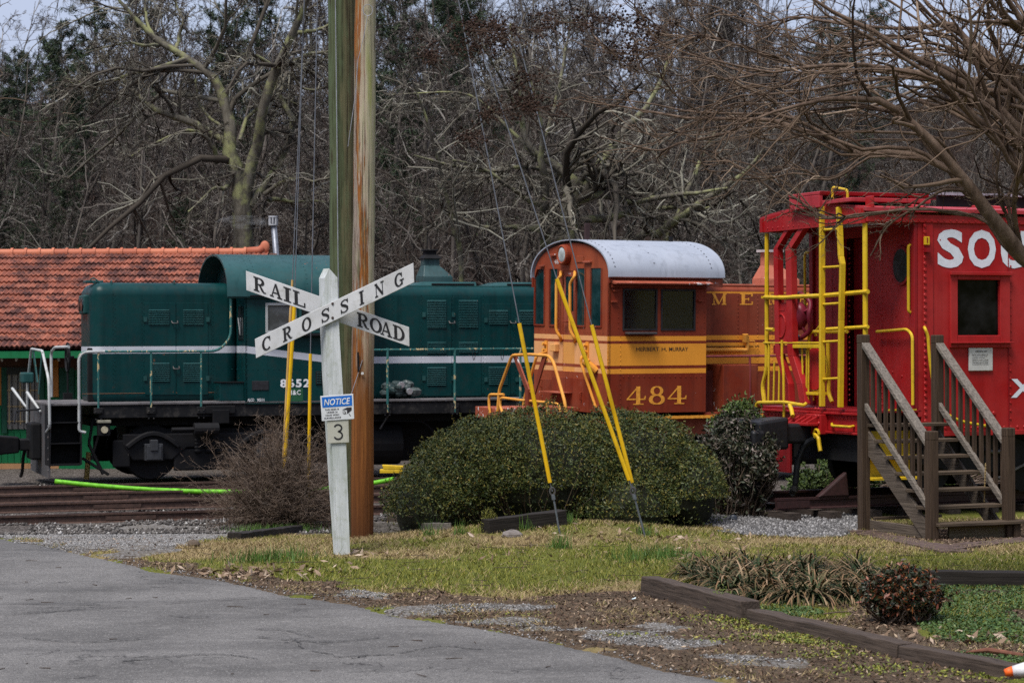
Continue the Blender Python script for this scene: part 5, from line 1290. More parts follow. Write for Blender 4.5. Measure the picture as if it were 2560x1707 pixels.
# end fascia plate following the arch
zfb = E_(1909, 581, u_r0).z
fa = MB(); n = 20
for i in range(n):
    v0, v1 = W_C * i / n, W_C * (i + 1) / n
    fa.hexa([(u_r0 - .01, v0, zfb), (u_r0 - .01, v1, zfb), (u_r0 + .03, v1, zfb), (u_r0 + .03, v0, zfb)], [(u_r0 - .01, v0, roof_z(v0, zrf) - .035), (u_r0 - .01, v1, roof_z(v1, zrf) - .035), (u_r0 + .03, v1, roof_z(v1, zrf) - .035), (u_r0 + .03, v0, roof_z(v0, zrf) - .035)])
for i in range(19): fa.rivet((u_r0 - .01, W_C * (i + .5) / 19, zfb + .05), (-1, 0, 0), .016)
for i in range(19): fa.rivet((u_r0 - .01, W_C * (i + .5) / 19, roof_z(W_C * (i + .5) / 19, zrf) - .09), (-1, 0, 0), .016)
fa.build('end_fascia', M_RED, CB)
for v0_ in (.02, W_C - .10): MB().box(u_r0 - .03, ub, v0_, v0_ + .08, zfb, zrf - .01).build('platform_plate', M_RED, CB)
MB().box(u_r0 + .04, ub - .06, .11, W_C - .11, zfb + .12, zfb + .15).build('platform_ceiling', plain('ceiling_soot', (.02, .008, .008), .8), CB)  # platform ceiling in an even near-black red
# raised running board on the roof
zrr = E_(2035, 478, -.2).z - .11
wk = MB().hexa([(u_r0 - .1, vc - .42, zrr + .06), (u_r0 - .1, vc + .42, zrr + .06), (ub + .8, vc + .42, zrr + .06), (ub + .8, vc - .42, zrr + .06)], [(u_r0 - .1, vc - .45, zrr + .11), (u_r0 - .1, vc + .45, zrr + .11), (ub + .8, vc + .45, zrr + .11), (ub + .8, vc - .45, zrr + .11)])
wk.box(u_r0 - .1, u_r0 - .04, vc - .42, vc + .42, zrf + pk - .05, zrr + .06)
for uu in (u_r0 + .3, ub - .2, ub + .5): wk.box(uu, uu + .06, vc - .4, vc + .4, zrf + pk - .05, zrr + .06)
wk.build('roof_walk', M_REDT, CB, .01)
MB().box(u_r0 - .08, ub + .3, .2, vc - .46, roof_z(.5, zrf) + .02, roof_z(.5, zrf) + .08).build('side_walk', M_REDT, CB, .01)
M_GALV = plain('galvanised', (.30, .31, .36), .5, .3)
for u0, u1 in ((ub + .9, ub + 2.2), (ub + 2.25, uL - .5)): MB().box(u0, u1, vc - .55, vc + .45, zrr + .09, zrr + .13).build('roof_grating', M_GALV, CB); MB().box(u0, u1, vc - .5, vc - .46, zrr - .1, zrr + .085).build('grating_rib', M_BLACK, CB)
p0, p1 = (U(2086, .9, 470), .9), (U(2138, .3, 480), .45)
zg = roof_z(.8, zrf) + .08
MB().bent([(p0[0], .95, zg - .06), (p0[0], .95, zg + .17), (p1[0], .5, zg + .10), (p1[0], .5, zg - .06)], .02, .06, 8).build('roof_grab', M_YEL, CB)
MB().box(U(2174), U(2180), -.08, .1, zrf - .0, zrf + .16).build('gutter_spout', M_RED, CB, .01)
# ---- platform
MB().box(0, ub, 0, W_C, zdk - .04, zdk).build('platform_deck', M_REDD, CB, .008)
zes = E_(2030, 1083, 0).z
es = MB().box(.0, .05, 0, W_C, zes + .06, zdk - .045).box(-.05, .06, 0, W_C, zdk - .075, zdk - .042).box(-.05, .05, .0, vc - .35, zes + .02, zes + .055)
for v in np.concatenate([np.linspace(.12, .6, 6), np.linspace(W_C - .65, W_C - .15, 6)]): es.rivet((0, v, (zes + zdk) / 2 + .06), (-1, 0, 0), .022)
es.build('end_sill', M_RED, CB, .006)
st = MB().box(-.12, 0, vc - .42, vc + .42, zes + .0, zdk - .08)
for i in range(5): st.hexa([(-.3, vc - .32 + i * .16 - .012, zdk - .2), (-.3, vc - .32 + i * .16 + .012, zdk - .2), (-.12, vc - .32 + i * .16 + .012, zdk - .24), (-.12, vc - .32 + i * .16 - .012, zdk - .24)], [(-.28, vc - .32 + i * .16 - .012, zdk - .18), (-.28, vc - .32 + i * .16 + .012, zdk - .18), (-.12, vc - .32 + i * .16 + .012, zdk - .1), (-.12, vc - .32 + i * .16 - .012, zdk - .1)])
st.box(-.3, -.12, vc - .36, vc + .36, zes + .12, zdk - .2)
for k in (-.36, -.28):
    for j in range(4): st.rivet((-.121, vc + k, zes + .06 + j * .1), (-1, 0, 0), .03)
st.build('striker_plate', M_RED, CB, .01)
# coupler
zcp = E_(1975, 1085, -.5).z
M_CPL = plain('coupler_black', (.007, .007, .009), .5, 0, .4)
k = MB().box(-.55, -.1, vc - .16, vc + .16, zcp - .14, zcp + .14)
k.hexa([(-1.0, vc - .22, zcp - .22), (-1.0, vc + .32, zcp - .2), (-.5, vc + .2, zcp - .2), (-.5, vc - .2, zcp - .22)], [(-1.0, vc - .22, zcp + .18), (-1.0, vc + .32, zcp + .2), (-.5, vc + .2, zcp + .24), (-.5, vc - .2, zcp + .24)])
ko = k.build('coupler', M_CPL, CB, .04)
MB().box(-1.14, -.98, vc + .02, vc + .38, zcp - .24, zcp + .22).build('knuckle', M_CPL, ko, .06, seg=3); MB().box(-1.12, -.9, vc - .26, vc - .06, zcp - .26, zcp + .06).build('guard_arm', M_CPL, ko, .05, seg=3)
EP = lambda px, py, u: (u, fk.E(px, py, u).y, fk.E(px, py, u).z)
def yb(pts, name, r=.022, rad=.08, mat=None, parent=CB): return MB().bent([EP(x, y, u) for x, y, u in pts], r, rad, 8).build(name, mat or M_YEL, parent)
yb([(1915, 1074, -.1), (1888, 1071, -.12), (1890, 1040, -.15), (1891, 1006, -.15), (1960, 1005, -.16), (2010, 1013, -.16), (2016, 1008, -.12)], 'uncoupling_bar', .026)
yb([(1974, 1012, -.17), (1979, 1024, -.25), (1982, 1040, -.3)], 'uncoupling_link', .03)
yb([(1960, 1042, -.1), (1959, 930, -.1), (1955, 900, -.1), (1955, 850, -.1)], 'lever_rod', .02)
yb([(1903, 1051, -.1), (1917, 1052, -.1)], 'grab_iron', .02)
yb([(2080, 1059, -.01), (2080, 1064, -.09), (2125, 1067, -.09), (2134, 1065, -.01)], 'grab_iron', .019, .03)
MB().bent([EP(2048, 1090, -.1), EP(2030, 1098, -.15), EP(2010, 1112, -.2), EP(1994, 1150, -.25), EP(1988, 1210, -.25)], .045, .25, 10).build('air_hose', plain('rubber', (.018, .02, .024), .5), CB)
MB().tube([EP(1988, 1211, -.25), EP(1986, 1222, -.25), EP(1980, 1232, -.25), EP(1983, 1240, -.25)], [.04, .055, .05, .03], 8).build('hose_coupling', M_STEEL, CB)
m = MB().bent([EP(2036, 1085, -.16), EP(2046, 1092, -.17), EP(2048, 1110, -.17), EP(2051, 1127, -.17)], .028, .05, 6); c = fk.E(2041, 1084, -.16); m.tube([(c.x, c.y + .07 * math.cos(i * PI / 6), c.z + .06 * math.sin(i * PI / 6)) for i in range(13)], .02, 6, False); m.build('angle_cock', M_YEL, CB)
# corner posts and rails
zfa = zfb
def vpost(px, py0, py1, u, r, name='corner_post', mat=None): return MB().tube([EP(px, py0, u), EP(px, py1, u)], r, 10).build(name, mat or M_YEL, CB)
yb([(1917, 583, .02), (1917, 640, .02), (1917, 925, .02), (1906, 965, .02), (1911, 1003, .02)], 'corner_post', .034, .12)
vn = .05
MB().bent([(.02, vn, zfb), (.02, vn, E_(2168, 1000).z), ], .036, .05, 10).build('corner_post', M_YEL, CB)
vpost(1911, 740, 746, .0, .05, 'rail_joint')
yb([(1912, 743, -.02), (1960, 744, -.02), (1985, 742, -.02), (2060, 739, -.03), (2170, 729, -.0)], 'platform_rail', .032, .05)
yb([(1917, 823, -.02), (1934, 824, -.02)], 'platform_rail', .028); yb([(2067, 823, -.02), (2170, 817, -.0)], 'platform_rail', .026)
yb([(1909, 857, -.01), (2052, 857, -.01)], 'platform_rail', .014)
for px in (1923, 1936, 1949): yb([(px, 858 if px < 1930 else 905, .0), (px - 2, 1003, .0)], 'rail_bar', .016)
yb([(2019, 995, .25), (2023, 840, .25), (2030, 829, .25), (2056, 830, .25), (2118, 829, .25)], 'hand_rail', .026)
yb([(2040, 840, .3), (2039, 830, .3), (2056, 808, .3)], 'hand_rail', .024)
c0, c1 = fk.E(1987, 865, .02), fk.E(2056, 865, .02); MB().box(-.02, .06, min(c0.y, c1.y), max(c0.y, c1.y), c0.z - .03, c0.z + .025).build('gate_bar', M_YEL, CB, .006)
for px in (1991, 2005, 2017, 2022): yb([(px, 868, .05), (px + (2 if px < 2010 else -1), 940 if px < 2010 else 1000, .05)], 'gate_picket', .014, .03)
c0, c1 = fk.E(2010, 981, .1), fk.E(2056, 981, .1); MB().box(.02, .2, min(c0.y, c1.y), max(c0.y, c1.y), c0.z - .03, c0.z + .012).build('foot_rest', M_YEL, CB, .006)
for px in (2012, 2022, 2034): yb([(px, 983, .1), (px, 1001, .1)], 'rest_leg', .014, .02)
# red disc signal
c = fk.E(2036, 922, .12); ds = MB().prism([(c.y + .29 * math.cos(2 * PI * i / 32), c.z + .30 * math.sin(2 * PI * i / 32)) for i in range(32)], lambda p, t: (t, p[0], p[1]), .11, .13).build('target_disc', M_RED, CB)
MB().tube([(.14, c.y + .31 * math.cos(2 * PI * i / 32), c.z + .32 * math.sin(2 * PI * i / 32)) for i in range(33)], .012, 5, False).build('disc_rim', M_YEL, ds)
# red end braces with bolted plate
for (pa_, w) in (((1936, 1004), .12), ((1968, 1008), .16)):
    px = pa_[0]
    pts = [(px + (38 if w > .13 else 33), 1008, -.02), (px + 30, 960, -.02), (px + 8, 890, -.02), (px + 6, 860, -.02), (px + 2, 622, -.04), (px + (34 if w > .13 else 32), 572, -.02)]
    q = [Vector(EP(*p)) for p in pts]; m = MB()
    for A, B in zip(q[:-1], q[1:]):
        d = Vector((0, w * .5, 0)); e = Vector((.10, 0, 0)); m.hexa([A - d, A + d, A + d + e, A - d + e], [B - d, B + d, B + d + e, B - d + e])
    m.build('end_brace', M_RED, CB, .006)
c0, c1 = fk.E(1936, 800, .0), fk.E(1972, 800, .0)
bp = MB().box(-.0, .03, c1.y, c0.y, fk.E(1950, 858, 0).z, fk.E(1950, 757, 0).z).build('brake_plate', M_RED, CB, .006)
c = fk.E(1953, 814, 0); MB().tube([(-.005, c.y + .13 * math.cos(2 * PI * i / 20), c.z + .17 * math.sin(2 * PI * i / 20)) for i in range(21)], .012, 5, False).box(-.006, -.001, c.y - .1, c.y + .1, c.z + .22, c.z + .25).build('plate_rib', M_RED, bp)
MB().box(.0, .05, c1.y - .02, c0.y + .04, fk.E(1950, 885, 0).z, fk.E(1950, 863, 0).z).build('brace_tie', M_REDD, CB, .006)
c = fk.E(2000, 790, .18); bw = MB(); n = 30
bw.tube([(c.x + .03 * math.cos(5 * 2 * PI * i / n), c.y + .30 * math.cos(2 * PI * i / n), c.z + .33 * math.sin(2 * PI * i / n)) for i in range(n + 1)], .036, 7, False)
for i in range(5): q = 2 * PI * i / 5 + .3; bw.tube([(c.x - .06, c.y, c.z), (c.x - .03, c.y + .17 * math.cos(q), c.z + .18 * math.sin(q)), (c.x, c.y + .29 * math.cos(q), c.z + .32 * math.sin(q))], .022, 6)
bw.ell((c.x - .03, c.y - .02, c.z), .13, .17, .21, 14, 10); bw.build('brake_wheel', M_MAROON, CB, smooth_=True)
# ---- ladder
la, lb = EP(2060, 1016, -.03), EP(2108, 1018, -.03)
def stile(pts, w=.075):
    q = [Vector(EP(x, y, u)) for x, y, u in pts]; m = MB()
    for A, B in zip(q[:-1], q[1:]):
        d = Vector((0, w * .35, 0)); e = Vector((w, 0, 0)); m.hexa([A - d - e, A + d - e, A + d, A - d], [B - d - e, B + d - e, B + d, B - d])
    return m.build('ladder_stile', M_YEL, CB, .005)
stile([(2061, 1016, -.03), (2061, 540, -.03), (2060, 518, -.03), (2069, 508, .12)]); stile([(2107, 1018, -.03), (2109, 800, -.03), (2112, 660, -.05), (2108, 640, -.05), (2105, 560, -.03), (2103, 520, -.03), (2112, 511, .12)])
for py in (572, 666, 758, 852, 945): yb([(2055, py + 3, -.06), (2102, py, -.06)], 'ladder_rung', .018)
yb([(2070, 850, .2), (2072, 985, .2), (2080, 1005, .2)], 'ladder_brace', .03)
# grab irons of the body corner
MB().bent([(hw0, .1, Z(612, 2286)), (hw0 - .09, .1, Z(612, 2286)), (hw0 - .09, .1, Z(780, 2282)), (hw0, .1, Z(783, 2282))], .022, .05, 8).build('grab_rail', M_YEL, CB)
c = [fk.E(x, y, hw0 - .1) for x, y in ((2192, 829), (2268, 823), (2281, 838), (2282, 1012))]
MB().bent([(hw0 - .1, p.y, p.z) for p in c], .022, .08, 8).build('grab_rail', M_YEL, CB)
P3 = lambda px, py, v: (fk.S(px, py, v).x, v, fk.S(px, py, v).z)
MB().bent([P3(2311, 818, -.02), P3(2313, 822, -.09), P3(2320, 840, -.09), P3(2324, 900, -.09), P3(2337, 985, -.09), P3(2358, 1030, -.09), P3(2400, 1053, -.09), P3(2460, 1064, -.09), P3(2466, 1064, -.02)], .022, .15, 8).build('grab_rail', M_YEL, CB)
MB().bent([(hw0, W_C - .03, E_(2025, 632, ub).z), (hw0 - .06, W_C + .1, E_(2025, 632, ub).z), (hw0 - .06, W_C + .1, E_(2025, 787, ub).z), (hw0, W_C - .03, E_(2025, 787, ub).z)], .02, .05, 8).build('grab_rail', M_YEL, CB)
MB().box(.35, ub - .08, .0 - .003, .02, zdk - .01, zdk + .012).build('step_edge', M_YEL, CB)
# steps: far side panel, near side yellow risers, truck, wheels in the dark
zsp = E_(1918, 1176, .0).z
MB().box(.0, .25, W_C - .03, W_C, zsp, zes + .05).build('far_step_panel', M_RED, CB, .006); MB().box(.02, .05, W_C - .75, W_C - .03, zsp, zes + .0).build('step_riser', M_REDD, CB)
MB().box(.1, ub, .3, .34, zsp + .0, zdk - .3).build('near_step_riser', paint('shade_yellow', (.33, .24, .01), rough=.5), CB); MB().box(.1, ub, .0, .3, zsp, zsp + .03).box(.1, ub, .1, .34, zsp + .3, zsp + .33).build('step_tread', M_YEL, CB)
MB().box(.1, uL, .36, W_C - .2, zsb - .35, zsb + .1).build('underframe', M_PIT, CB); MB().box(ub + 2.6, uL, .25, W_C - .6, zsb - .75, zsb - .355).build('equipment_box', M_PIT, CB)  # added black box stands in for the deep shade under the caboose
zrc = zdk - 1.22
for uc in (2.1,):
    o = MB().box(uc - .9, uc + .9, .6, W_C - .6, zrc + .3, zrc + .75).build('truck', M_PIT, CB)
    for vv in (.3, W_C - .42): MB().prism([(uc - 1.1, zrc + .62), (uc - .4, zrc + .85), (uc + .4, zrc + .85), (uc + 1.1, zrc + .62), (uc + 1.1, zrc + .45), (uc + .4, zrc + .3), (uc - .4, zrc + .3), (uc - 1.1, zrc + .45)], lambda p, y: (p[0], y, p[1]), vv, vv + .1).build('side_frame', M_BLACK, o, .02)
    for k in (-.85, .85):
        for vv, d_ in ((.45, 1), (W_C - .45, -1)): MB().disc((uc + k, vv, zrc + .42), (0, d_, 0), .42, .12, 28).build('wheel', M_BLACK, o)
    for k in (-.35, 0, .35): MB().box(uc + k - .05, uc + k + .05, .25, .3, zrc + .3, zrc + .9).build('truck_spring', M_BLACK, o)
MB().tube([P3(2466, 1128, .2), P3(2508, 1128, .2)], .03, 8).build('brake_rod', M_STEEL, CB); MB().tube([P3(2495, 1195, .2), P3(2600, 1140, .2)], .02, 6).build('brake_lever', M_STEEL, CB)
# ---- its short track
rz = zrc - .158
tc = empty('railway_track', 'short rusty track end under the red caboose with a bumper stop', 'railway track', tuple(fk.M @ Vector((-1.0, .75, rz))), (0, 0, PHI_C))
M_RUSTR = plain('rust_red_rail', (.028, .009, .009), .65, 0, .4, 16)
me_r = rail_mesh(10).mesh('rail')
for vv in (0, W_C - 1.5 + .05): o = obj('rail', me_r, M_RUSTR, tc); o.location = (-.35 if vv else .0, vv, 0)
me_t = MB().box(-.1, .1, -.35, W_C - .4, -.15, -.03).mesh('tie')
for i in range(13): o = obj('tie', me_t, M_TIE, tc); o.location = (.1 + i * .65, 0, 0)
MB().hexa([(.65, -.06, .16), (1.15, -.06, .16), (1.15, .06, .16), (.65, .06, .16)], [(1.0, -.05, .42), (1.12, -.05, .5), (1.12, .05, .5), (1.0, .05, .42)]).build('bumper_stop', M_RUSTR, tc, .02)
MB().box(-.02, .5, -.075, -.06, .03, .12).build('joint_bar', M_RUSTR, tc)

# ================================================================ WOODEN STAIRS
M_DECK = wood('stair_wood_along', (.028, .019, .013), (.12, .088, .06), 0, crack=.6)
M_DECKY = wood('stair_wood_across', (.035, .026, .02), (.15, .12, .095), 1, crack=.6)
M_DECKZ = wood('stair_wood_upright', (.024, .014, .009), (.085, .056, .036), 2, crack=.6)
M_RAILW = wood('stair_rail_wood', (.06, .05, .042), (.23, .20, .17), 1, crack=.8)
pb = at(2160, 1326, 29.9)
fs = Frame(2160, 1326, 29.9, PHI_C)
zg = gz(fs.o.x, fs.o.y)
ST_ = empty('wooden_stairs', 'weathered grey wooden stairs with railings leading up to the red caboose platform', 'stairs', tuple(fs.o), (0, 0, PHI_C))
zL = fs.z(1058, 2200, -.05)                         # landing height
zfl = fs.M @ Vector((0, -2, 0))
wS = fs.u(2345, 0, 1060) - fs.u(2160, 0, 1060)      # tread length
ys = lambda px, py, u: fs.E(px, py, u)
q = ys(2330, 1361, 0.0); runY = q.y                 # how far the stair comes forward (negative v)
zF = gz(*(fs.M @ Vector((0, runY, 0)))[:2]) - .02
n_t = 7; run = runY / (n_t - .5)
pw = .125
def post(u, v, z0, z1, name='newel_post'):
    o = MB().box(u - pw / 2, u + pw / 2, v - pw / 2, v + pw / 2, z0, z1).build(name, M_DECKZ, ST_, .008)
    MB().box(u - pw / 2 - .003, u + pw / 2 + .003, v - pw / 2 - .003, v + pw / 2 + .003, z1 - .115, z1 + .004).build('post_cap', M_DECKZ, o, .014); return o
zt0 = fs.z(837, 2160, 0); zt1 = fs.E(2335, 1078, 0).z
post(0, 0, zF - .05, zt0); post(wS, 0, zL - .4, fs.z(838, 2303, 0))
post(0, runY, zF - .05, zt1); post(wS, runY, zF + .02, zt1 + .02)
rise = (zL - zF - .23) / (n_t - 1)
for i in range(n_t):
    z = zL - rise * i; y = run * i
    MB().box(-.01 if 0 < i < n_t - 1 else .02, wS + .02 if i < n_t - 1 else wS + .22, y + run * 1.08, y - .02, z - .045, z).build('tread', M_DECK, ST_, .008)
for u in (.03, wS - .05):
    m = MB(); t_ = .045
    ze = zL - .048 - rise * 6.2; lo = [(u, 0, zL - .048), (u + t_, 0, zL - .048), (u + t_, 0, zL - .38), (u, 0, zL - .38)]
    hi = [(u, run * 6.2, ze), (u + t_, run * 6.2, ze), (u + t_, run * 6.2, ze - .26), (u, run * 6.2, ze - .26)]
    m.hexa(lo, hi); m.build('stringer', M_DECKY, ST_, .006)
    for i in range(1, n_t - 1):
        z = zL - rise * i; MB().hexa([(u + .002, run * i + run, z - .05), (u + t_ - .002, run * i + run, z - .05), (u + t_ - .002, run * i, z - .05), (u + .002, run * i, z - .05)], [(u + .002, run * i + run, z - .046), (u + t_ - .002, run * i + run, z - .046), (u + t_ - .002, run * i, z - .046), (u + .002, run * i, z - .046)])
MB().box(.05, .09, runY + .06, -.06, zF - .03, zF + .16).build('base_board', M_DECKY, ST_, .006); MB().box(.1, wS, -.1, -.06, zF + .16, zF + .2).build('cross_board', M_DECK, ST_, .006)
MB().box(.25, wS + .02, runY - .02 + .01, runY + .03, zF - .06, zF + .18).build('front_riser', wood('riser_mossy', (.06, .045, .03), (.16, .13, .08), 0, lichen=(.10, .10, .03)), ST_, .006)
MB().box(wS + .02, wS + .12, runY - .1, runY + .05, zF - .06, zF + .18).build('step_block', M_DECKZ, ST_, .006)
# hand rails, lower rails, balusters
for u, uo in ((0.0, .02), (wS, .0)):
    za, zb_ = (zt0 - .10) if u == 0 else fs.z(838, 2303, 0) - .10, zt1 - .12
    def rail(z_a, z_b, w, h, name, mat):
        return MB().hexa([(u - w / 2, -pw / 2, z_a - h), (u + w / 2, -pw / 2, z_a - h), (u + w / 2, -pw / 2, z_a), (u - w / 2, -pw / 2, z_a)], [(u - w / 2, runY + pw / 2, z_b - h), (u + w / 2, runY + pw / 2, z_b - h), (u + w / 2, runY + pw / 2, z_b), (u - w / 2, runY + pw / 2, z_b)]).build(name, mat, ST_, .008)
    rail(za, zb_, .13, .07, 'hand_rail', M_RAILW)
    zla, zlb = za - .80, zb_ - .80
    rail(zla, zlb, .055, .10, 'lower_rail', M_RAILW)
    nb = 9
    for i in range(nb):
        t = (i + .7) / (nb + .4); y = -pw / 2 + (runY + pw) * t; zt_ = za + (zb_ - za) * t - .07; zl = zla + (zlb - zla) * t
        MB().box(u - .022 + .035, u + .022 + .035, y - .022, y + .022, zl - .12, zt_).build('baluster', M_DECKZ, ST_)
ch = MB()
for i in range(26):
    p = fs.E(2464 - i * .15, 1160 + i * 3.7, wS - .08); ch.ell((wS - .08, p.y, p.z), .012, .014 if i % 2 else .008, .016, 6, 4)
tag(ch.build('chain', plain('brass_chain', (.28, .2, .09), .5, .3)), 'thin tarnished chain hanging down the right newel post of the wooden stairs', 'chain').matrix_world = fs.M
# brick edging of the stair landing: flat pavers laid end to end
M_BRICK = plain('paver_brown', (.085, .055, .045), .9, 0, .5, 8)
be = empty('brick_edging', 'curved line of flat brown pavers at the foot of the wooden stairs', 'edging', tuple(on_ground(2330, 1378)))
path = [on_ground(*p) for p in ((2118, 1330), (2180, 1345), (2240, 1358), (2300, 1371), (2345, 1382), (2395, 1378), (2440, 1370), (2490, 1364), (2560, 1357), (2640, 1350))]
dist = np.cumsum([0] + [(a - b).length for a, b in zip(path[:-1], path[1:])]); nb = int(dist[-1] / .2)
meb = MB().box(-.092, .092, -.09, .09, -.05, .022).mesh('brick')
for i in range(nb):
    dd = (i + .5) * .2; k = max(0, int(np.searchsorted(dist, dd)) - 1); t = (dd - dist[k]) / (dist[k + 1] - dist[k]); p = path[k].lerp(path[k + 1], t); dr = path[k + 1] - path[k]
    for row_ in (0, 1):
        o = obj('brick', meb, M_BRICK, be); nrm_ = Vector((-dr.y, dr.x, 0)).normalized() * (.1 + .19 * row_); w = p + nrm_
        o.location = Vector((w.x, w.y, gz(w.x, w.y) + random.uniform(0, .012))) - be.location; o.rotation_euler = (random.uniform(-.05, .05), random.uniform(-.05, .05), math.atan2(dr.y, dr.x) + random.uniform(-.05, .05))
# ================================================================ CROSSING SIGN
M_WPOST = wood('white_post', (.40, .43, .44), (.66, .69, .71), 2, rough=.6, crack=.35, tint=(.34, .38, .35), lichen=(.25, .28, .19))
M_BOARD = paint('white_board', (.50, .51, .52), (.62, .63, .65), rough=.55, dirt=(.20, .20, .15), dirt_amt=.55, streak=.15, big=3)
M_LBLK = plain('black_sign_letters', (.012, .012, .014), .5)
YX = 25.3
base = on_ground(858, 1388); YX = base.y
XS = empty('railroad_crossing_sign', 'white wooden crossbuck reading RAILROAD CROSSING on a leaning pointed post', 'crossing sign', tuple(base))
def W(px, py, dY=0.0): return at(px, py, YX + dY) - base
m = MB(); d0, d1 = -.0, .13
zb = -.25
def quad(pts, dY0, dY1):
    return [tuple(W(x, y, dY0)) for x, y in pts], [tuple(W(x, y, dY1)) for x, y in pts]
front = [(852, 1440), (877.5, 1440), (875.5, 1392), (866, 1125), (855, 940), (846.5, 800), (843.5, 694), (823, 671), (807, 695), (808, 760), (814, 940), (825, 1125), (838, 1385), (841, 1440)]
front = [(877.5, 1440), (875.5, 1392), (866, 1125), (855, 940), (846.5, 800), (843.5, 694), (823, 671), (812, 695), (813.5, 800), (820, 940), (831, 1125), (848.5, 1385), (852, 1440)]
P0 = [W(x, y) for x, y in front]; Lf = Vector((-.075, .12, 0)); Rt = Vector((-.0, .12, 0))
n = len(front)
back = [p + Lf for p in P0]
m.add([tuple(p) for p in P0] + [tuple(p) for p in back], [tuple(range(n)), tuple(range(2 * n - 1, n - 1, -1))] + [(i, n + i, n + (i + 1) % n, (i + 1) % n) for i in range(n)])
m.build('post', M_WPOST, XS)
def board(c4, dY0, th, name='board'):
    a = [W(x, y, dY0) for x, y in c4]; b = [p + Vector((0, th, 0)) for p in a]
    return MB().hexa([tuple(p) for p in a], [tuple(p) for p in b]).build(name, M_BOARD, XS, .004)
b1 = board([(637, 847.5), (640, 895.7), (1035.6, 706), (1033.6, 657)], -.035, .03)
b2 = board([(614.6, 677), (616, 725.8), (1023.7, 866.3), (1022.6, 818)], .10, .03)
def along(c4, dY0, s0, s1, h0, h1, slant=True):
    TL, BL, BR, TR = [W(x, y, dY0) for x, y in c4]
    ax = (TR - TL); up0 = (TL - BL); n_ = Vector((-ax.z, 0, ax.x)).normalized(); hgt = abs((TL - BL).dot(n_))
    o = BL
    def fn(x, y, k=0.0):
        s_ = s0 + (s1 - s0) * x; h = h0 + (h1 - h0) * y
        return o + ax * s_ + n_ * (hgt * h) + Vector((0, -k, 0)) + ax.normalized() * (up0.dot(ax.normalized()) * h)
    return fn
C1 = [(637, 847.5), (640, 895.7), (1035.6, 706), (1033.6, 657)]; C2 = [(614.6, 677), (616, 725.8), (1023.7, 866.3), (1022.6, 818)]
for i, (ch, s_) in enumerate(zip('CROSSING', (.075, .205, .326, .445, .565, .673, .785, .91))):
    w = .030 if ch == 'I' else .058
    serif(ch, along(C1, -.039, s_ - w / 2 - .004, s_ + w / 2 - .004, .16, .84), M_LBLK, b1)
for ch, s_ in zip('RAIL', (.083, .182, .252, .325)):
    w = .046 if ch == 'I' else .076
    serif(ch, along(C2, .096, s_ - w / 2, s_ + w / 2, .15, .86), M_LBLK, b2)
for ch, s_ in zip('ROAD', (.716, .795, .858, .936)):
    serif(ch, along(C2, .096, s_ - .037, s_ + .037, .15, .86), M_LBLK, b2)
mb = MB()
for px, py in ((831.5, 759), (831.5, 794.5)): mb.rivet(tuple(W(px, py, -.036)), (0, -1, 0), .017)
mb.build('bolt', plain('rusty_bolt', (.05, .03, .025), .6), XS)
# notice plate and number plate
def plate(c4, dY0, th, name, mat, bev=.012):
    a = [W(x, y, dY0) for x, y in c4]; b = [p + Vector((0, th, 0)) for p in a]
    return MB().hexa([tuple(p) for p in a], [tuple(p) for p in b]).build(name, mat, XS, bev, angle=80)
def inplate(c4, dY0):
    TL, BL, BR, TR = [W(x, y, dY0) for x, y in c4]
    return lambda x, y: (BL * (1 - x) * (1 - y) + BR * x * (1 - y) + TR * x * y + TL * (1 - x) * y)
NC = [(800.4, 989.8), (804.7, 1052.5), (885.6, 1047), (883, 984)]
npl = plate(NC, -.03, .006, 'notice_plate', paint('notice_white', (.56, .58, .60), rough=.4, dirt=(.2, .2, .18), dirt_amt=.3))
f0 = inplate(NC, -.0325); sub = lambda f, x0, x1, y0, y1: (lambda x, y: f(x0 + (x1 - x0) * x, y0 + (y1 - y0) * y))
q = [f0(.045, .535), f0(.955, .535), f0(.955, .945), f0(.045, .945)]
MB().hexa([tuple(p) for p in q], [tuple(p + Vector((0, .0015, 0))) for p in q]).build('blue_band', plain('notice_blue', (.008, .13, .50), .4, 0, .1), npl)
f1 = inplate(NC, -.0350); f2 = inplate(NC, -.0325)
letter('NOTICE', sub(f1, .10, .90, .61, .86), plain('notice_white_print', (.7, .72, .74), .5), npl, bold=.012, shear=.22)
M_NBLK = plain('notice_black', (.02, .018, .022), .5)
for t, x0, x1, y0, y1 in (('THIS AREA IS', .11, .545, .405, .47), ('UNDER 24', .165, .495, .295, .36), ('HOUR VIDEO', .125, .545, .185, .25), ('SURVEILLANCE', .08, .595, .07, .14)): letter(t, sub(f2, x0, x1, y0, y1), M_NBLK, npl, bold=.02)
def flat(pts, f, name, mat, parent):
    return obj(name, np_mesh_poly(name, [tuple(f(x, y)) for x, y in pts]), mat, parent)
def np_mesh_poly(name, vs):
    me = bpy.data.meshes.new(name); me.from_pydata(vs, [], [tuple(range(len(vs)))]); me.update(); return me
cm = [(.63, .40), (.80, .475), (.935, .475), (.935, .36), (.80, .23), (.78, .23), (.78, .375), (.66, .375)]
flat([(.63, .395), (.80, .475), (.935, .475), (.935, .36), (.81, .235), (.785, .245), (.785, .385)], f2, 'camera_symbol', M_NBLK, npl)
flat([(.70 + .045 * math.cos(R(a)), .28 + .075 * math.sin(R(a))) for a in range(-80, 100, 15)] + [(.695 + .02 * math.cos(R(a)), .28 + .06 * math.sin(R(a))) for a in range(90, -90, -15)], f2, 'camera_symbol', M_NBLK, npl)
flat([(.665, .375), (.655, .29), (.668, .23), (.78, .225), (.78, .24), (.68, .245), (.668, .29), (.677, .37)], f2, 'camera_symbol', M_NBLK, npl)
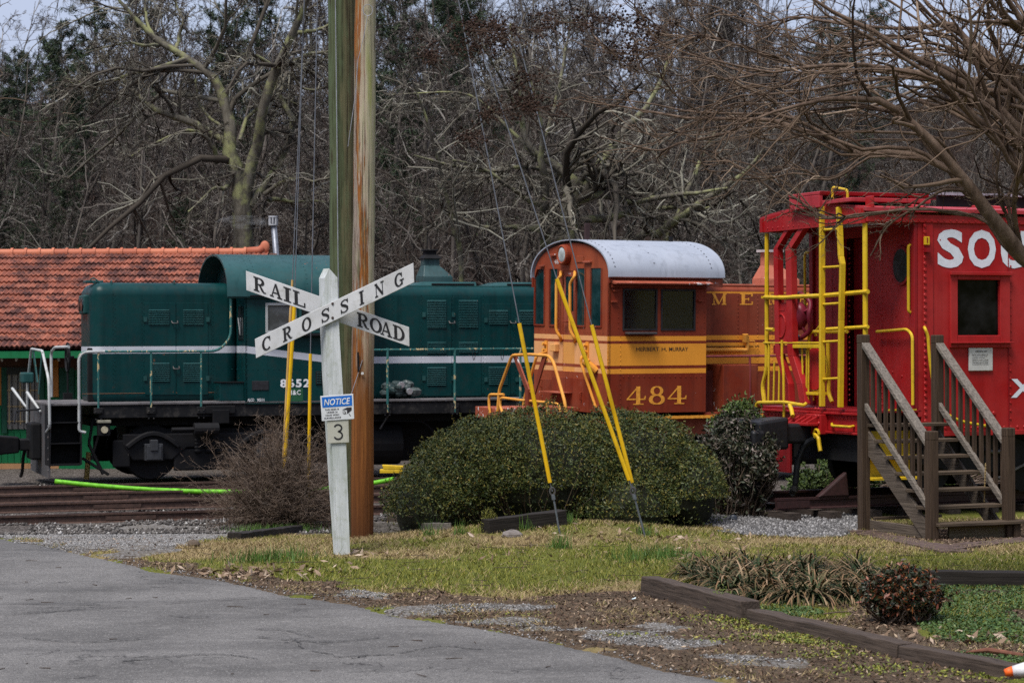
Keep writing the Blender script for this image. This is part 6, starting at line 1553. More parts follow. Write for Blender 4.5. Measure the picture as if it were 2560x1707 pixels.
flat([(.845, .225), (.86, .235), (.87, .19), (.905, .125), (.875, .13), (.85, .18)], f2, 'camera_symbol', M_NBLK, npl)
TC = [(817.5, 1051), (819.5, 1108), (872.8, 1105.5), (871, 1049)]
tpl = plate(TC, -.02, .005, 'number_plate', paint('plate_beige', (.40, .40, .34), (.46, .46, .41), rough=.5, dirt=(.16, .16, .12), dirt_amt=.35), .003)
f3 = inplate(TC, -.0225); arc3 = [(.5, .0)] 
def ribbon(pts, w, f, name, mat, parent):
    V = []; n = len(pts)
    for i, (x, y) in enumerate(pts):
        a, b = pts[max(i - 1, 0)], pts[min(i + 1, n - 1)]; dx, dy = b[0] - a[0], b[1] - a[1]; L = math.hypot(dx, dy); V += [tuple(f(x - dy / L * w / 2, y + dx / L * w / 2)), tuple(f(x + dy / L * w / 2, y - dx / L * w / 2))]
    return obj(name, np_mesh(name, np.array(V), np.array([(2 * i, 2 * i + 1, 2 * i + 3, 2 * i + 2) for i in range(n - 1)])), mat, parent)
ribbon([(.50 + .17 * math.cos(R(a)), .655 + .145 * math.sin(R(a))) for a in range(160, -91, -10)] + [(.50 + .19 * math.cos(R(a)), .33 + .165 * math.sin(R(a))) for a in range(80, -161, -10)], .072, f3, 'numeral', M_LBLK, tpl)

# ================================================================ UTILITY POLES
def pole_mat(name, stops, lich, tint_side):
    s = NT(name); g = s.noise((13, 13, .3), 7, .8, dist=.5); b = s.noise((6, 6, .8), 5, .65, loc=(2, 5, 1)); xyz = s.sep(s.coord('Object'))
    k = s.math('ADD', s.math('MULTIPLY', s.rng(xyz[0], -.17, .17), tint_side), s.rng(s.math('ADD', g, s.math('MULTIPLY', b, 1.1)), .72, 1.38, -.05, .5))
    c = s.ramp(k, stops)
    cr = s.noise((50, 50, .7), 5, .6, loc=(5, 1, 9)); c = s.mix(s.math('MULTIPLY', s.rng(cr, .56, .64), .8), c, (.018, .011, .007))
    kn = s.n('ShaderNodeTexVoronoi'); s.l(s.mapped((5, 5, 1.1)), kn.inputs['Vector']); kn.inputs['Scale'].default_value = 1
    c = s.mix(s.rng(kn.outputs['Distance'], .06, .17, .85, 0), c, (.03, .014, .007))
    c = s.mix(s.math('MULTIPLY', s.rng(s.noise((14, 14, 3), 6, .7, loc=(8, 8, 8)), .5, .7), .5), c, lich)
    s.bump(s.math('SUBTRACT', g, cr), .7, .02)
    return s.set(c, .8, spec=.2), s
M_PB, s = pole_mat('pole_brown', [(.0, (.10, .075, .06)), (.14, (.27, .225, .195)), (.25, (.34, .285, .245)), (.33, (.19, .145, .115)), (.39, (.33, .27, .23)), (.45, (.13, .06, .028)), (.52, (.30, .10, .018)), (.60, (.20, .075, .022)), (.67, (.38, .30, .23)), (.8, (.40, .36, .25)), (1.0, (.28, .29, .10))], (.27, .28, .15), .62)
# the lower three metres kept their dark resin
z = s.sep(s.coord('Object'))[2]; src = s.b.inputs['Base Color'].links[0].from_socket
g2 = s.noise((30, 30, .6), 7, .7, loc=(4, 4, 4))
low = s.ramp(g2, [(.25, (.05, .018, .007)), (.5, (.17, .06, .014)), (.75, (.30, .12, .03))])
low = s.mix(s.rng(z, .0, .9, .7, 0), low, (.035, .013, .006))
s.l(s.mix(s.rng(s.math('ADD', z, s.math('MULTIPLY', g2, 1.5)), 2.4, 3.6), low, src), s.b.inputs['Base Color'])
M_PG, _ = pole_mat('pole_green', [(.0, (.05, .075, .035)), (.3, (.085, .105, .055)), (.45, (.055, .065, .032)), (.6, (.12, .11, .06)), (.75, (.07, .06, .032)), (.9, (.12, .09, .055)), (1, (.06, .05, .03))], (.10, .15, .075), .5)
def pole(px0, py0, px1, py1, w0, w1, Y, mat, label, name='utility_pole'):
    b = at(px0, py0, Y); t = at(px1, py1, Y); r0, r1 = w0 / 2 * Y / F, w1 / 2 * Y / F
    o = empty(name, label, 'utility pole', tuple(b))
    N = 30; d = t - b; rg_ = random.Random(px0)
    pts = [d * (i / N) + Vector((rg_.uniform(-.006, .006), 0, 0)) for i in range(-1, N + 1)]
    m = MB().tube(pts, [r0 + (r1 - r0) * max(0, i / N) + rg_.uniform(-.003, .003) for i in range(-1, N + 1)], 24)
    m.build('shaft', mat, o, smooth_=True); return o, b, t
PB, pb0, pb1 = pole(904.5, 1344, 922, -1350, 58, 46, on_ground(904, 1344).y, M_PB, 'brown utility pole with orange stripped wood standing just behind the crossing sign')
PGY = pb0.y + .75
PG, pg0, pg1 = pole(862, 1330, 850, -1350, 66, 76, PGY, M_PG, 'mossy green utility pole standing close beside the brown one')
def rel(p, o): return p - Vector(o.location)
yb_ = pb0.y - .16
wl_ = [at(919.5 + 12 * math.cos(2 * PI * i / 24 * 1.0), 26 + 14 * math.sin(2 * PI * i / 24), yb_) for i in range(25)]
MB().tube([rel(p, PB) for p in wl_], .004, 5, False).tube([rel(at(x, y, yb_), PB) for x, y in ((919, 40), (910, 90), (895, 150), (888, 240), (875, 330), (870, 366))], .004, 5).build('wire_coil', M_GALV, PB)
MB().tube([rel(at(x, y, pb0.y - .15), PB) for x, y in ((906, 900), (890, 950), (873, 1000))], .005, 5).build('wire_tail', M_GALV, PB)
c = at(906, 933, yb_); MB().disc(rel(c, PB), (0, -1, 0), .018, .012, 12).build('tag_nail', plain('tag', (.6, .6, .6), .4, .4), PB)
gx = PGY - .205
MB().tube([rel(at(x, y, gx), PG) for x, y in ((838, -400), (838.5, 0), (842, 300), (845, 640), (848, 900))], .006, 5).build('ground_wire', M_GALV, PG)
MB().tube([rel(at(x, y, pb0.y - .17), PB) for x, y in ((895, 880), (896, 930))], .012, 6).build('staple', M_BLACK, PB)

# ================================================================ GUY WIRES
M_CABLE = plain('guy_cable', (.15, .16, .185), .5, .4)
M_GUARD = paint('guy_guard_yellow', (.68, .40, .006), (.74, .47, .02), rough=.4, dirt=(.25, .14, .01), dirt_amt=.45, streak=.5)
M_GUARDP = paint('guy_guard_faded', (.48, .29, .09), (.56, .38, .16), rough=.5, dirt=(.2, .12, .04), dirt_amt=.5)
def guy(label, top, gtop, gbot, eye, foot, mat=M_GUARD, rad=.025, extra=None, dY=0.0):
    p = on_ground(*foot) if foot else at(*gbot, on_ground(690, 1322).y + .25); Y = p.y + dY
    o = empty('guy_wire', label, 'guy wire', tuple(p if foot else at(*gbot, Y)), group=None)
    L = lambda q, d=0.0: rel(at(q[0], q[1], Y + d), o)
    MB().tube([L(top), L(gtop), L(gbot)] + ([L(eye)] if eye else []), .0075, 6).build('cable', M_CABLE, o)
    a, b = L(gtop), L(gbot)
    g = MB().tube([a, b], rad, 8).build('guard', mat, o)
    if extra: MB().tube([L((gtop[0] + extra, gtop[1] + 4), .02), L((gbot[0] + extra * .4, gbot[1]), .02)], rad * .7, 6).build('guard', M_GUARDP, o)
    if foot:
        c = L(eye); ax = (L(foot) - c).normalized()
        m = MB().tube([c + Vector((.03 * math.cos(i * PI / 6), 0, .045 * math.sin(i * PI / 6))) for i in range(13)], .011, 6, False)
        m.build('anchor_eye', M_STEEL, o)
        f = L(foot); MB().tube([c + ax * .05, f + (f - c) * .15], .012, 8).tube([c + ax * .04, c + ax * .1], .024, 8).build('anchor_rod', plain('anchor_rod', (.13, .15, .17), .5, .4), o)
    return o
guy('guy wire with slender yellow guard standing alone just left of the crossing post', (818, -1250), (776, 884), (770.5, 1259), (770.5, 1272), (770, 1318))
guy('pair of guy guards in yellow and faded tan rising out of the brown shrub', (800, -1250), (736, 765), (711, 1170), None, None, extra=-9, rad=.03)
guy('thin bare guy wire between the two yellow guarded wires left of the poles', (815, -1250), (731, 700), (707, 1165), None, None, mat=M_GUARDP, rad=.018)
guy('guy wire with yellow guard in front of the left half of the clipped hedge', (905, -1280), (1298, 808), (1375, 1206), (1381, 1228), (1400, 1336))
guy('longest yellow guy guard crossing the orange locomotive front', (905, -800), (1392, 697), (1573, 1200), (1582, 1228), (1612, 1338), dY=-.1)
guy('yellow guy guard with a split side meeting the longer one at its anchor', (905, -1420), (1479, 812), (1580, 1206), (1582.5, 1227), (1611, 1337))

# ================================================================ DEPOT
M_DG = paint('depot_green', (.006, .13, .045), (.012, .16, .06), rough=.5, dirt_amt=.4, dirt=(.01, .05, .02))
M_DGD = paint('depot_dark_green', (.005, .055, .03), rough=.5)
M_DO = paint('depot_orange', (.42, .15, .025), (.5, .2, .05), rough=.6)
M_DBR = plain('depot_brown', (.075, .028, .016), .7)
M_TAN = paint('depot_tan', (.36, .19, .09), (.42, .24, .12), rough=.7)
M_TILE = leafy('roof_tile', [(0, (.24, .078, .05)), (.25, (.27, .088, .055)), (.6, (.33, .11, .067)), (.9, (.385, .14, .09)), (1, (.36, .12, .08))], .75, obj=True)
nt = M_TILE.node_tree; pr = next(n for n in nt.nodes if n.type == 'BSDF_PRINCIPLED'); s = NT.__new__(NT); s.m = M_TILE; s.t = nt; s.tc = None; s.b = pr
src = pr.inputs['Base Color'].links[0].from_socket
gpos = s.n('ShaderNodeNewGeometry'); nz = s.n('ShaderNodeTexNoise'); s.l(gpos.outputs['Position'], nz.inputs['Vector']); nz.inputs['Scale'].default_value = 2.3; nz.inputs['Detail'].default_value = 6; nz.inputs['Roughness'].default_value = .75
src = s.mix(s.math('MULTIPLY', s.rng(nz.outputs['Fac'], .44, .57), .85), src, (.045, .022, .022))
s.l(src, pr.inputs['Base Color'])
YE, YR = 51.0, 55.3
xL, xR = at(-330, 870, YE).x, at(692, 640, YR).x
zE, zR = at(300, 869, YE).z, at(300, 633, YR).z
DP = empty('depot_building', 'small railway depot with terracotta tiled roof and green walls behind the green locomotive', 'building', (xL, YE, gz(xL, YE)))
dz0 = gz(xL, YE)
D = lambda x, y, z: (x - xL, y - YE, z - dz0)
wy = YE + 1.1
def dbox(name, mat, x0, x1, y0, y1, z0, z1, bev=0.0, parent=DP):
    a, b = D(x0, y0, z0), D(x1, y1, z1); return MB().box(a[0], b[0], a[1], b[1], a[2], b[2]).build(name, mat, parent, bev)
zx = lambda py: at(60, py, wy).z
dbox('wall', M_DG, xL + .4, xR - .5, wy, wy + 6, dz0, zE + .05)
dbox('plinth', M_TAN, xL + .3, xR - .4, wy - .12, wy - .002, dz0 - .1, zx(1158))
dbox('fascia_board', M_DG, xL, xR, YE + .02, YE + .1, at(60, 895, YE).z, zE - .02)
dbox('upper_wall', M_DBR, xL + .4, xR - .5, wy - .04, wy - .003, zx(925), zE + .04)
dbox('wall_panel', M_DO, at(-200, 1000, wy).x, at(4.5, 1000, wy).x, wy - .05, wy - .003, zx(1012), zx(918))
for px0, px1 in ((134, 148), ): dbox('pilaster', M_DO, at(px0, 1000, wy).x, at(px1, 1000, wy).x, wy - .08, wy - .004, zx(992), zx(900))
dbox('door', M_DGD, at(149, 1000, wy).x, at(186, 1000, wy).x, wy - .05, wy - .004, zx(1160), zx(920))
for i in range(14): dbox('plank', M_DG, at(-60 + i * 16, 1100, wy).x + .006, at(-44 + i * 16, 1100, wy).x - .006, wy - .022, wy - .003, zx(1157), zx(1020 if i < 4 or i > 9 else 1082))
dbox('lower_panel', M_DG, at(150, 1100, wy).x, at(330, 1100, wy).x, wy - .14, wy - .024, zx(1185), zx(1150))
# barred window in a dark frame
a0, a1 = at(6, 1000, wy).x, at(112, 1000, wy).x; w0, w1 = at(19, 1000, wy).x, at(100, 1000, wy).x
wnd = dbox('window', M_DGD, a0, w0, wy - .09, wy - .004, zx(1082), zx(918)); dbox('frame', M_DGD, w1, a1, wy - .09, wy - .004, zx(1082), zx(918), parent=wnd); dbox('frame', plain('frame_black', (.01, .014, .012), .6), w0, w1, wy - .09, wy - .004, zx(936), zx(918), parent=wnd)
M_PANEP = plain('pane_pale', (.20, .19, .18), .2, 0, .2, 3)
dbox('pane', M_PANEP, w0, w1, wy - .03, wy - .005, zx(1072), zx(936), parent=wnd)
for px in (24, 52, 77, 98): dbox('sash_bar', plain('sash_tan', (.40, .29, .15), .6), at(px - 1.4, 1000, wy).x, at(px + 1.4, 1000, wy).x, wy - .05, wy - .031, zx(1060), zx(936), parent=wnd)
for py in (975, 1015, 1052): dbox('sash_bar', MATS['sash_tan'], w0, w1, wy - .055, wy - .0505, zx(py + 2), zx(py - 1.4), parent=wnd)
for px in (31, 46, 61, 75, 88): dbox('window_bar', M_BLACK, at(px - .8, 1000, wy).x, at(px + .8, 1000, wy).x, wy - .075, wy - .06, zx(1076), zx(936), parent=wnd)
for px in (5, 41, 147): c = at(px, 897, YE + .3); MB().ell(D(c.x, c.y, c.z), .035, .035, .06, 8, 6).build('lamp', plain('lamp_white', (.6, .6, .58), .3), DP)
# roof with single interlocking tiles
sl = math.atan2(zR - zE, YR - YE); sd = Vector((0, math.cos(sl), math.sin(sl))); nd = Vector((0, -math.sin(sl), math.cos(sl)))
rf = MB().hexa([D(xL, YE + .02, zE - .07), D(xR, YE + .02, zE - .07), D(xR, YR, zR - .07), D(xL, YR, zR - .07)], [D(xL, YE + .02, zE - .02), D(xR, YE + .02, zE - .02), D(xR, YR, zR - .02), D(xL, YR, zR - .02)])
rf.hexa([D(xL, YR, zR - .07), D(xR, YR, zR - .07), D(xR, 2 * YR - YE, zE - .07), D(xL, 2 * YR - YE, zE - .07)], [D(xL, YR, zR - .02), D(xR, YR, zR - .02), D(xR, 2 * YR - YE, zE - .02), D(xL, 2 * YR - YE, zE - .02)])
roof = rf.build('roof', M_DBR, DP)
slope_len = math.hypot(YR - YE, zR - zE); NR = 15; rowl = slope_len / NR; tw = .232; ncol = int((xR - xL) / tw)
def tile_geo(w, L):
    vs = []; k = 9
    for j, (d, lift) in enumerate(((0, .062), (L * 1.12, .012))):
        for i in range(k):
            x = w * i / (k - 1); vs.append(Vector((x, 0, 0)) + sd * d + nd * (lift + .022 * math.cos(4 * PI * i / (k - 1))))
    for i in range(k): vs.append(vs[i] - nd * .035)
    fs = [(i, i + 1, k + i + 1, k + i) for i in range(k - 1)] + [(2 * k + i, 2 * k + i + 1, i + 1, i) for i in range(k - 1)]
    return vs, fs
tv, tf = tile_geo(tw, rowl)
me_t = bpy.data.meshes.new('roof_tile'); me_t.from_pydata(tv, [], tf); me_t.update()
cells = []
for r_ in range(NR):
    for c_ in range(ncol):
        p = Vector((xL + c_ * tw, YE, zE)) + sd * (r_ * rowl)
        px, py = proj(p.x, p.y, p.z); vis = px > -16 and (px < 196 or py < 715) and (px < 500 or py < 640)
        cells.append((not vis, r_, c_, p))
cells.sort(key=lambda t: (t[0], t[1], t[2]))
rest = MB()
for i, (h_, r_, c_, p) in enumerate(cells):
    jit = nd * random.uniform(-.006, .006) + sd * random.uniform(-.01, .01); q = Vector(D(*p)) + jit
    if i < 296:
        o = obj('roof_tile', me_t, M_TILE, roof); o.location = q
    else: rest.add([v + q for v in tv], tf)
if rest.v: rest.build('roof_tiles', M_TILE, roof, kind='stuff')
rx0 = xL; kk = 0; M_RIDGE = leafy('ridge_tile', [(0, (.40, .115, .06)), (.6, (.5, .17, .095)), (1, (.36, .10, .055))], .7, obj=True)
rl = .335; mr = MB(); hn = 10
mr.tube([(0, 0, -.02), (rl - .05, 0, -.02)], .10, 14).tube([(rl - .06, 0, -.02), (rl, 0, -.02)], .128, 14); me_r = mr.mesh('ridge_tile')
while rx0 < xR - rl * 2.3:
    o = obj('ridge_tile', me_r, M_RIDGE, roof); o.location = D(rx0, YR, zR + .03); rx0 += rl
zr_ = zR + .03
MB().tube([D(rx0, YR, zr_), D(rx0 + .3, YR, zr_ + .01), D(rx0 + .42, YR, zr_ + .1)], [.10, .11, .09], 12).ell(D(rx0 + .45, YR, zr_ + .1), .12, .06, .16, 12, 8).build('ridge_finial', M_RIDGE, roof, smooth_=True)
dbox('gable_wall', M_DG, xR - .55, xR - .5, wy, wy + 5.9, zE, zE + .3)
# stove pipe behind the ridge
sp0, sp1 = at(691, 640, 57), at(684, 556, 57)
SPP = empty('stove_pipe', 'grey metal stove pipe with a slotted cap leaning above the tiled roof', 'stove pipe', tuple(at(692, 650, 57) + Vector((0, 0, -2.5))))
M_PIPE = plain('pipe_zinc', (.17, .185, .22), .45, .4)
MB().tube([rel(sp0 + (sp0 - sp1) * 2.6, SPP), rel(sp1, SPP)], .075, 14).build('pipe', M_PIPE, SPP, smooth_=True)
c = rel(at(683, 552, 57), SPP)
cap = MB().tube([c + Vector((0, 0, -.12)), c + Vector((0, 0, -.09))], .115, 16).tube([c + Vector((0, 0, .08)), c + Vector((0, 0, .12))], .125, 16).tube([c + Vector((0, 0, -.1)), c + Vector((0, 0, .1))], .07, 10)
for i in range(8): q = 2 * PI * i / 8; cap.box(c.x + .1 * math.cos(q) - .018, c.x + .1 * math.cos(q) + .018, c.y + .1 * math.sin(q) - .018, c.y + .1 * math.sin(q) + .018, c.z - .09, c.z + .08)
cap.build('cap', plain('cap_pale', (.46, .47, .50), .4, .3), SPP)
# wisp of smoke drifting left from the cap
sm = MB().ell(tuple(at(610, 556, 57)), .75, .3, .18, 16, 10); so = sm.build('smoke', None, None, kind='stuff')
s = NT('smoke'); s.t.nodes.remove(s.b); pv = s.n('ShaderNodeVolumePrincipled'); s.l(pv.outputs[0], s.out.inputs['Volume']); pv.inputs['Color'].default_value = (.75, .77, .8, 1)
s.l(s.math('MULTIPLY', s.rng(s.noise((2.2, 3, 6), 5, .7), .48, .75), 1.6), pv.inputs['Density']); so.data.materials.append(s.m)
so['label'] = 'thin pale wisp of smoke drifting from the stove pipe'

# ================================================================ TIMBERS, HOSE, SMALL THINGS
M_TIMB = wood('old_timber', (.02, .014, .011), (.105, .078, .062), 0, crack=.9)
M_TIMBD = wood('dark_timber', (.008, .0065, .0055), (.032, .026, .022), 0, crack=.7)  # shadow on the timbers is partly put into this dark colour
def timber(label, a, b, w, h, mat, lift=0.0, tilt=0.0, seed=1):
    """squared timber from a to b along the ground (points of its near bottom edge)"""
    a, b = Vector(a), Vector(b); d = b - a; L = d.length; o = empty('landscape_timber', label, 'timber', tuple(a), (tilt, -math.atan2(d.z, math.hypot(d.x, d.y)), math.atan2(d.y, d.x)))
    rg_ = random.Random(seed); n = max(6, int(L / .16)); m = MB(); vs = []
    for i in range(n + 1):
        x = L * i / n; j = lambda: rg_.uniform(-.007, .007)
        vs += [(x, j(), -.06 + lift), (x, w + j(), -.06 + lift), (x, w - .012 + j(), h + lift + j()), (x, .012 + j(), h + lift + j())]
    fs = [(3, 2, 1, 0), (4 * n, 4 * n + 1, 4 * n + 2, 4 * n + 3)]
    for i in range(n):
        for k in range(4): fs.append((4 * i + k, 4 * i + (k + 1) % 4, 4 * i + 4 + (k + 1) % 4, 4 * i + 4 + k))
    m.add(vs, fs); m.build('beam', mat, o, .008); return o
A, B = on_ground(1600, 1484), on_ground(1850, 1552)
A2, A3 = on_ground(1862, 1556), on_ground(2250, 1648); A4 = on_ground(2545, 1704)
timber('weathered timber edging the planting bed, the end piece beside the white litter', A, B, .2, .17, M_TIMB, seed=1)
timber('middle weathered timber of the bed edge with a vine lying over it', A2, on_ground(2238, 1645), .19, .115, M_TIMB, seed=2)
timber('weathered timber of the bed edge running up to the orange cone', on_ground(2243, 1646), on_ground(2520, 1701), .19, .105, M_TIMB, seed=3)
timber('black timber along the back of the planting bed by the green ground cover', on_ground(2275, 1466), on_ground(2900, 1474), .2, .15, M_TIMBD, seed=4)
timber('dark timber lying at the gravel edge under the brown shrub', on_ground(606, 1352), on_ground(760, 1330), .2, .10, M_TIMBD, seed=5)
timber('grey split timber lying just right of the brown utility pole', on_ground(930, 1322), on_ground(1092, 1327), .2, .10, wood('split_timber', (.05, .042, .036), (.2, .18, .155), 0, crack=.8), seed=6)
timber('short upper timber resting behind the grey split one near the pole', on_ground(965, 1306), on_ground(1060, 1312), .2, .12, M_TIMB, seed=7)
timber('mossy ended dark timber at the foot of the clipped hedge', on_ground(1225, 1336), on_ground(1420, 1312), .22, .18, M_TIMBD, seed=8)
# moss on its end
c = on_ground(1226, 1330); ms = np.random.default_rng(4); C = np.array([c.x - .02, c.y - .05, c.z + .13]) + ms.normal(0, 1, (1500, 3)) * (.045, .03, .07)
V, Q = leaves(ms, C, .012, up=.4); o = obj('moss_clump', np_mesh('moss_clump', V, Q), leafy('moss', [(0, (.05, .06, .01)), (1, (.2, .19, .03))], .8)); tag(o, 'yellow green moss clump on the end of the timber by the hedge', 'moss')
st = on_ground(1280, 1342)
m = MB().ell((0, 0, .02), .13, .09, .07, 10, 7, .25, random.Random(8)); o = m.build('stone', plain('stone', (.17, .15, .14), .9)); o.location = st; tag(o, 'small pale stone half buried at the right end of the mossy timber', 'stone')
st = on_ground(484, 1366); m = MB().ell((0, 0, .03), .075, .06, .055, 9, 6, .2, random.Random(9)); o = m.build('stone', plain('stone_brown', (.10, .075, .055), .9)); o.location = st; tag(o, 'lone brown stone lying on the gravel apron', 'stone')
# lime green hose cover on the rails
Yh = 40.3
hp = [(137, 1203), (235, 1213), (335, 1221), (430, 1226), (530, 1228.5), (640, 1229), (760, 1226), (860, 1216), (933, 1207), (985, 1197)]
q, r_ = resample([at(x, y, Yh + i * .1) for i, (x, y) in enumerate(hp)], [.043] * len(hp), 40)
o = MB().tube([Vector(p) for p in q], .043, 12).tube([Vector(q[13]), Vector(q[14])], .046, 12).build('chain_cover', plain('lime', (.13, .43, .013), .5, 0, .35), None, smooth_=True); tag(o, 'bright lime green tube lying across the tracks in front of the green locomotive', 'tube')
o = MB().tube([at(101, 1199, Yh - .1), at(120, 1201, Yh - .05), at(140, 1204, Yh)], .012, 6).build('chain', M_BLACK); tag(o, 'black chain end leaving the left end of the lime tube', 'chain')
# yellow things by the track
b0 = at(216, 1197, 46.5); o = MB().tube([b0, at(222, 1130, 46.5)], .055, 10).build('marker_post', paint('pale_yellow', (.62, .45, .16), rough=.5)); tag(o, 'pale yellow leaning marker post behind the front wheels of the green locomotive', 'post')
c = at(966, 1176, 40.5); o = MB().box(c.x - .12, c.x + .3, c.y, c.y + .25, c.z - .05, c.z + .02).hexa([(c.x - .05, c.y, c.z + .02), (c.x + .3, c.y, c.z + .02), (c.x + .3, c.y + .2, c.z + .02), (c.x - .05, c.y + .2, c.z + .02)], [(c.x - .08, c.y, c.z + .10), (c.x + .3, c.y, c.z + .08), (c.x + .3, c.y + .2, c.z + .08), (c.x - .08, c.y + .2, c.z + .10)]).build('derail_block', M_YEL, None, .01); tag(o, 'yellow derail block beside the clipped hedge and the green locomotive', 'derail')
# cone tip
cb = Vector((at(2600, 1660, 16.0).x, 16.0, gz(4, 16) + .17)); ax = Vector((-1, .1, .0)).normalized()
CN = empty('traffic_cone', 'orange and white traffic cone lying at the end of the timber edging', 'traffic cone', tuple(at(2512, 1681, 15.7)))
tipp = Vector(); m0, m1, m2, m3 = Vector((.0, 0, 0)), Vector((.055, 0, .012)), Vector((.17, -.02, .03)), Vector((.5, -.04, .08))
M_CONE = plain('cone_orange', (.75, .12, .015), .5, 0, .15)
MB().tube([m0, m1], [.026, .036], 20).build('cone_tip', M_CONE, CN, smooth_=True); MB().tube([m1, m2], [.036, .058], 20).build('white_sleeve', plain('cone_white', (.6, .6, .62), .4), CN, smooth_=True); MB().tube([m2, m3], [.058, .13], 20).box(.48, .52, -.2, .15, -.1, .26).build('cone_body', M_CONE, CN)
# litter, bark strip, dark pebble
p = on_ground(1576, 1501); o = MB().add([(0, 0, .01), (.05, .01, .02), (.055, .05, .03), (.01, .055, .012)], [(0, 1, 2, 3)]).build('paper_scrap', plain('paper', (.55, .65, .68), .6)); o.location = p; tag(o, 'small pale blue scrap of paper by the end of the bed timber', 'litter')
a_, b_ = on_ground(2415, 1636), on_ground(2560, 1648); o = MB().tube([a_ + Vector((0, 0, .02)), a_.lerp(b_, .4) + Vector((0, 0, .05)), b_ + Vector((0, 0, .03))], [.008, .022, .018], 8).build('bark_strip', plain('bark_red', (.12, .045, .026), .8, 0, .5)); tag(o, 'reddish strip of bark lying on the planting bed near the cone', 'bark')
p = on_ground(1833, 1302); o = MB().ell((0, 0, .04), .06, .05, .05, 9, 6, .2, random.Random(2)).build('stone', plain('stone_blue', (.05, .06, .08), .5)); o.location = p; tag(o, 'dark blue stone on the pale yard gravel left of the stairs', 'stone')
# ================================================================ PLANTS
def bark(name, lo, hi, lich=None, lich_amt=.5, sc=8):
    s = NT(name); g = s.noise((sc, sc, sc * .35), 7, .7); c = s.mix(s.rng(g, .3, .7), lo, hi)
    if lich: c = s.mix(s.math('MULTIPLY', s.rng(s.noise(sc * .35, 6, .7, loc=(3, 5, 1)), .47, .62), lich_amt), c, lich)
    s.bump(g, .6, .03); return s.set(c, .9, spec=.15)
def thin(name, stops):
    return leafy(name, stops, .9, spec=.1)
# ---------------------------------------------------------------- clipped hedge and other shrubs
def blob_points(rng, n, c, r, shell=.35, power=2.0):
    """points near the surface of a flattened superellipsoid"""
    d = nrm(rng.normal(0, 1, (n, 3))); d[:, 2] = np.abs(d[:, 2]) * np.where(rng.uniform(0, 1, n) < .92, 1, -1)
    k = (np.abs(d) ** power).sum(1) ** (-1 / power)
    rr = 1 - shell * rng.uniform(0, 1, n) ** 2.2
    P = d * (k * rr)[:, None]
    return P * np.array(r) + np.array(c), d
def hedge(label, name, lobes, n, leaf, mat, stemmat, cat, lumps=.12, seed=1, core=(.012, .014, .006), shoots=None):
    rng = np.random.default_rng(seed); c0 = lobes[0][0]
    o = empty(name, label, cat, (c0[0], c0[1], gz(c0[0], c0[1])))
    C, D_ = [], []; tot = sum(r[0] * r[2] for _, r in lobes); off = np.array(o.location)
    for c, r in lobes:
        k = int(n * r[0] * r[2] / tot); p, d = blob_points(rng, k, c, r, .3, 2.2)
        f = lumps * (np.sin(p[:, 0] * 5.1 + p[:, 2] * 3.7 + seed) * np.cos(p[:, 1] * 4.3 - p[:, 2] * 5.9) + .6 * np.sin(p[:, 0] * 11 + p[:, 1] * 9) * np.sin(p[:, 2] * 12))
        C.append(p + d * f[:, None] * .5); D_.append(d)
    C, D_ = np.concatenate(C) - off, np.concatenate(D_)
    keep = C[:, 2] > -.05
    for c, r in lobes:                              # nothing deep inside a neighbouring lobe
        q = ((C + off - np.array(c)) / np.array(r)); keep &= (np.abs(q) ** 2.2).sum(1) > .36
    C, D_ = C[keep], D_[keep]
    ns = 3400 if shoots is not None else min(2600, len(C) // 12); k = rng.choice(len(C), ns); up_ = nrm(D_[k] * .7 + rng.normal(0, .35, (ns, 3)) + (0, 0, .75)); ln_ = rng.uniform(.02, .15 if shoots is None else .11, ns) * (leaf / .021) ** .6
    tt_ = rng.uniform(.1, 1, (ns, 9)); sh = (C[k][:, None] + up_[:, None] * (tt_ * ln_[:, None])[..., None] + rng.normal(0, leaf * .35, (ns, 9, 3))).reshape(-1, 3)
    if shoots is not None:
        kk_ = np.repeat(up_[:, 2] > .45, 9); Vs, Qs = leaves(rng, sh[kk_], leaf * .8, up=.5, aspect=1.7); obj('new_shoots', np_mesh('new_shoots', Vs, Qs), shoots, o)  # lighter olive leaves, only on shoots pointing upward
    else: C = np.concatenate([C, sh]); D_ = np.concatenate([D_, np.repeat(up_, 9, 0)])
    V, Q = leaves(rng, C, leaf, up=.5, aspect=1.7, nrm_dir=D_ * .5)
    obj('foliage', np_mesh('foliage', V, Q), mat, o)
    # stems from the ground to the surface
    k = rng.choice(int(len(C) * .85), 500); tip = C[k]; b = np.stack([tip[:, 0] * .55 , tip[:, 1] * .55, np.full(500, .0)], 1)
    t = np.linspace(0, 1, 5)[None, :, None]; pts = b[:, None] * (1 - t) + tip[:, None] * t + rng.normal(0, .03, (500, 5, 3)); pts[:, :, 2] = np.maximum(pts[:, :, 2], -.02)
    V, Q = tubes(pts, np.linspace(.012, .003, 5)[None] * np.ones((500, 1)), 4); obj('stems', np_mesh('stems', V, Q), stemmat, o)
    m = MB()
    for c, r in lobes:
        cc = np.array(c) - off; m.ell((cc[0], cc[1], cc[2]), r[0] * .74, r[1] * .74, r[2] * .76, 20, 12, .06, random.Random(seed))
    m.build('inner_growth', plain('inner_' + name, core, .95, 0, .5, 9), o)  # solid dark core blob fills each lobe from inside
    return o
M_HEDGE = leafy('hedge_leaf', [(0, (.012, .022, .007)), (.35, (.032, .05, .013)), (.7, (.066, .083, .02)), (.92, (.12, .12, .027)), (1, (.19, .14, .03))], .5, spec=.25)
M_TWIG = thin('shrub_twig', [(0, (.04, .027, .019)), (.6, (.12, .086, .064)), (1, (.24, .19, .155))])
hY = 30.6
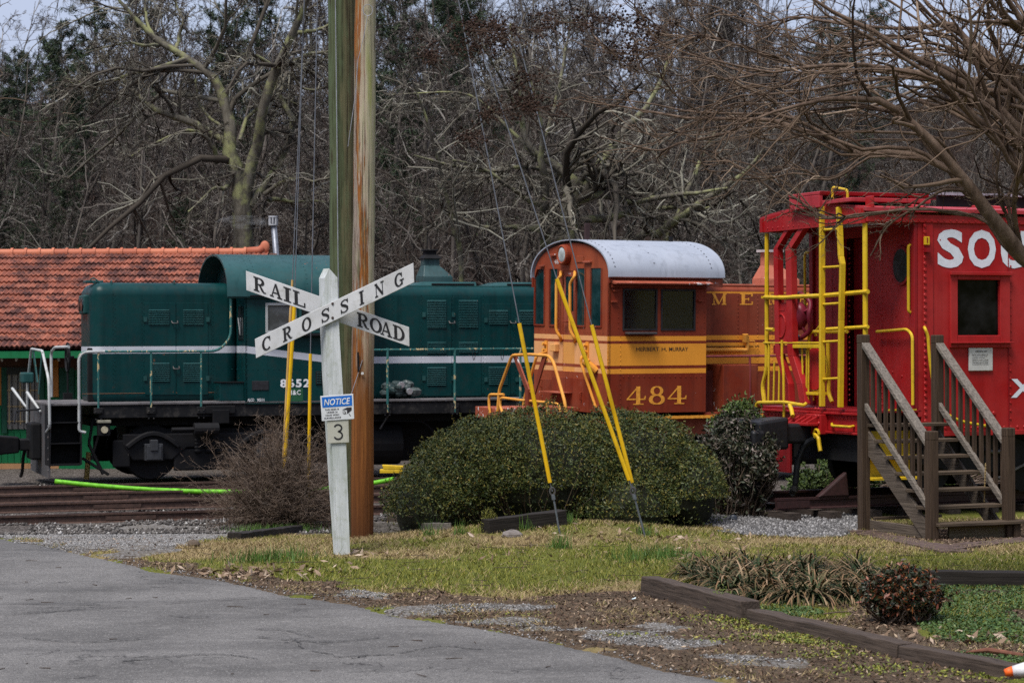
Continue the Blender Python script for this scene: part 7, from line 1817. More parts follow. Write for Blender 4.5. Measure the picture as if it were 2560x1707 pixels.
def lobe(px0, px1, py0, Y, depth, zb=-.3):
    a, b = at(px0, py0, Y), at(px1, py0, Y); zt = a.z; cx = (a.x + b.x) / 2; g = gz(cx, Y) + zb
    return ((cx, Y, (zt + g) / 2 - .0), ((b.x - a.x) / 2, depth, (zt - g) / 2))
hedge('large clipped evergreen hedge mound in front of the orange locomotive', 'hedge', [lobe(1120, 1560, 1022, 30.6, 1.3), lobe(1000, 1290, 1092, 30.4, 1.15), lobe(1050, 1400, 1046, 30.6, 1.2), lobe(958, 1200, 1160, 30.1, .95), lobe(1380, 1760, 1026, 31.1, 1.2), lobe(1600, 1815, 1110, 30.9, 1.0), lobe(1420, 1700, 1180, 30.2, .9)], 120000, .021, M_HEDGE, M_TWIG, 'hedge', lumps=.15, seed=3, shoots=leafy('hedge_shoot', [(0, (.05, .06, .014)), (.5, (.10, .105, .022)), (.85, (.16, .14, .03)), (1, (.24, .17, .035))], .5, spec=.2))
M_JUN = leafy('juniper_leaf', [(0, (.02, .04, .008)), (.5, (.05, .085, .014)), (1, (.09, .13, .025))], .6)
hedge('small bright green juniper peeping over the leafy shrub beside the caboose', 'juniper_shrub', [lobe(1812, 1895, 1022, 32.8, .5, .9), lobe(1790, 1850, 1040, 32.7, .4, .8)], 9000, .03, M_JUN, M_TWIG, 'shrub', seed=5)
M_BRL = leafy('brown_leaf', [(0, (.010, .016, .007)), (.4, (.024, .032, .013)), (.65, (.05, .045, .025)), (.85, (.10, .078, .058)), (1, (.20, .165, .15))], .5)
hedge('straggly dark shrub with browning leaves between the hedge and the caboose', 'leafy_shrub', [lobe(1755, 1925, 1060, 32.2, .7, -.1), lobe(1820, 1930, 1120, 31.9, .5, .1)], 11000, .035, M_BRL, M_TWIG, 'shrub', lumps=.3, seed=6, core=(.006, .006, .005))
hedge('low dark evergreen growing in the shade under the caboose coupler', 'shade_shrub', [lobe(1975, 2060, 1185, 35.5, .5), lobe(2030, 2190, 1150, 36.3, .6), lobe(2150, 2400, 1150, 37.5, .7), lobe(2350, 2640, 1150, 38.5, .7)], 16000, .04, M_JUN, M_TWIG, 'shrub', seed=7)  # rear lobes added to darken the bright ground seen under the caboose
M_NAND = leafy('nandina_leaf', [(0, (.008, .014, .006)), (.5, (.024, .034, .012)), (.68, (.06, .03, .014)), (.88, (.17, .04, .02)), (1, (.28, .10, .025))], .45)
p = on_ground(2255, 1552); hedge('small round shrub with red and dark green leaves in the planting bed', 'nandina_shrub', [((p.x, p.y, p.z + .15), (.27, .25, .16)), ((p.x - .06, p.y, p.z + .17), (.24, .22, .15))], 9500, .026, M_NAND, M_TWIG, 'shrub', seed=8)
# bare brown thorny shrub
def bare_shrub(label, c, r, n, seed):
    rng = np.random.default_rng(seed); o = empty('bare_shrub', label, 'shrub', tuple(c))
    a = rng.uniform(0, 2 * PI, n); tilt = rng.uniform(.05, 1.25, n) 
    d = np.stack([np.cos(a) * np.sin(tilt), np.sin(a) * np.sin(tilt), np.cos(tilt)], 1); base = np.stack([np.cos(a), np.sin(a), 0 * a], 1) * rng.uniform(0, .22, (n, 1))
    L = r[0] * r[1] / np.sqrt((r[1] * np.sin(tilt)) ** 2 + (r[0] * np.cos(tilt)) ** 2) * rng.uniform(.75, 1.1, n)
    p0, r0 = grow(rng, base, d, L, np.full(n, .009), 8, .35, (0, 0, -.25), .25)
    b, dd, ln, rr = spawn(rng, p0, r0, 9, .15, 1, (.75, .3), (.2, .5), .7, .003); p1, r1 = grow(rng, b, dd, ln, rr, 5, .4, (0, 0, .15), .35)
    b, dd, ln, rr = spawn(rng, p1, r1, 5, .1, 1, (.8, .3), (.25, .6), .8, .0022); p2, r2 = grow(rng, b, dd, ln, rr, 4, .4, (0, 0, .1), .4)
    V, Q = tubes(p0, r0, 5); obj('stems', np_mesh('stems', V, Q), M_TWIG, o)
    V, Q = merge([tubes(p1, r1, 3), tubes(p2, r2, 3)]); obj('twigs', np_mesh('twigs', V, Q), M_TWIG, o)
    return o
c = on_ground(690, 1322); bare_shrub('bare brown thorny shrub with tangled twigs left of the crossing post', (c.x, c.y + .25, c.z), (1.12, 1.72), 300, 12)
# strap-leaved clumps in the bed
M_LIR = leafy('liriope_leaf', [(0, (.013, .026, .011)), (.3, (.03, .052, .02)), (.5, (.06, .075, .034)), (.6, (.13, .075, .036)), (.85, (.25, .155, .09)), (1, (.42, .33, .23))], .7, spec=.12)
nt = M_LIR.node_tree; pr = next(n for n in nt.nodes if n.type == 'BSDF_PRINCIPLED'); s = NT.__new__(NT); s.m = M_LIR; s.t = nt; s.tc = None; s.b = pr
gi = s.n('ShaderNodeNewGeometry'); rd = gi.outputs['Random Per Island']; xy = s.sep(s.coord('Object')); rad_ = s.math('ADD', s.math('ADD', s.math('MULTIPLY', xy[0], xy[0]), s.math('MULTIPLY', xy[1], xy[1])), s.math('MULTIPLY', xy[2], .30))
dryc = s.ramp(rd, [(0, (.06, .034, .016)), (.5, (.14, .082, .04)), (.85, (.24, .15, .085)), (1, (.34, .25, .16))]); grn = s.ramp(rd, [(0, (.012, .026, .011)), (.6, (.04, .062, .026)), (1, (.075, .09, .045))])
s.l(s.mix(s.rng(s.math('ADD', rad_, s.math('MULTIPLY', rd, .07)), .085, .15), grn, dryc), pr.inputs['Base Color'])      # the outer part of each leaf is winter-burnt
def strap_mesh(seed, n=150, h=.33):
    rng = np.random.default_rng(seed); a = rng.uniform(0, 2 * PI, n); up = rng.uniform(.2, 1.1, n)
    d = np.stack([np.cos(a) * up, np.sin(a) * up, np.ones(n)], 1); b = np.stack([np.cos(a), np.sin(a), 0 * a], 1) * rng.uniform(0, .07, (n, 1))
    pts, rad = grow(rng, b, d, h * rng.uniform(.6, 1.35, n), np.ones(n), 6, .12, (0, 0, -2.0), 1)
    side = np.stack([-np.sin(a), np.cos(a), 0 * a], 1)[:, None] * (np.array([.006, .008, .008, .007, .005, .0012])[None, :, None])
    V = np.stack([pts - side, pts + side], 2).reshape(-1, 3); i = np.arange(n)[:, None] * 12 + np.arange(5)[None] * 2
    return np_mesh('leaves', V, np.stack([i, i + 1, i + 3, i + 2], -1).reshape(-1, 4))
lm = [strap_mesh(k, 150 + 20 * k) for k in range(4)]
rl_ = random.Random(4); spots = []
for row_, (y0, x0, x1, n) in enumerate(((1445, 1705, 2160, 9), (1462, 1730, 2240, 10), (1484, 1790, 2240, 9), (1505, 1880, 2200, 7), (1428, 1740, 2150, 7))):
    for i in range(n): spots.append((x0 + (x1 - x0) * (i + rl_.uniform(.2, .8)) / n, y0 + rl_.uniform(-5, 5)))
for px, py in spots:
    p = on_ground(px, py); o = empty('liriope_clump', 'arching strap leaved clump half browned by winter in the planting bed', 'grass clump', tuple(p), (0, 0, rl_.uniform(0, 6)), group='strap leaved clumps massed in the planting bed')
    obj('leaves', rl_.choice(lm), M_LIR, o); k = rl_.uniform(.85, 1.3); o.scale = (k, k, k * rl_.uniform(.85, 1.15))
p = on_ground(1803, 1530); V, Q = leaves(np.random.default_rng(2), np.random.default_rng(3).normal(0, 1, (260, 3)) * (.05, .04, .06) + (0, 0, .1), .016, up=.6); o = obj('weed', np_mesh('weed', V, Q), leafy('weed_leaf', [(0, (.06, .10, .02)), (1, (.18, .22, .04))], .5)); o.location = p; tag(o, 'upright green weed in front of the joint of the bed timbers', 'weed')
vine = [on_ground(x, y) + Vector((0, 0, dz)) for x, y, dz in ((2060, 1548, .05), (2100, 1558, .1), (2135, 1568, .13), (2128, 1580, .14), (2095, 1594, .06), (2060, 1612, .03))]
q, r_ = resample(vine, [.006] * 6, 20); o = MB().tube([Vector(v) for v in q], .006, 6).build('vine', M_TWIG); tag(o, 'dry vine looping over the middle bed timber', 'vine')

# ---------------------------------------------------------------- hand-set trees
def tree_from_limbs(name, label, cat, base, limbs, trunk_mat, crown_mat, specs, seed, n_main=14, group=None, rscale=1.0, twig_S=3, zmin=None):
    """limbs: list of (points, radii) in world space; specs: per level (n per parent, t0, t1, angle, sd, len lo, hi, rfac, minr, P, wobble, tropism)"""
    rng = np.random.default_rng(seed); o = empty(name, label, cat, tuple(base), group=group); off = np.array(base)
    mp, mr = [], []
    for pts, rr in limbs:
        q, r_ = resample(pts, [x * rscale for x in rr], n_main); mp.append(q - off + rng.normal(0, .25, q.shape) * r_[:, None]); mr.append(r_)
    P0, R0 = np.array(mp), np.array(mr)
    V, Q = tubes(P0, R0, 9); t = obj('trunk', np_mesh('trunk', V, Q, True), trunk_mat, o)
    parts = []; P_, R_ = P0, R0
    for lv, sp in enumerate(specs):
        n, t0, t1, an, sd, l0, l1, rf, mn, P, wob, trop = sp
        b, d, ln, rr = spawn(rng, P_, R_, n, t0, t1, (an, sd), (l0, l1), rf, mn)
        P_, R_ = grow(rng, b, d, ln, rr, P, wob, trop, .3)
        if zmin is not None: kz = P_[:, :, 2].min(1) + off[2] > zmin; P_, R_ = P_[kz], R_[kz]
        parts.append(tubes(P_, R_, 5 if lv == 0 else twig_S))
    V, Q = merge(parts); obj('crown', np_mesh('crown', V, Q), crown_mat, o)
    return o, P_, R_
def limb(pts, ox, oy, sc, Y, dY=0.0, jit=0.0, seed=0):
    rg_ = random.Random(seed); W_ = [at(ox + x / sc, oy + y / sc, Y + dY * i / max(1, len(pts) - 1) + rg_.uniform(-jit, jit)) for i, (x, y, w) in enumerate(pts)]
    return W_, [w / sc / 2 * Y / F for x, y, w in pts]
M_MOSSB = bark('mossy_bark', (.032, .027, .022), (.18, .165, .135), (.25, .26, .12), .85, 6)
M_LICH = thin('lichen_twig', [(0, (.035, .028, .023)), (.5, (.09, .079, .065)), (.8, (.17, .16, .13)), (1, (.32, .31, .26))])
YT = 59.0
LT = [
 [(1450, 1620, 140), (1465, 1400, 125), (1495, 1250, 120), (1450, 1060, 100), (1415, 900, 85), (1390, 700, 70), (1350, 530, 60), (1250, 430, 50), (1130, 355, 46), (980, 265, 38), (860, 150, 30), (740, 20, 22), (690, -80, 14)],
 [(1495, 1270, 80), (1540, 1020, 75), (1570, 850, 68), (1610, 660, 62), (1680, 470, 60), (1740, 330, 55), (1800, 180, 46), (1860, 60, 38), (1910, -80, 26)],
 [(1400, 890, 50), (1280, 800, 46), (1150, 740, 44), (1000, 690, 40), (880, 620, 36), (780, 520, 28), (700, 430, 20), (600, 350, 12)],
 [(880, 620, 24), (800, 580, 22), (700, 575, 18), (580, 545, 14), (480, 500, 9), (380, 480, 6)],
 [(1530, 1260, 50), (1600, 1160, 46), (1690, 1040, 40), (1750, 900, 42), (1800, 760, 40), (1750, 660, 34), (1700, 540, 28), (1690, 430, 20)],
 [(1690, 460, 30), (1740, 410, 28), (1800, 385, 26), (1900, 335, 22), (2000, 320, 18), (2150, 300, 10)],
 [(1760, 240, 30), (1840, 200, 26), (1920, 190, 22), (2000, 165, 18), (2120, 120, 10)],
 [(1140, 360, 30), (1030, 395, 24), (900, 435, 22), (780, 460, 18), (650, 520, 14), (520, 540, 9), (420, 500, 6)],
 [(1080, 345, 26), (1090, 240, 24), (1120, 130, 20), (1080, 40, 16), (1060, -60, 10)],
 [(1400, 1110, 40), (1370, 1160, 26), (1310, 1150, 16), (1240, 1220, 12), (1150, 1300, 7)],
 [(1360, 780, 20), (1270, 700, 18), (1220, 630, 16), (1200, 520, 12), (1195, 440, 7)],
 [(1330, 1000, 34), (1310, 920, 30), (1270, 850, 26), (1180, 800, 20), (1050, 830, 14), (900, 900, 9), (800, 960, 5)],
 [(1640, 1230, 34), (1700, 1215, 26), (1780, 1240, 20), (1900, 1230, 14), (2020, 1245, 9), (2150, 1280, 5)],
 [(1620, 1190, 30), (1720, 1120, 24), (1820, 1095, 20), (1920, 1110, 16), (2010, 1090, 12), (2150, 1060, 6)],
 [(1470, 860, 26), (1520, 720, 22), (1600, 660, 18), (1700, 600, 12), (1820, 640, 7)],
 [(990, 270, 22), (900, 280, 18), (780, 265, 14), (650, 290, 10), (520, 330, 6)],
 [(950, 250, 22), (900, 130, 18), (890, 20, 14), (900, -60, 8)],
 [(1690, 420, 26), (1580, 350, 20), (1500, 330, 14), (1400, 390, 10), (1280, 380, 6)],
 [(1720, 560, 24), (1760, 440, 20), (1850, 540, 16), (1950, 550, 12), (2060, 520, 7)],
]
trop0 = (0, 0, -.15)
limbs = [limb(p, 0, 0, 2.45, YT, dY=(-1.6 if k % 2 else .8) * (k > 0), jit=.12, seed=k) for k, p in enumerate(LT)]
b = at(592, 660, YT); b.z = gz(b.x, YT)
limbs[0][0][0] = Vector((b.x, YT, b.z - .2)); 
SPEC_OLD = [(13, .2, 1, .85, .3, .2, .55, .55, .02, 7, .42, (0, 0, -.45)), (9, .15, 1, .75, .3, .25, .6, .6, .0105, 6, .42, (0, 0, -.3)), (7, .1, 1, .7, .3, .3, .65, .65, .0075, 4, .45, (0, 0, -.1))]
tree_from_limbs('mossy_tree', 'old spreading bare tree with mossy trunk rising behind the tiled depot roof', 'tree', b, limbs, M_MOSSB, M_LICH, SPEC_OLD, 21)
LT2 = [   # the many-stemmed tree behind the orange cab, in 2.45x pixels of the crop that starts at x = 900
 [(1235, 1700, 170), (1250, 1500, 150), (1275, 1330, 120), (1300, 1180, 100), (1290, 1080, 70), (1180, 1000, 50), (1070, 930, 44), (1010, 850, 38), (990, 720, 32), (965, 520, 26), (940, 320, 18), (920, 150, 12)],
 [(1100, 1640, 80), (1120, 1480, 70), (1120, 1350, 60), (1150, 1180, 55), (1130, 1050, 48), (1105, 960, 40), (1120, 850, 30), (1080, 650, 24), (1040, 480, 18), (1000, 350, 12)],
 [(1350, 1180, 80), (1420, 1090, 66), (1490, 990, 56), (1570, 860, 50), (1650, 760, 44), (1760, 640, 34), (1850, 480, 24), (1900, 320, 14)],
 [(1330, 1230, 60), (1430, 1195, 54), (1560, 1215, 46), (1680, 1235, 42), (1850, 1200, 34), (2050, 1180, 24), (2250, 1150, 12)],
 [(1270, 1400, 60), (1400, 1345, 52), (1540, 1330, 44), (1720, 1290, 36), (1900, 1270, 28), (2080, 1280, 18), (2250, 1240, 10)],
 [(1180, 1060, 34), (1080, 1030, 28), (960, 1025, 24), (850, 1050, 22), (700, 1040, 20), (520, 1005, 16), (330, 950, 9)],
 [(1110, 1400, 50), (1020, 1400, 34), (920, 1395, 28), (800, 1400, 22), (690, 1370, 16), (560, 1300, 10), (420, 1260, 6)],
 [(1130, 1260, 36), (1040, 1230, 26), (920, 1150, 24), (800, 1060, 20), (690, 1010, 14), (560, 980, 8)],
 [(1060, 940, 30), (1000, 880, 24), (880, 760, 20), (760, 640, 16), (620, 570, 12), (400, 570, 9), (200, 580, 5)],
 [(1000, 760, 24), (920, 600, 20), (840, 440, 16), (780, 330, 12), (700, 200, 8)],
 [(1110, 880, 30), (1180, 700, 24), (1230, 480, 20), (1260, 300, 14), (1300, 120, 9)],
 [(1680, 1520, 60), (1800, 1450, 54), (1900, 1370, 50), (2020, 1290, 46), (2200, 1170, 36), (2360, 1060, 26), (2480, 900, 14)],
 [(1880, 1480, 50), (1930, 1380, 44), (1985, 1220, 38), (2030, 1110, 32), (2100, 950, 24), (2180, 800, 14)],
 [(620, 1620, 34), (590, 1450, 30), (540, 1250, 26), (500, 1080, 22), (430, 800, 18), (380, 650, 14), (320, 500, 8)],
]
limbs = [limb(p, 900, 0, 2.45, 56.5, dY=(-1.6 if k % 2 else .8) * (k > 0), jit=.12, seed=k + 50) for k, p in enumerate(LT2)]
b = at(1404, 690, 56.5); b.z = gz(b.x, 56.5); limbs[0][0][0] = Vector((b.x, 56.5, b.z - .2)); limbs[1][0][0] = Vector((b.x - .5, 56.5, b.z - .2))
for k in (11, 12, 13): q = limbs[k][0]; g = Vector((q[0].x + (1.2 if k < 13 else 0) * -.3, q[0].y, gz(q[0].x, q[0].y) - .2)); q.insert(0, g); limbs[k][1].insert(0, limbs[k][1][0] * 1.1)
tree_from_limbs('many_stemmed_tree', 'broad many stemmed bare tree with lichen grey limbs behind the orange locomotive cab', 'tree', b, limbs, M_MOSSB, M_LICH, [(12, .2, 1, .85, .3, .16, .45, .55, .02, 7, .42, (0, 0, -.12))] + SPEC_OLD[1:], 22)

# crape myrtle overhanging from the right, in 2.219x pixels of the crop that starts at x = 1500
M_CRB = bark('crape_bark', (.065, .043, .031), (.225, .16, .12), (.05, .03, .02), .5, 9)
M_CRT = thin('crape_twig', [(0, (.035, .022, .016)), (.5, (.10, .068, .047)), (.85, (.19, .135, .098)), (1, (.30, .23, .175))])
LT3 = [
 [(2900, 2300, 110), (2700, 1800, 95), (2450, 1510, 88), (2330, 1390, 80), (2215, 1250, 72), (2090, 1090, 60), (2000, 970, 50), (1830, 790, 45), (1700, 650, 40), (1560, 560, 34), (1400, 545, 28), (1200, 565, 20), (1000, 610, 15), (860, 660, 10)],
 [(2040, 1010, 44), (1950, 950, 40), (1850, 900, 38), (1750, 865, 36), (1600, 842, 34), (1430, 842, 32), (1280, 792, 30), (1130, 722, 28), (980, 680, 24), (850, 662, 21), (620, 655, 17), (420, 650, 14), (200, 600, 11), (0, 580, 8), (-160, 545, 5)],
 [(850, 664, 15), (740, 722, 14), (600, 765, 13), (450, 792, 12), (340, 836, 10), (200, 812, 8), (0, 760, 6)],
 [(2950, 2200, 90), (2800, 1500, 80), (2600, 950, 64), (2350, 740, 54), (2200, 600, 45), (2050, 500, 40), (1900, 400, 36), (1750, 330, 32), (1600, 220, 28), (1400, 120, 24), (1250, 40, 18), (1150, -30, 12)],
 [(2950, 2200, 80), (2800, 1600, 70), (2580, 1000, 52), (2300, 800, 45), (2130, 700, 40), (1950, 520, 36), (1830, 430, 32), (1650, 395, 26), (1400, 360, 22), (1150, 372, 17), (930, 400, 13), (700, 350, 9), (480, 300, 5)],
 [(3000, 2100, 80), (2900, 1300, 70), (2700, 620, 56), (2352, 450, 48), (2200, 370, 40), (2050, 240, 34), (1940, 130, 28), (1800, 155, 22), (1600, 160, 18), (1400, 130, 14), (1250, 90, 9), (1000, 120, 5)],
 [(3000, 2200, 80), (2880, 1400, 66), (2700, 760, 50), (2352, 540, 38), (2100, 500, 30), (1900, 450, 24), (1600, 430, 20), (1300, 480, 16), (1050, 520, 13), (800, 530, 10), (560, 600, 7), (300, 640, 4)],
 [(2700, 620, 40), (2520, 300, 34), (2352, 190, 30), (2250, 110, 30), (2180, 20, 22), (2100, -60, 14)],
 [(2700, 300, 26), (2352, 140, 22), (2200, 120, 18), (2050, 120, 14), (1900, 60, 9)],
 [(2240, 1290, 26), (2130, 1210, 22), (2020, 1188, 20), (1800, 1160, 18), (1600, 1170, 17), (1450, 1195, 17), (1300, 1212, 15), (1200, 1182, 12), (1100, 1112, 14), (980, 1020, 13), (830, 910, 9), (700, 898, 6), (560, 950, 4)],
 [(1780, 880, 16), (1620, 870, 13), (1480, 880, 12), (1350, 970, 13), (1240, 1000, 12), (1100, 960, 10), (900, 990, 8), (720, 950, 5), (600, 960, 3)],
 [(2950, 2300, 90), (2800, 1700, 80), (2560, 1250, 56), (2352, 1010, 44), (2250, 840, 38), (2150, 640, 30), (2080, 480, 22), (2000, 380, 14)],
 [(1990, 950, 22), (1880, 780, 18), (1700, 740, 15), (1420, 730, 12), (1200, 750, 9), (1000, 700, 6), (700, 740, 4)],
 [(1590, 225, 20), (1480, 250, 18), (1380, 262, 16), (1230, 250, 13), (1100, 210, 10), (950, 170, 8), (800, 60, 5)],
 [(1420, 130, 18), (1250, 120, 15), (1100, 100, 12), (900, 150, 9), (700, 60, 6), (500, 0, 4)],
 [(930, 400, 12), (720, 440, 10), (600, 430, 9), (420, 470, 7), (200, 520, 5), (-60, 540, 3)],
 [(1150, 372, 14), (900, 300, 12), (650, 215, 9), (480, 200, 7), (250, 280, 5), (-40, 270, 3)],
 [(980, 420, 11), (830, 410, 10), (560, 330, 8), (300, 310, 6), (0, 285, 4), (-200, 200, 3)],
 [(2100, 1060, 20), (1900, 1060, 16), (1760, 1150, 12), (1600, 1250, 9), (1500, 1420, 6)],
 [(2350, 1440, 20), (2250, 1180, 16), (2200, 1000, 12), (2240, 800, 9), (2352, 780, 7)],
 [(700, 350, 9), (500, 290, 8), (300, 130, 6), (180, 40, 5), (100, -40, 3)],
 [(2950, 2200, 80), (2850, 1500, 70), (2650, 900, 56), (2450, 620, 46), (2280, 430, 40), (2150, 300, 34), (2000, 200, 26), (1850, 60, 20), (1750, -60, 12)],
 [(2900, 1900, 60), (2750, 1300, 54), (2500, 900, 44), (2350, 700, 38), (2230, 560, 34), (2000, 420, 28), (1800, 330, 22), (1500, 300, 16), (1200, 330, 10), (900, 260, 6)],
 [(2800, 900, 50), (2600, 500, 44), (2450, 300, 38), (2300, 60, 30), (2200, -80, 20)],
 [(2330, 1390, 30), (2300, 1100, 26), (2352, 900, 22), (2400, 600, 16)],
 [(2100, 700, 26), (1950, 620, 22), (1750, 560, 18), (1500, 480, 14), (1250, 430, 10), (1000, 460, 7), (760, 480, 4)],
 [(2200, 380, 24), (2050, 330, 20), (1850, 270, 16), (1650, 280, 12), (1450, 200, 9), (1250, 180, 6)],
 [(2450, 900, 30), (2380, 600, 26), (2200, 250, 20), (2150, 60, 14), (2160, -60, 8)],
 [(620, 655, 10), (450, 560, 8), (330, 430, 7), (200, 400, 5), (0, 340, 4)],
]
n3 = len(LT3); rz_ = random.Random(6)
for k in range(n3):                                 # companions of the bigger limbs
    if LT3[k][0][2] < 14: continue
    ox_, oy_ = rz_.uniform(-90, 60), rz_.uniform(-75, 75)
    LT3.append([(x + ox_ * (i / len(LT3[k])) + rz_.uniform(-22, 22), y + oy_ * min(1, i / 3) + rz_.uniform(-16, 16), w * .62) for i, (x, y, w) in enumerate(LT3[k])])
limbs = [limb(p, 1500, 0, 2.219, 21.5, dY=(-1.3, 1.2, .3, -.6)[k % 4], jit=.05, seed=k + 80) for k, p in enumerate(LT3)]
b = at(2830, 1400, 21.5); b.z = gz(b.x, 21.5)
for k in (0, 3, 4, 5, 6, 11):
    limbs[k][0][0] = Vector((b.x + .1 * math.cos(k * 2.1), b.y + .1 * math.sin(k * 2.1), b.z - .1))
SPEC_CR = [(8, .2, 1, .6, .25, .14, .40, .55, .0085, 7, .4, (0, 0, .12)), (4, .2, 1, .65, .3, .25, .55, .6, .0042, 6, .4, (-.1, 0, .15)), (3, .2, 1, .65, .3, .3, .6, .7, .003, 4, .35, (0, 0, .2))]
cr, tp, tr = tree_from_limbs('crape_myrtle_tree', 'bare reddish brown crape myrtle with smooth limbs overhanging the caboose from the edge', 'tree', b, limbs, M_CRB, M_CRT, SPEC_CR, 23, n_main=18, rscale=1.1, zmin=3.05)
# dry seed capsules in clusters at its outer twig ends
rng = np.random.default_rng(9); ends = tp[:, -1]; wx = ends + np.array(b); pxy = np.array([proj(*w) for w in wx])
def near(cx, cy_, rx, ry): return ((pxy[:, 0] - cx) / rx) ** 2 + ((pxy[:, 1] - cy_) / ry) ** 2 < 1
sel = near(1240, 75, 190, 60) | near(1075, 130, 35, 40) | near(1190, 300, 160, 110) | near(1500, 60, 220, 90) | near(1300, 250, 120, 60) | near(1700, 60, 160, 60)
ends_s = ends[sel]
# sprays reach out to the cluster places
cl = []
for cx, cy_, rx, ry, n in ((1235, 70, 110, 22, 50), (1075, 135, 22, 28, 16), (1210, 115, 70, 22, 22), (1300, 255, 50, 25, 26), (1225, 285, 26, 12, 12), (1170, 340, 26, 22, 14), (1340, 270, 60, 14, 14), (1480, 50, 130, 36, 40), (1640, 80, 90, 50, 30), (1330, 190, 60, 20, 10), (1560, 130, 80, 40, 20)):
    for _ in range(n): cl.append(at(cx + rng.normal(0, rx * .55), cy_ + rng.normal(0, ry * .55), 21 + rng.normal(0, .4)))
cl = np.array([tuple(v) for v in cl]) - np.array(b)
caps = (cl[:, None] + rng.normal(0, .035, (len(cl), 7, 3))).reshape(-1, 3)
V = (np.array([(1, 0, 0), (0, 1, 0), (-1, 0, 0), (0, -1, 0), (0, 0, 1), (0, 0, -1)])[None] * (.0125 * rng.uniform(.7, 1.3, (len(caps), 1, 1))) + caps[:, None]).reshape(-1, 3)
f = np.array([(0, 1, 4), (1, 2, 4), (2, 3, 4), (3, 0, 4), (1, 0, 5), (2, 1, 5), (3, 2, 5), (0, 3, 5)])
o = obj('seed_capsules', np_mesh('seed_capsules', V, (np.arange(len(caps))[:, None, None] * 6 + f).reshape(-1, 3)), thin('capsule', [(0, (.014, .009, .008)), (1, (.06, .035, .026))]), cr, kind='stuff')
st = np.repeat(cl, 7, 0)[:, None] + (caps - np.repeat(cl, 7, 0))[:, None] * np.linspace(0, 1, 3)[None, :, None]; V, Q = tubes(st, np.full(st.shape[:2], .0018), 3)
lead = cl[:, None] + (rng.normal(0, .12, (len(cl), 1, 3)) + np.array((.16, .03, -.08))) * np.linspace(0, 1, 5)[None, :, None] + rng.normal(0, .008, (len(cl), 5, 3)); V2, Q2 = tubes(lead, np.full(lead.shape[:2], .0032), 3)
V, Q = merge([(V, Q), (V2, Q2)]); obj('seed_stalks', np_mesh('seed_stalks', V, Q), thin('stalk', [(0, (.02, .013, .011)), (1, (.085, .055, .04))]), cr, kind='stuff')

# a low twig reaching in from beyond the frame at the left
limbs = [limb([(-500, 700, 10), (-200, 640, 8), (0, 605, 6), (110, 608, 5), (200, 632, 4), (262, 605, 3)], 0, 0, 2.45, 24, seed=1), limb([(-500, 720, 9), (-200, 720, 7), (0, 722, 6), (130, 752, 5), (260, 742, 4), (400, 690, 3), (450, 640, 2)], 0, 0, 2.45, 24, seed=2), limb([(-300, 300, 8), (-100, 150, 6), (0, 40, 5), (40, 20, 3), (80, -10, 2)], 0, 0, 2.45, 24, seed=3), limb([(-400, 640, 6), (-150, 480, 5), (0, 470, 4), (12, 440, 2)], 0, 0, 2.45, 24, seed=5), limb([(-200, 640, 5), (-60, 720, 4), (0, 800, 3), (50, 838, 2)], 0, 0, 2.45, 24, seed=6)]
bb_ = Vector((at(-700, 900, 24).x, 24, 0)); bb_.z = gz(bb_.x, 24)
limbs.append(([bb_ - Vector((0, 0, .1)), at(-600, 900, 24), at(-420, 500, 24), at(-200, 282, 24)], [.07, .06, .03, .012])); limbs.append(([at(-600, 900, 24), at(-430, 420, 24), at(-204, 287, 24)], [.05, .03, .01]))
tree_from_limbs('twiggy_sapling', 'thin sapling twigs reaching in at the left edge before the dark forest', 'tree', bb_, limbs, M_CRT, M_CRT, [(2, .4, 1, .5, .2, .1, .25, .6, .003, 4, .3, (0, 0, .1))], 31, n_main=10)

# ---------------------------------------------------------------- the wood on the hillside
M_FB = bark('forest_bark', (.04, .033, .029), (.14, .122, .11), (.14, .135, .10), .4, 3)
M_FT = thin('forest_twig', [(0, (.019, .015, .013)), (.5, (.060, .049, .043)), (.85, (.145, .128, .115)), (1, (.33, .31, .28))])
def forest_tree(seed, h=12.0, lean=.1, spread=.6, dense=1.0, low=.2):
    rng = np.random.default_rng(seed)
    k = 1 + (seed % 3 == 0); b = np.zeros((k, 3)); b[:, 0] = np.arange(k) * .4
    d = rng.normal(0, lean, (k, 3)); d[:, 2] = 1
    P0, R0 = grow(rng, b, d, np.full(k, h) * rng.uniform(.85, 1, k), np.full(k, .10), 14, .18, (0, 0, .2), .14)
    b, dd, ln, rr = spawn(rng, P0, R0, int(22 / k), low, 1, (spread, .25), (.18, .42), .5, .03); P1, R1 = grow(rng, b, dd, ln, rr, 9, .4, (0, 0, .25), .25)
    b, dd, ln, rr = spawn(rng, P1, R1, 7, .2, 1, (.7, .3), (.25, .55), .55, .014); P2, R2 = grow(rng, b, dd, ln, rr, 6, .45, (0, 0, .1), .3)
    b, dd, ln, rr = spawn(rng, P2, R2, int(6 * dense), .1, 1, (.7, .3), (.3, .65), .65, .009); P3_, R3 = grow(rng, b, dd, ln, rr, 4, .45, (0, 0, .1), .4)
    b, dd, ln, rr = spawn(rng, P3_, R3, 3, .1, 1, (.7, .3), (.3, .7), .7, .007); P4, R4 = grow(rng, b, dd, ln, rr, 3, .45, (0, 0, .1), .5)
    V, Q = tubes(P0, R0, 8); t = np_mesh('trunk', V, Q, True)
    V, Q = merge([tubes(P1, R1, 5), tubes(P2, R2, 3), tubes(P3_, R3, 3), tubes(P4, R4, 3)]); c = np_mesh('crown', V, Q)
    t.materials.append(M_FB); c.materials.append(M_FT); return t, c
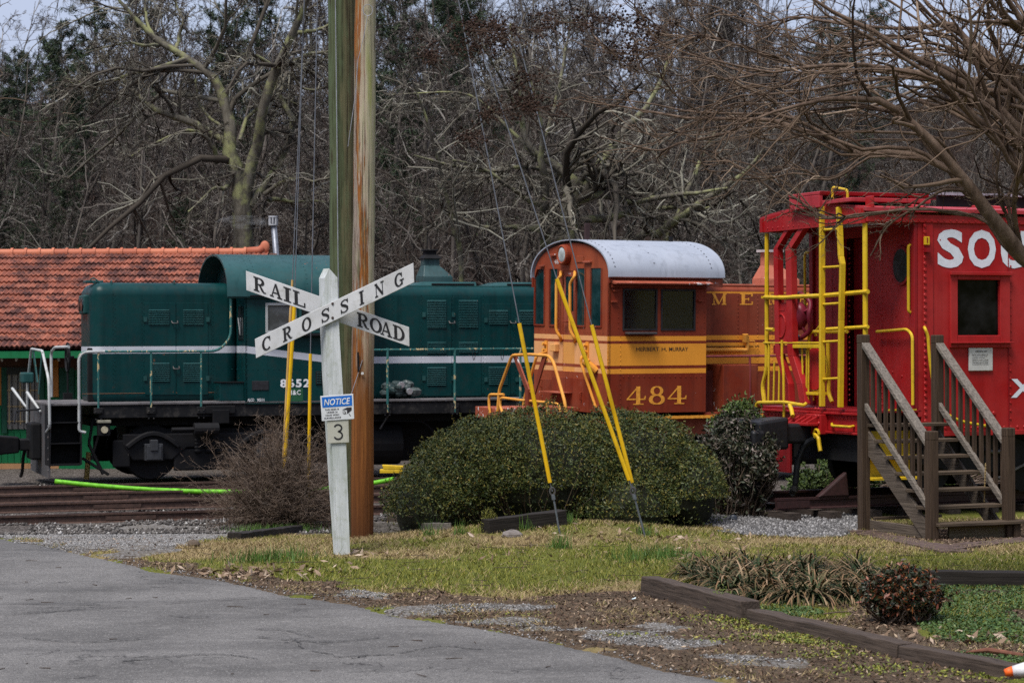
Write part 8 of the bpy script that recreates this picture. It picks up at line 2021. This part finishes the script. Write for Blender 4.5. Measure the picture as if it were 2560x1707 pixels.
protos = [forest_tree(100 + i, (12, 10, 13, 9, 11)[i], (.08, .16, .06, .2, .12)[i], (.65, .8, .5, .9, .7)[i], 1.0, (.15, .1, .3, .08, .2)[i]) for i in range(5)]
rf_ = random.Random(77); fcount = 0
def place_tree(X, Y, k, sc):
    o = empty('forest_tree', 'bare brown forest tree on the wooded hillside', 'tree', (X, Y, gz(X, Y) - .15), (rf_.uniform(-.06, .06), rf_.uniform(-.06, .06), rf_.uniform(0, 6.28)), 'bare trees filling the hillside wood')
    o.scale = (sc, sc, sc * rf_.uniform(.9, 1.15))
    for me in protos[k]: obj(me.name.split('.')[0], me, None, o)
for Y, n, hs in ((66, 14, .9), (69, 16, .92), (74, 17, 1.0), (80, 18, 1.05), (88, 20, 1.1), (98, 22, 1.15), (110, 26, 1.2), (122, 28, 1.2), (134, 30, 1.15), (146, 32, 1.0)):
    w = Y * .30 + 2; n = int(n * 1.2)
    for i in range(n):
        X = -w + 2 * w * (i + rf_.uniform(.1, .9)) / n; px = CX + F * X / Y
        hgt = hs * (1.0 if 300 < px < 2150 else .82) * rf_.uniform(.8, 1.15)
        if px < 330 and Y > 95: hgt *= .8
        if Y > 128: hgt *= .85
        if px > 2000: hgt *= .78 if Y < 105 else .55
        if 150 < px < 850 and Y > 105: hgt *= .78
        place_tree(X, Y + rf_.uniform(-2.5, 2.5), rf_.randrange(5), hgt)
# pines standing among them
M_NEED = leafy('pine_needle', [(0, (.008, .018, .008)), (.5, (.018, .036, .014)), (1, (.04, .062, .02))], .6)
def pine(seed, h=11.0):
    rng = np.random.default_rng(seed); P0, R0 = grow(rng, np.zeros((1, 3)), np.array([[0, 0, 1.0]]), np.array([h]), np.array([.16]), 12, .04, tip=.12)
    b, dd, ln, rr = spawn(rng, P0, R0, 70, .22, .99, (1.25, .15), (.12, .26), .3, .02); P1, R1 = grow(rng, b, dd, ln, rr, 6, .2, (0, 0, .35), .3)
    b, dd, ln, rr = spawn(rng, P1, R1, 8, .3, 1, (.7, .25), (.2, .45), .5, .01); P2, R2 = grow(rng, b, dd, ln, rr, 4, .2, (0, 0, .3), .4)
    t = rng.uniform(.2, 1, (len(P2), 9)); i = np.minimum((t * 3).astype(int), 2); f_ = (t * 3 - i)[..., None]; C = P2[np.arange(len(P2))[:, None], i] * (1 - f_) + P2[np.arange(len(P2))[:, None], i + 1] * f_
    C = C.reshape(-1, 3) + rng.normal(0, .05, (C.size // 3, 3)); Vn, Qn = leaves(rng, C, .17, up=.2, aspect=6)
    V, Q = merge([tubes(P0, R0, 7), tubes(P1, R1, 4), tubes(P2, R2, 3)]); t_ = np_mesh('trunk', V, Q); c = np_mesh('crown', Vn, Qn); t_.materials.append(M_FB); c.materials.append(M_NEED); return t_, c
pm = [pine(5), pine(6, 9.5)]
for px, Y, sc in ((-15, 80, .78), (30, 84, .86), (75, 92, .84), (112, 82, .95), (150, 96, .95), (250, 98, 1.0), (330, 104, 1.1), (590, 98, 1.1), (640, 106, 1.15), (960, 84, 1.0), (1010, 90, 1.1), (1060, 86, 1.12), (1110, 98, 1.15), (1180, 104, 1.15), (1330, 94, .9), (2110, 100, 1.0), (2180, 108, 1.0), (-30, 72, .6), (60, 76, .55), (170, 78, .5), (1880, 74, .42), (2000, 78, .45), (490, 76, .5)):
    X = (px - CX) / F * Y; o = empty('pine_tree', 'dark green pine standing among the bare hillside trees', 'tree', (X, Y, gz(X, Y) - .1), (0, 0, rf_.uniform(0, 6)), 'pines in the hillside wood'); o.scale = (sc,) * 3
    for me in rf_.choice(pm): obj(me.name.split('.')[0], me, None, o)
# brush between the trunks: one mass
rng = np.random.default_rng(41); N = 9200
X = rng.uniform(-44, 44, N); Y = rng.uniform(57.5, 150, N); k = np.abs(X) < Y * .31 + 1; X, Y = X[k], Y[k]; n = len(X)
a = rng.uniform(0, 2 * PI, n); d = np.stack([np.cos(a) * .55, np.sin(a) * .55, np.ones(n)], 1)
P0, R0 = grow(rng, np.stack([X, Y, ground_h(X, Y)], 1), d, rng.uniform(1.2, 4.2, n), np.full(n, .016), 7, .4, (0, 0, -.2), .35)
b, dd, ln, rr = spawn(rng, P0, R0, 7, .15, 1, (.7, .3), (.25, .55), .6, .008); P1, R1 = grow(rng, b, dd, ln, rr, 5, .45, (0, 0, 0), .4)
b, dd, ln, rr = spawn(rng, P1, R1, 3, .1, 1, (.7, .3), (.3, .6), .7, .006); P2, R2 = grow(rng, b, dd, ln, rr, 3, .45, (0, 0, 0), .5)
V, Q = merge([tubes(P0, R0, 3), tubes(P1, R1, 3), tubes(P2, R2, 3)]); obj('undergrowth', np_mesh('undergrowth', V, Q), thin('brush', [(0, (.014, .009, .008)), (.5, (.042, .028, .024)), (.9, (.09, .066, .056)), (1, (.2, .17, .14))]), kind='stuff')
# a few evergreen thickets low in the wood
for px, py, Y, r in ((150, 440, 66, 1.4), (60, 470, 68, 1.2), (470, 400, 70, .8), (960, 420, 68, .9), (2000, 560, 64, 1.0), (1870, 640, 62, .9), (280, 520, 64, .7)):
    d_ = ray(px, py); Y = 58.0
    while CAM_H + d_.z * Y > gz(d_.x * Y, Y) and Y < 140: Y += .5
    c = at(px, py, Y); c.z += r * .6; hedge('dark evergreen thicket among the brown trunks of the wood', 'evergreen_thicket', [((c.x, Y, c.z), (r, r, r * .9))], 2600, .10, leafy('thicket_leaf' + str(px), [(0, (.010, .018, .006)), (.6, (.03, .042, .012)), (1, (.065, .075, .02))], .6), M_TWIG, 'thicket', lumps=.5, seed=px)['group'] = 'evergreen thickets in the wood'
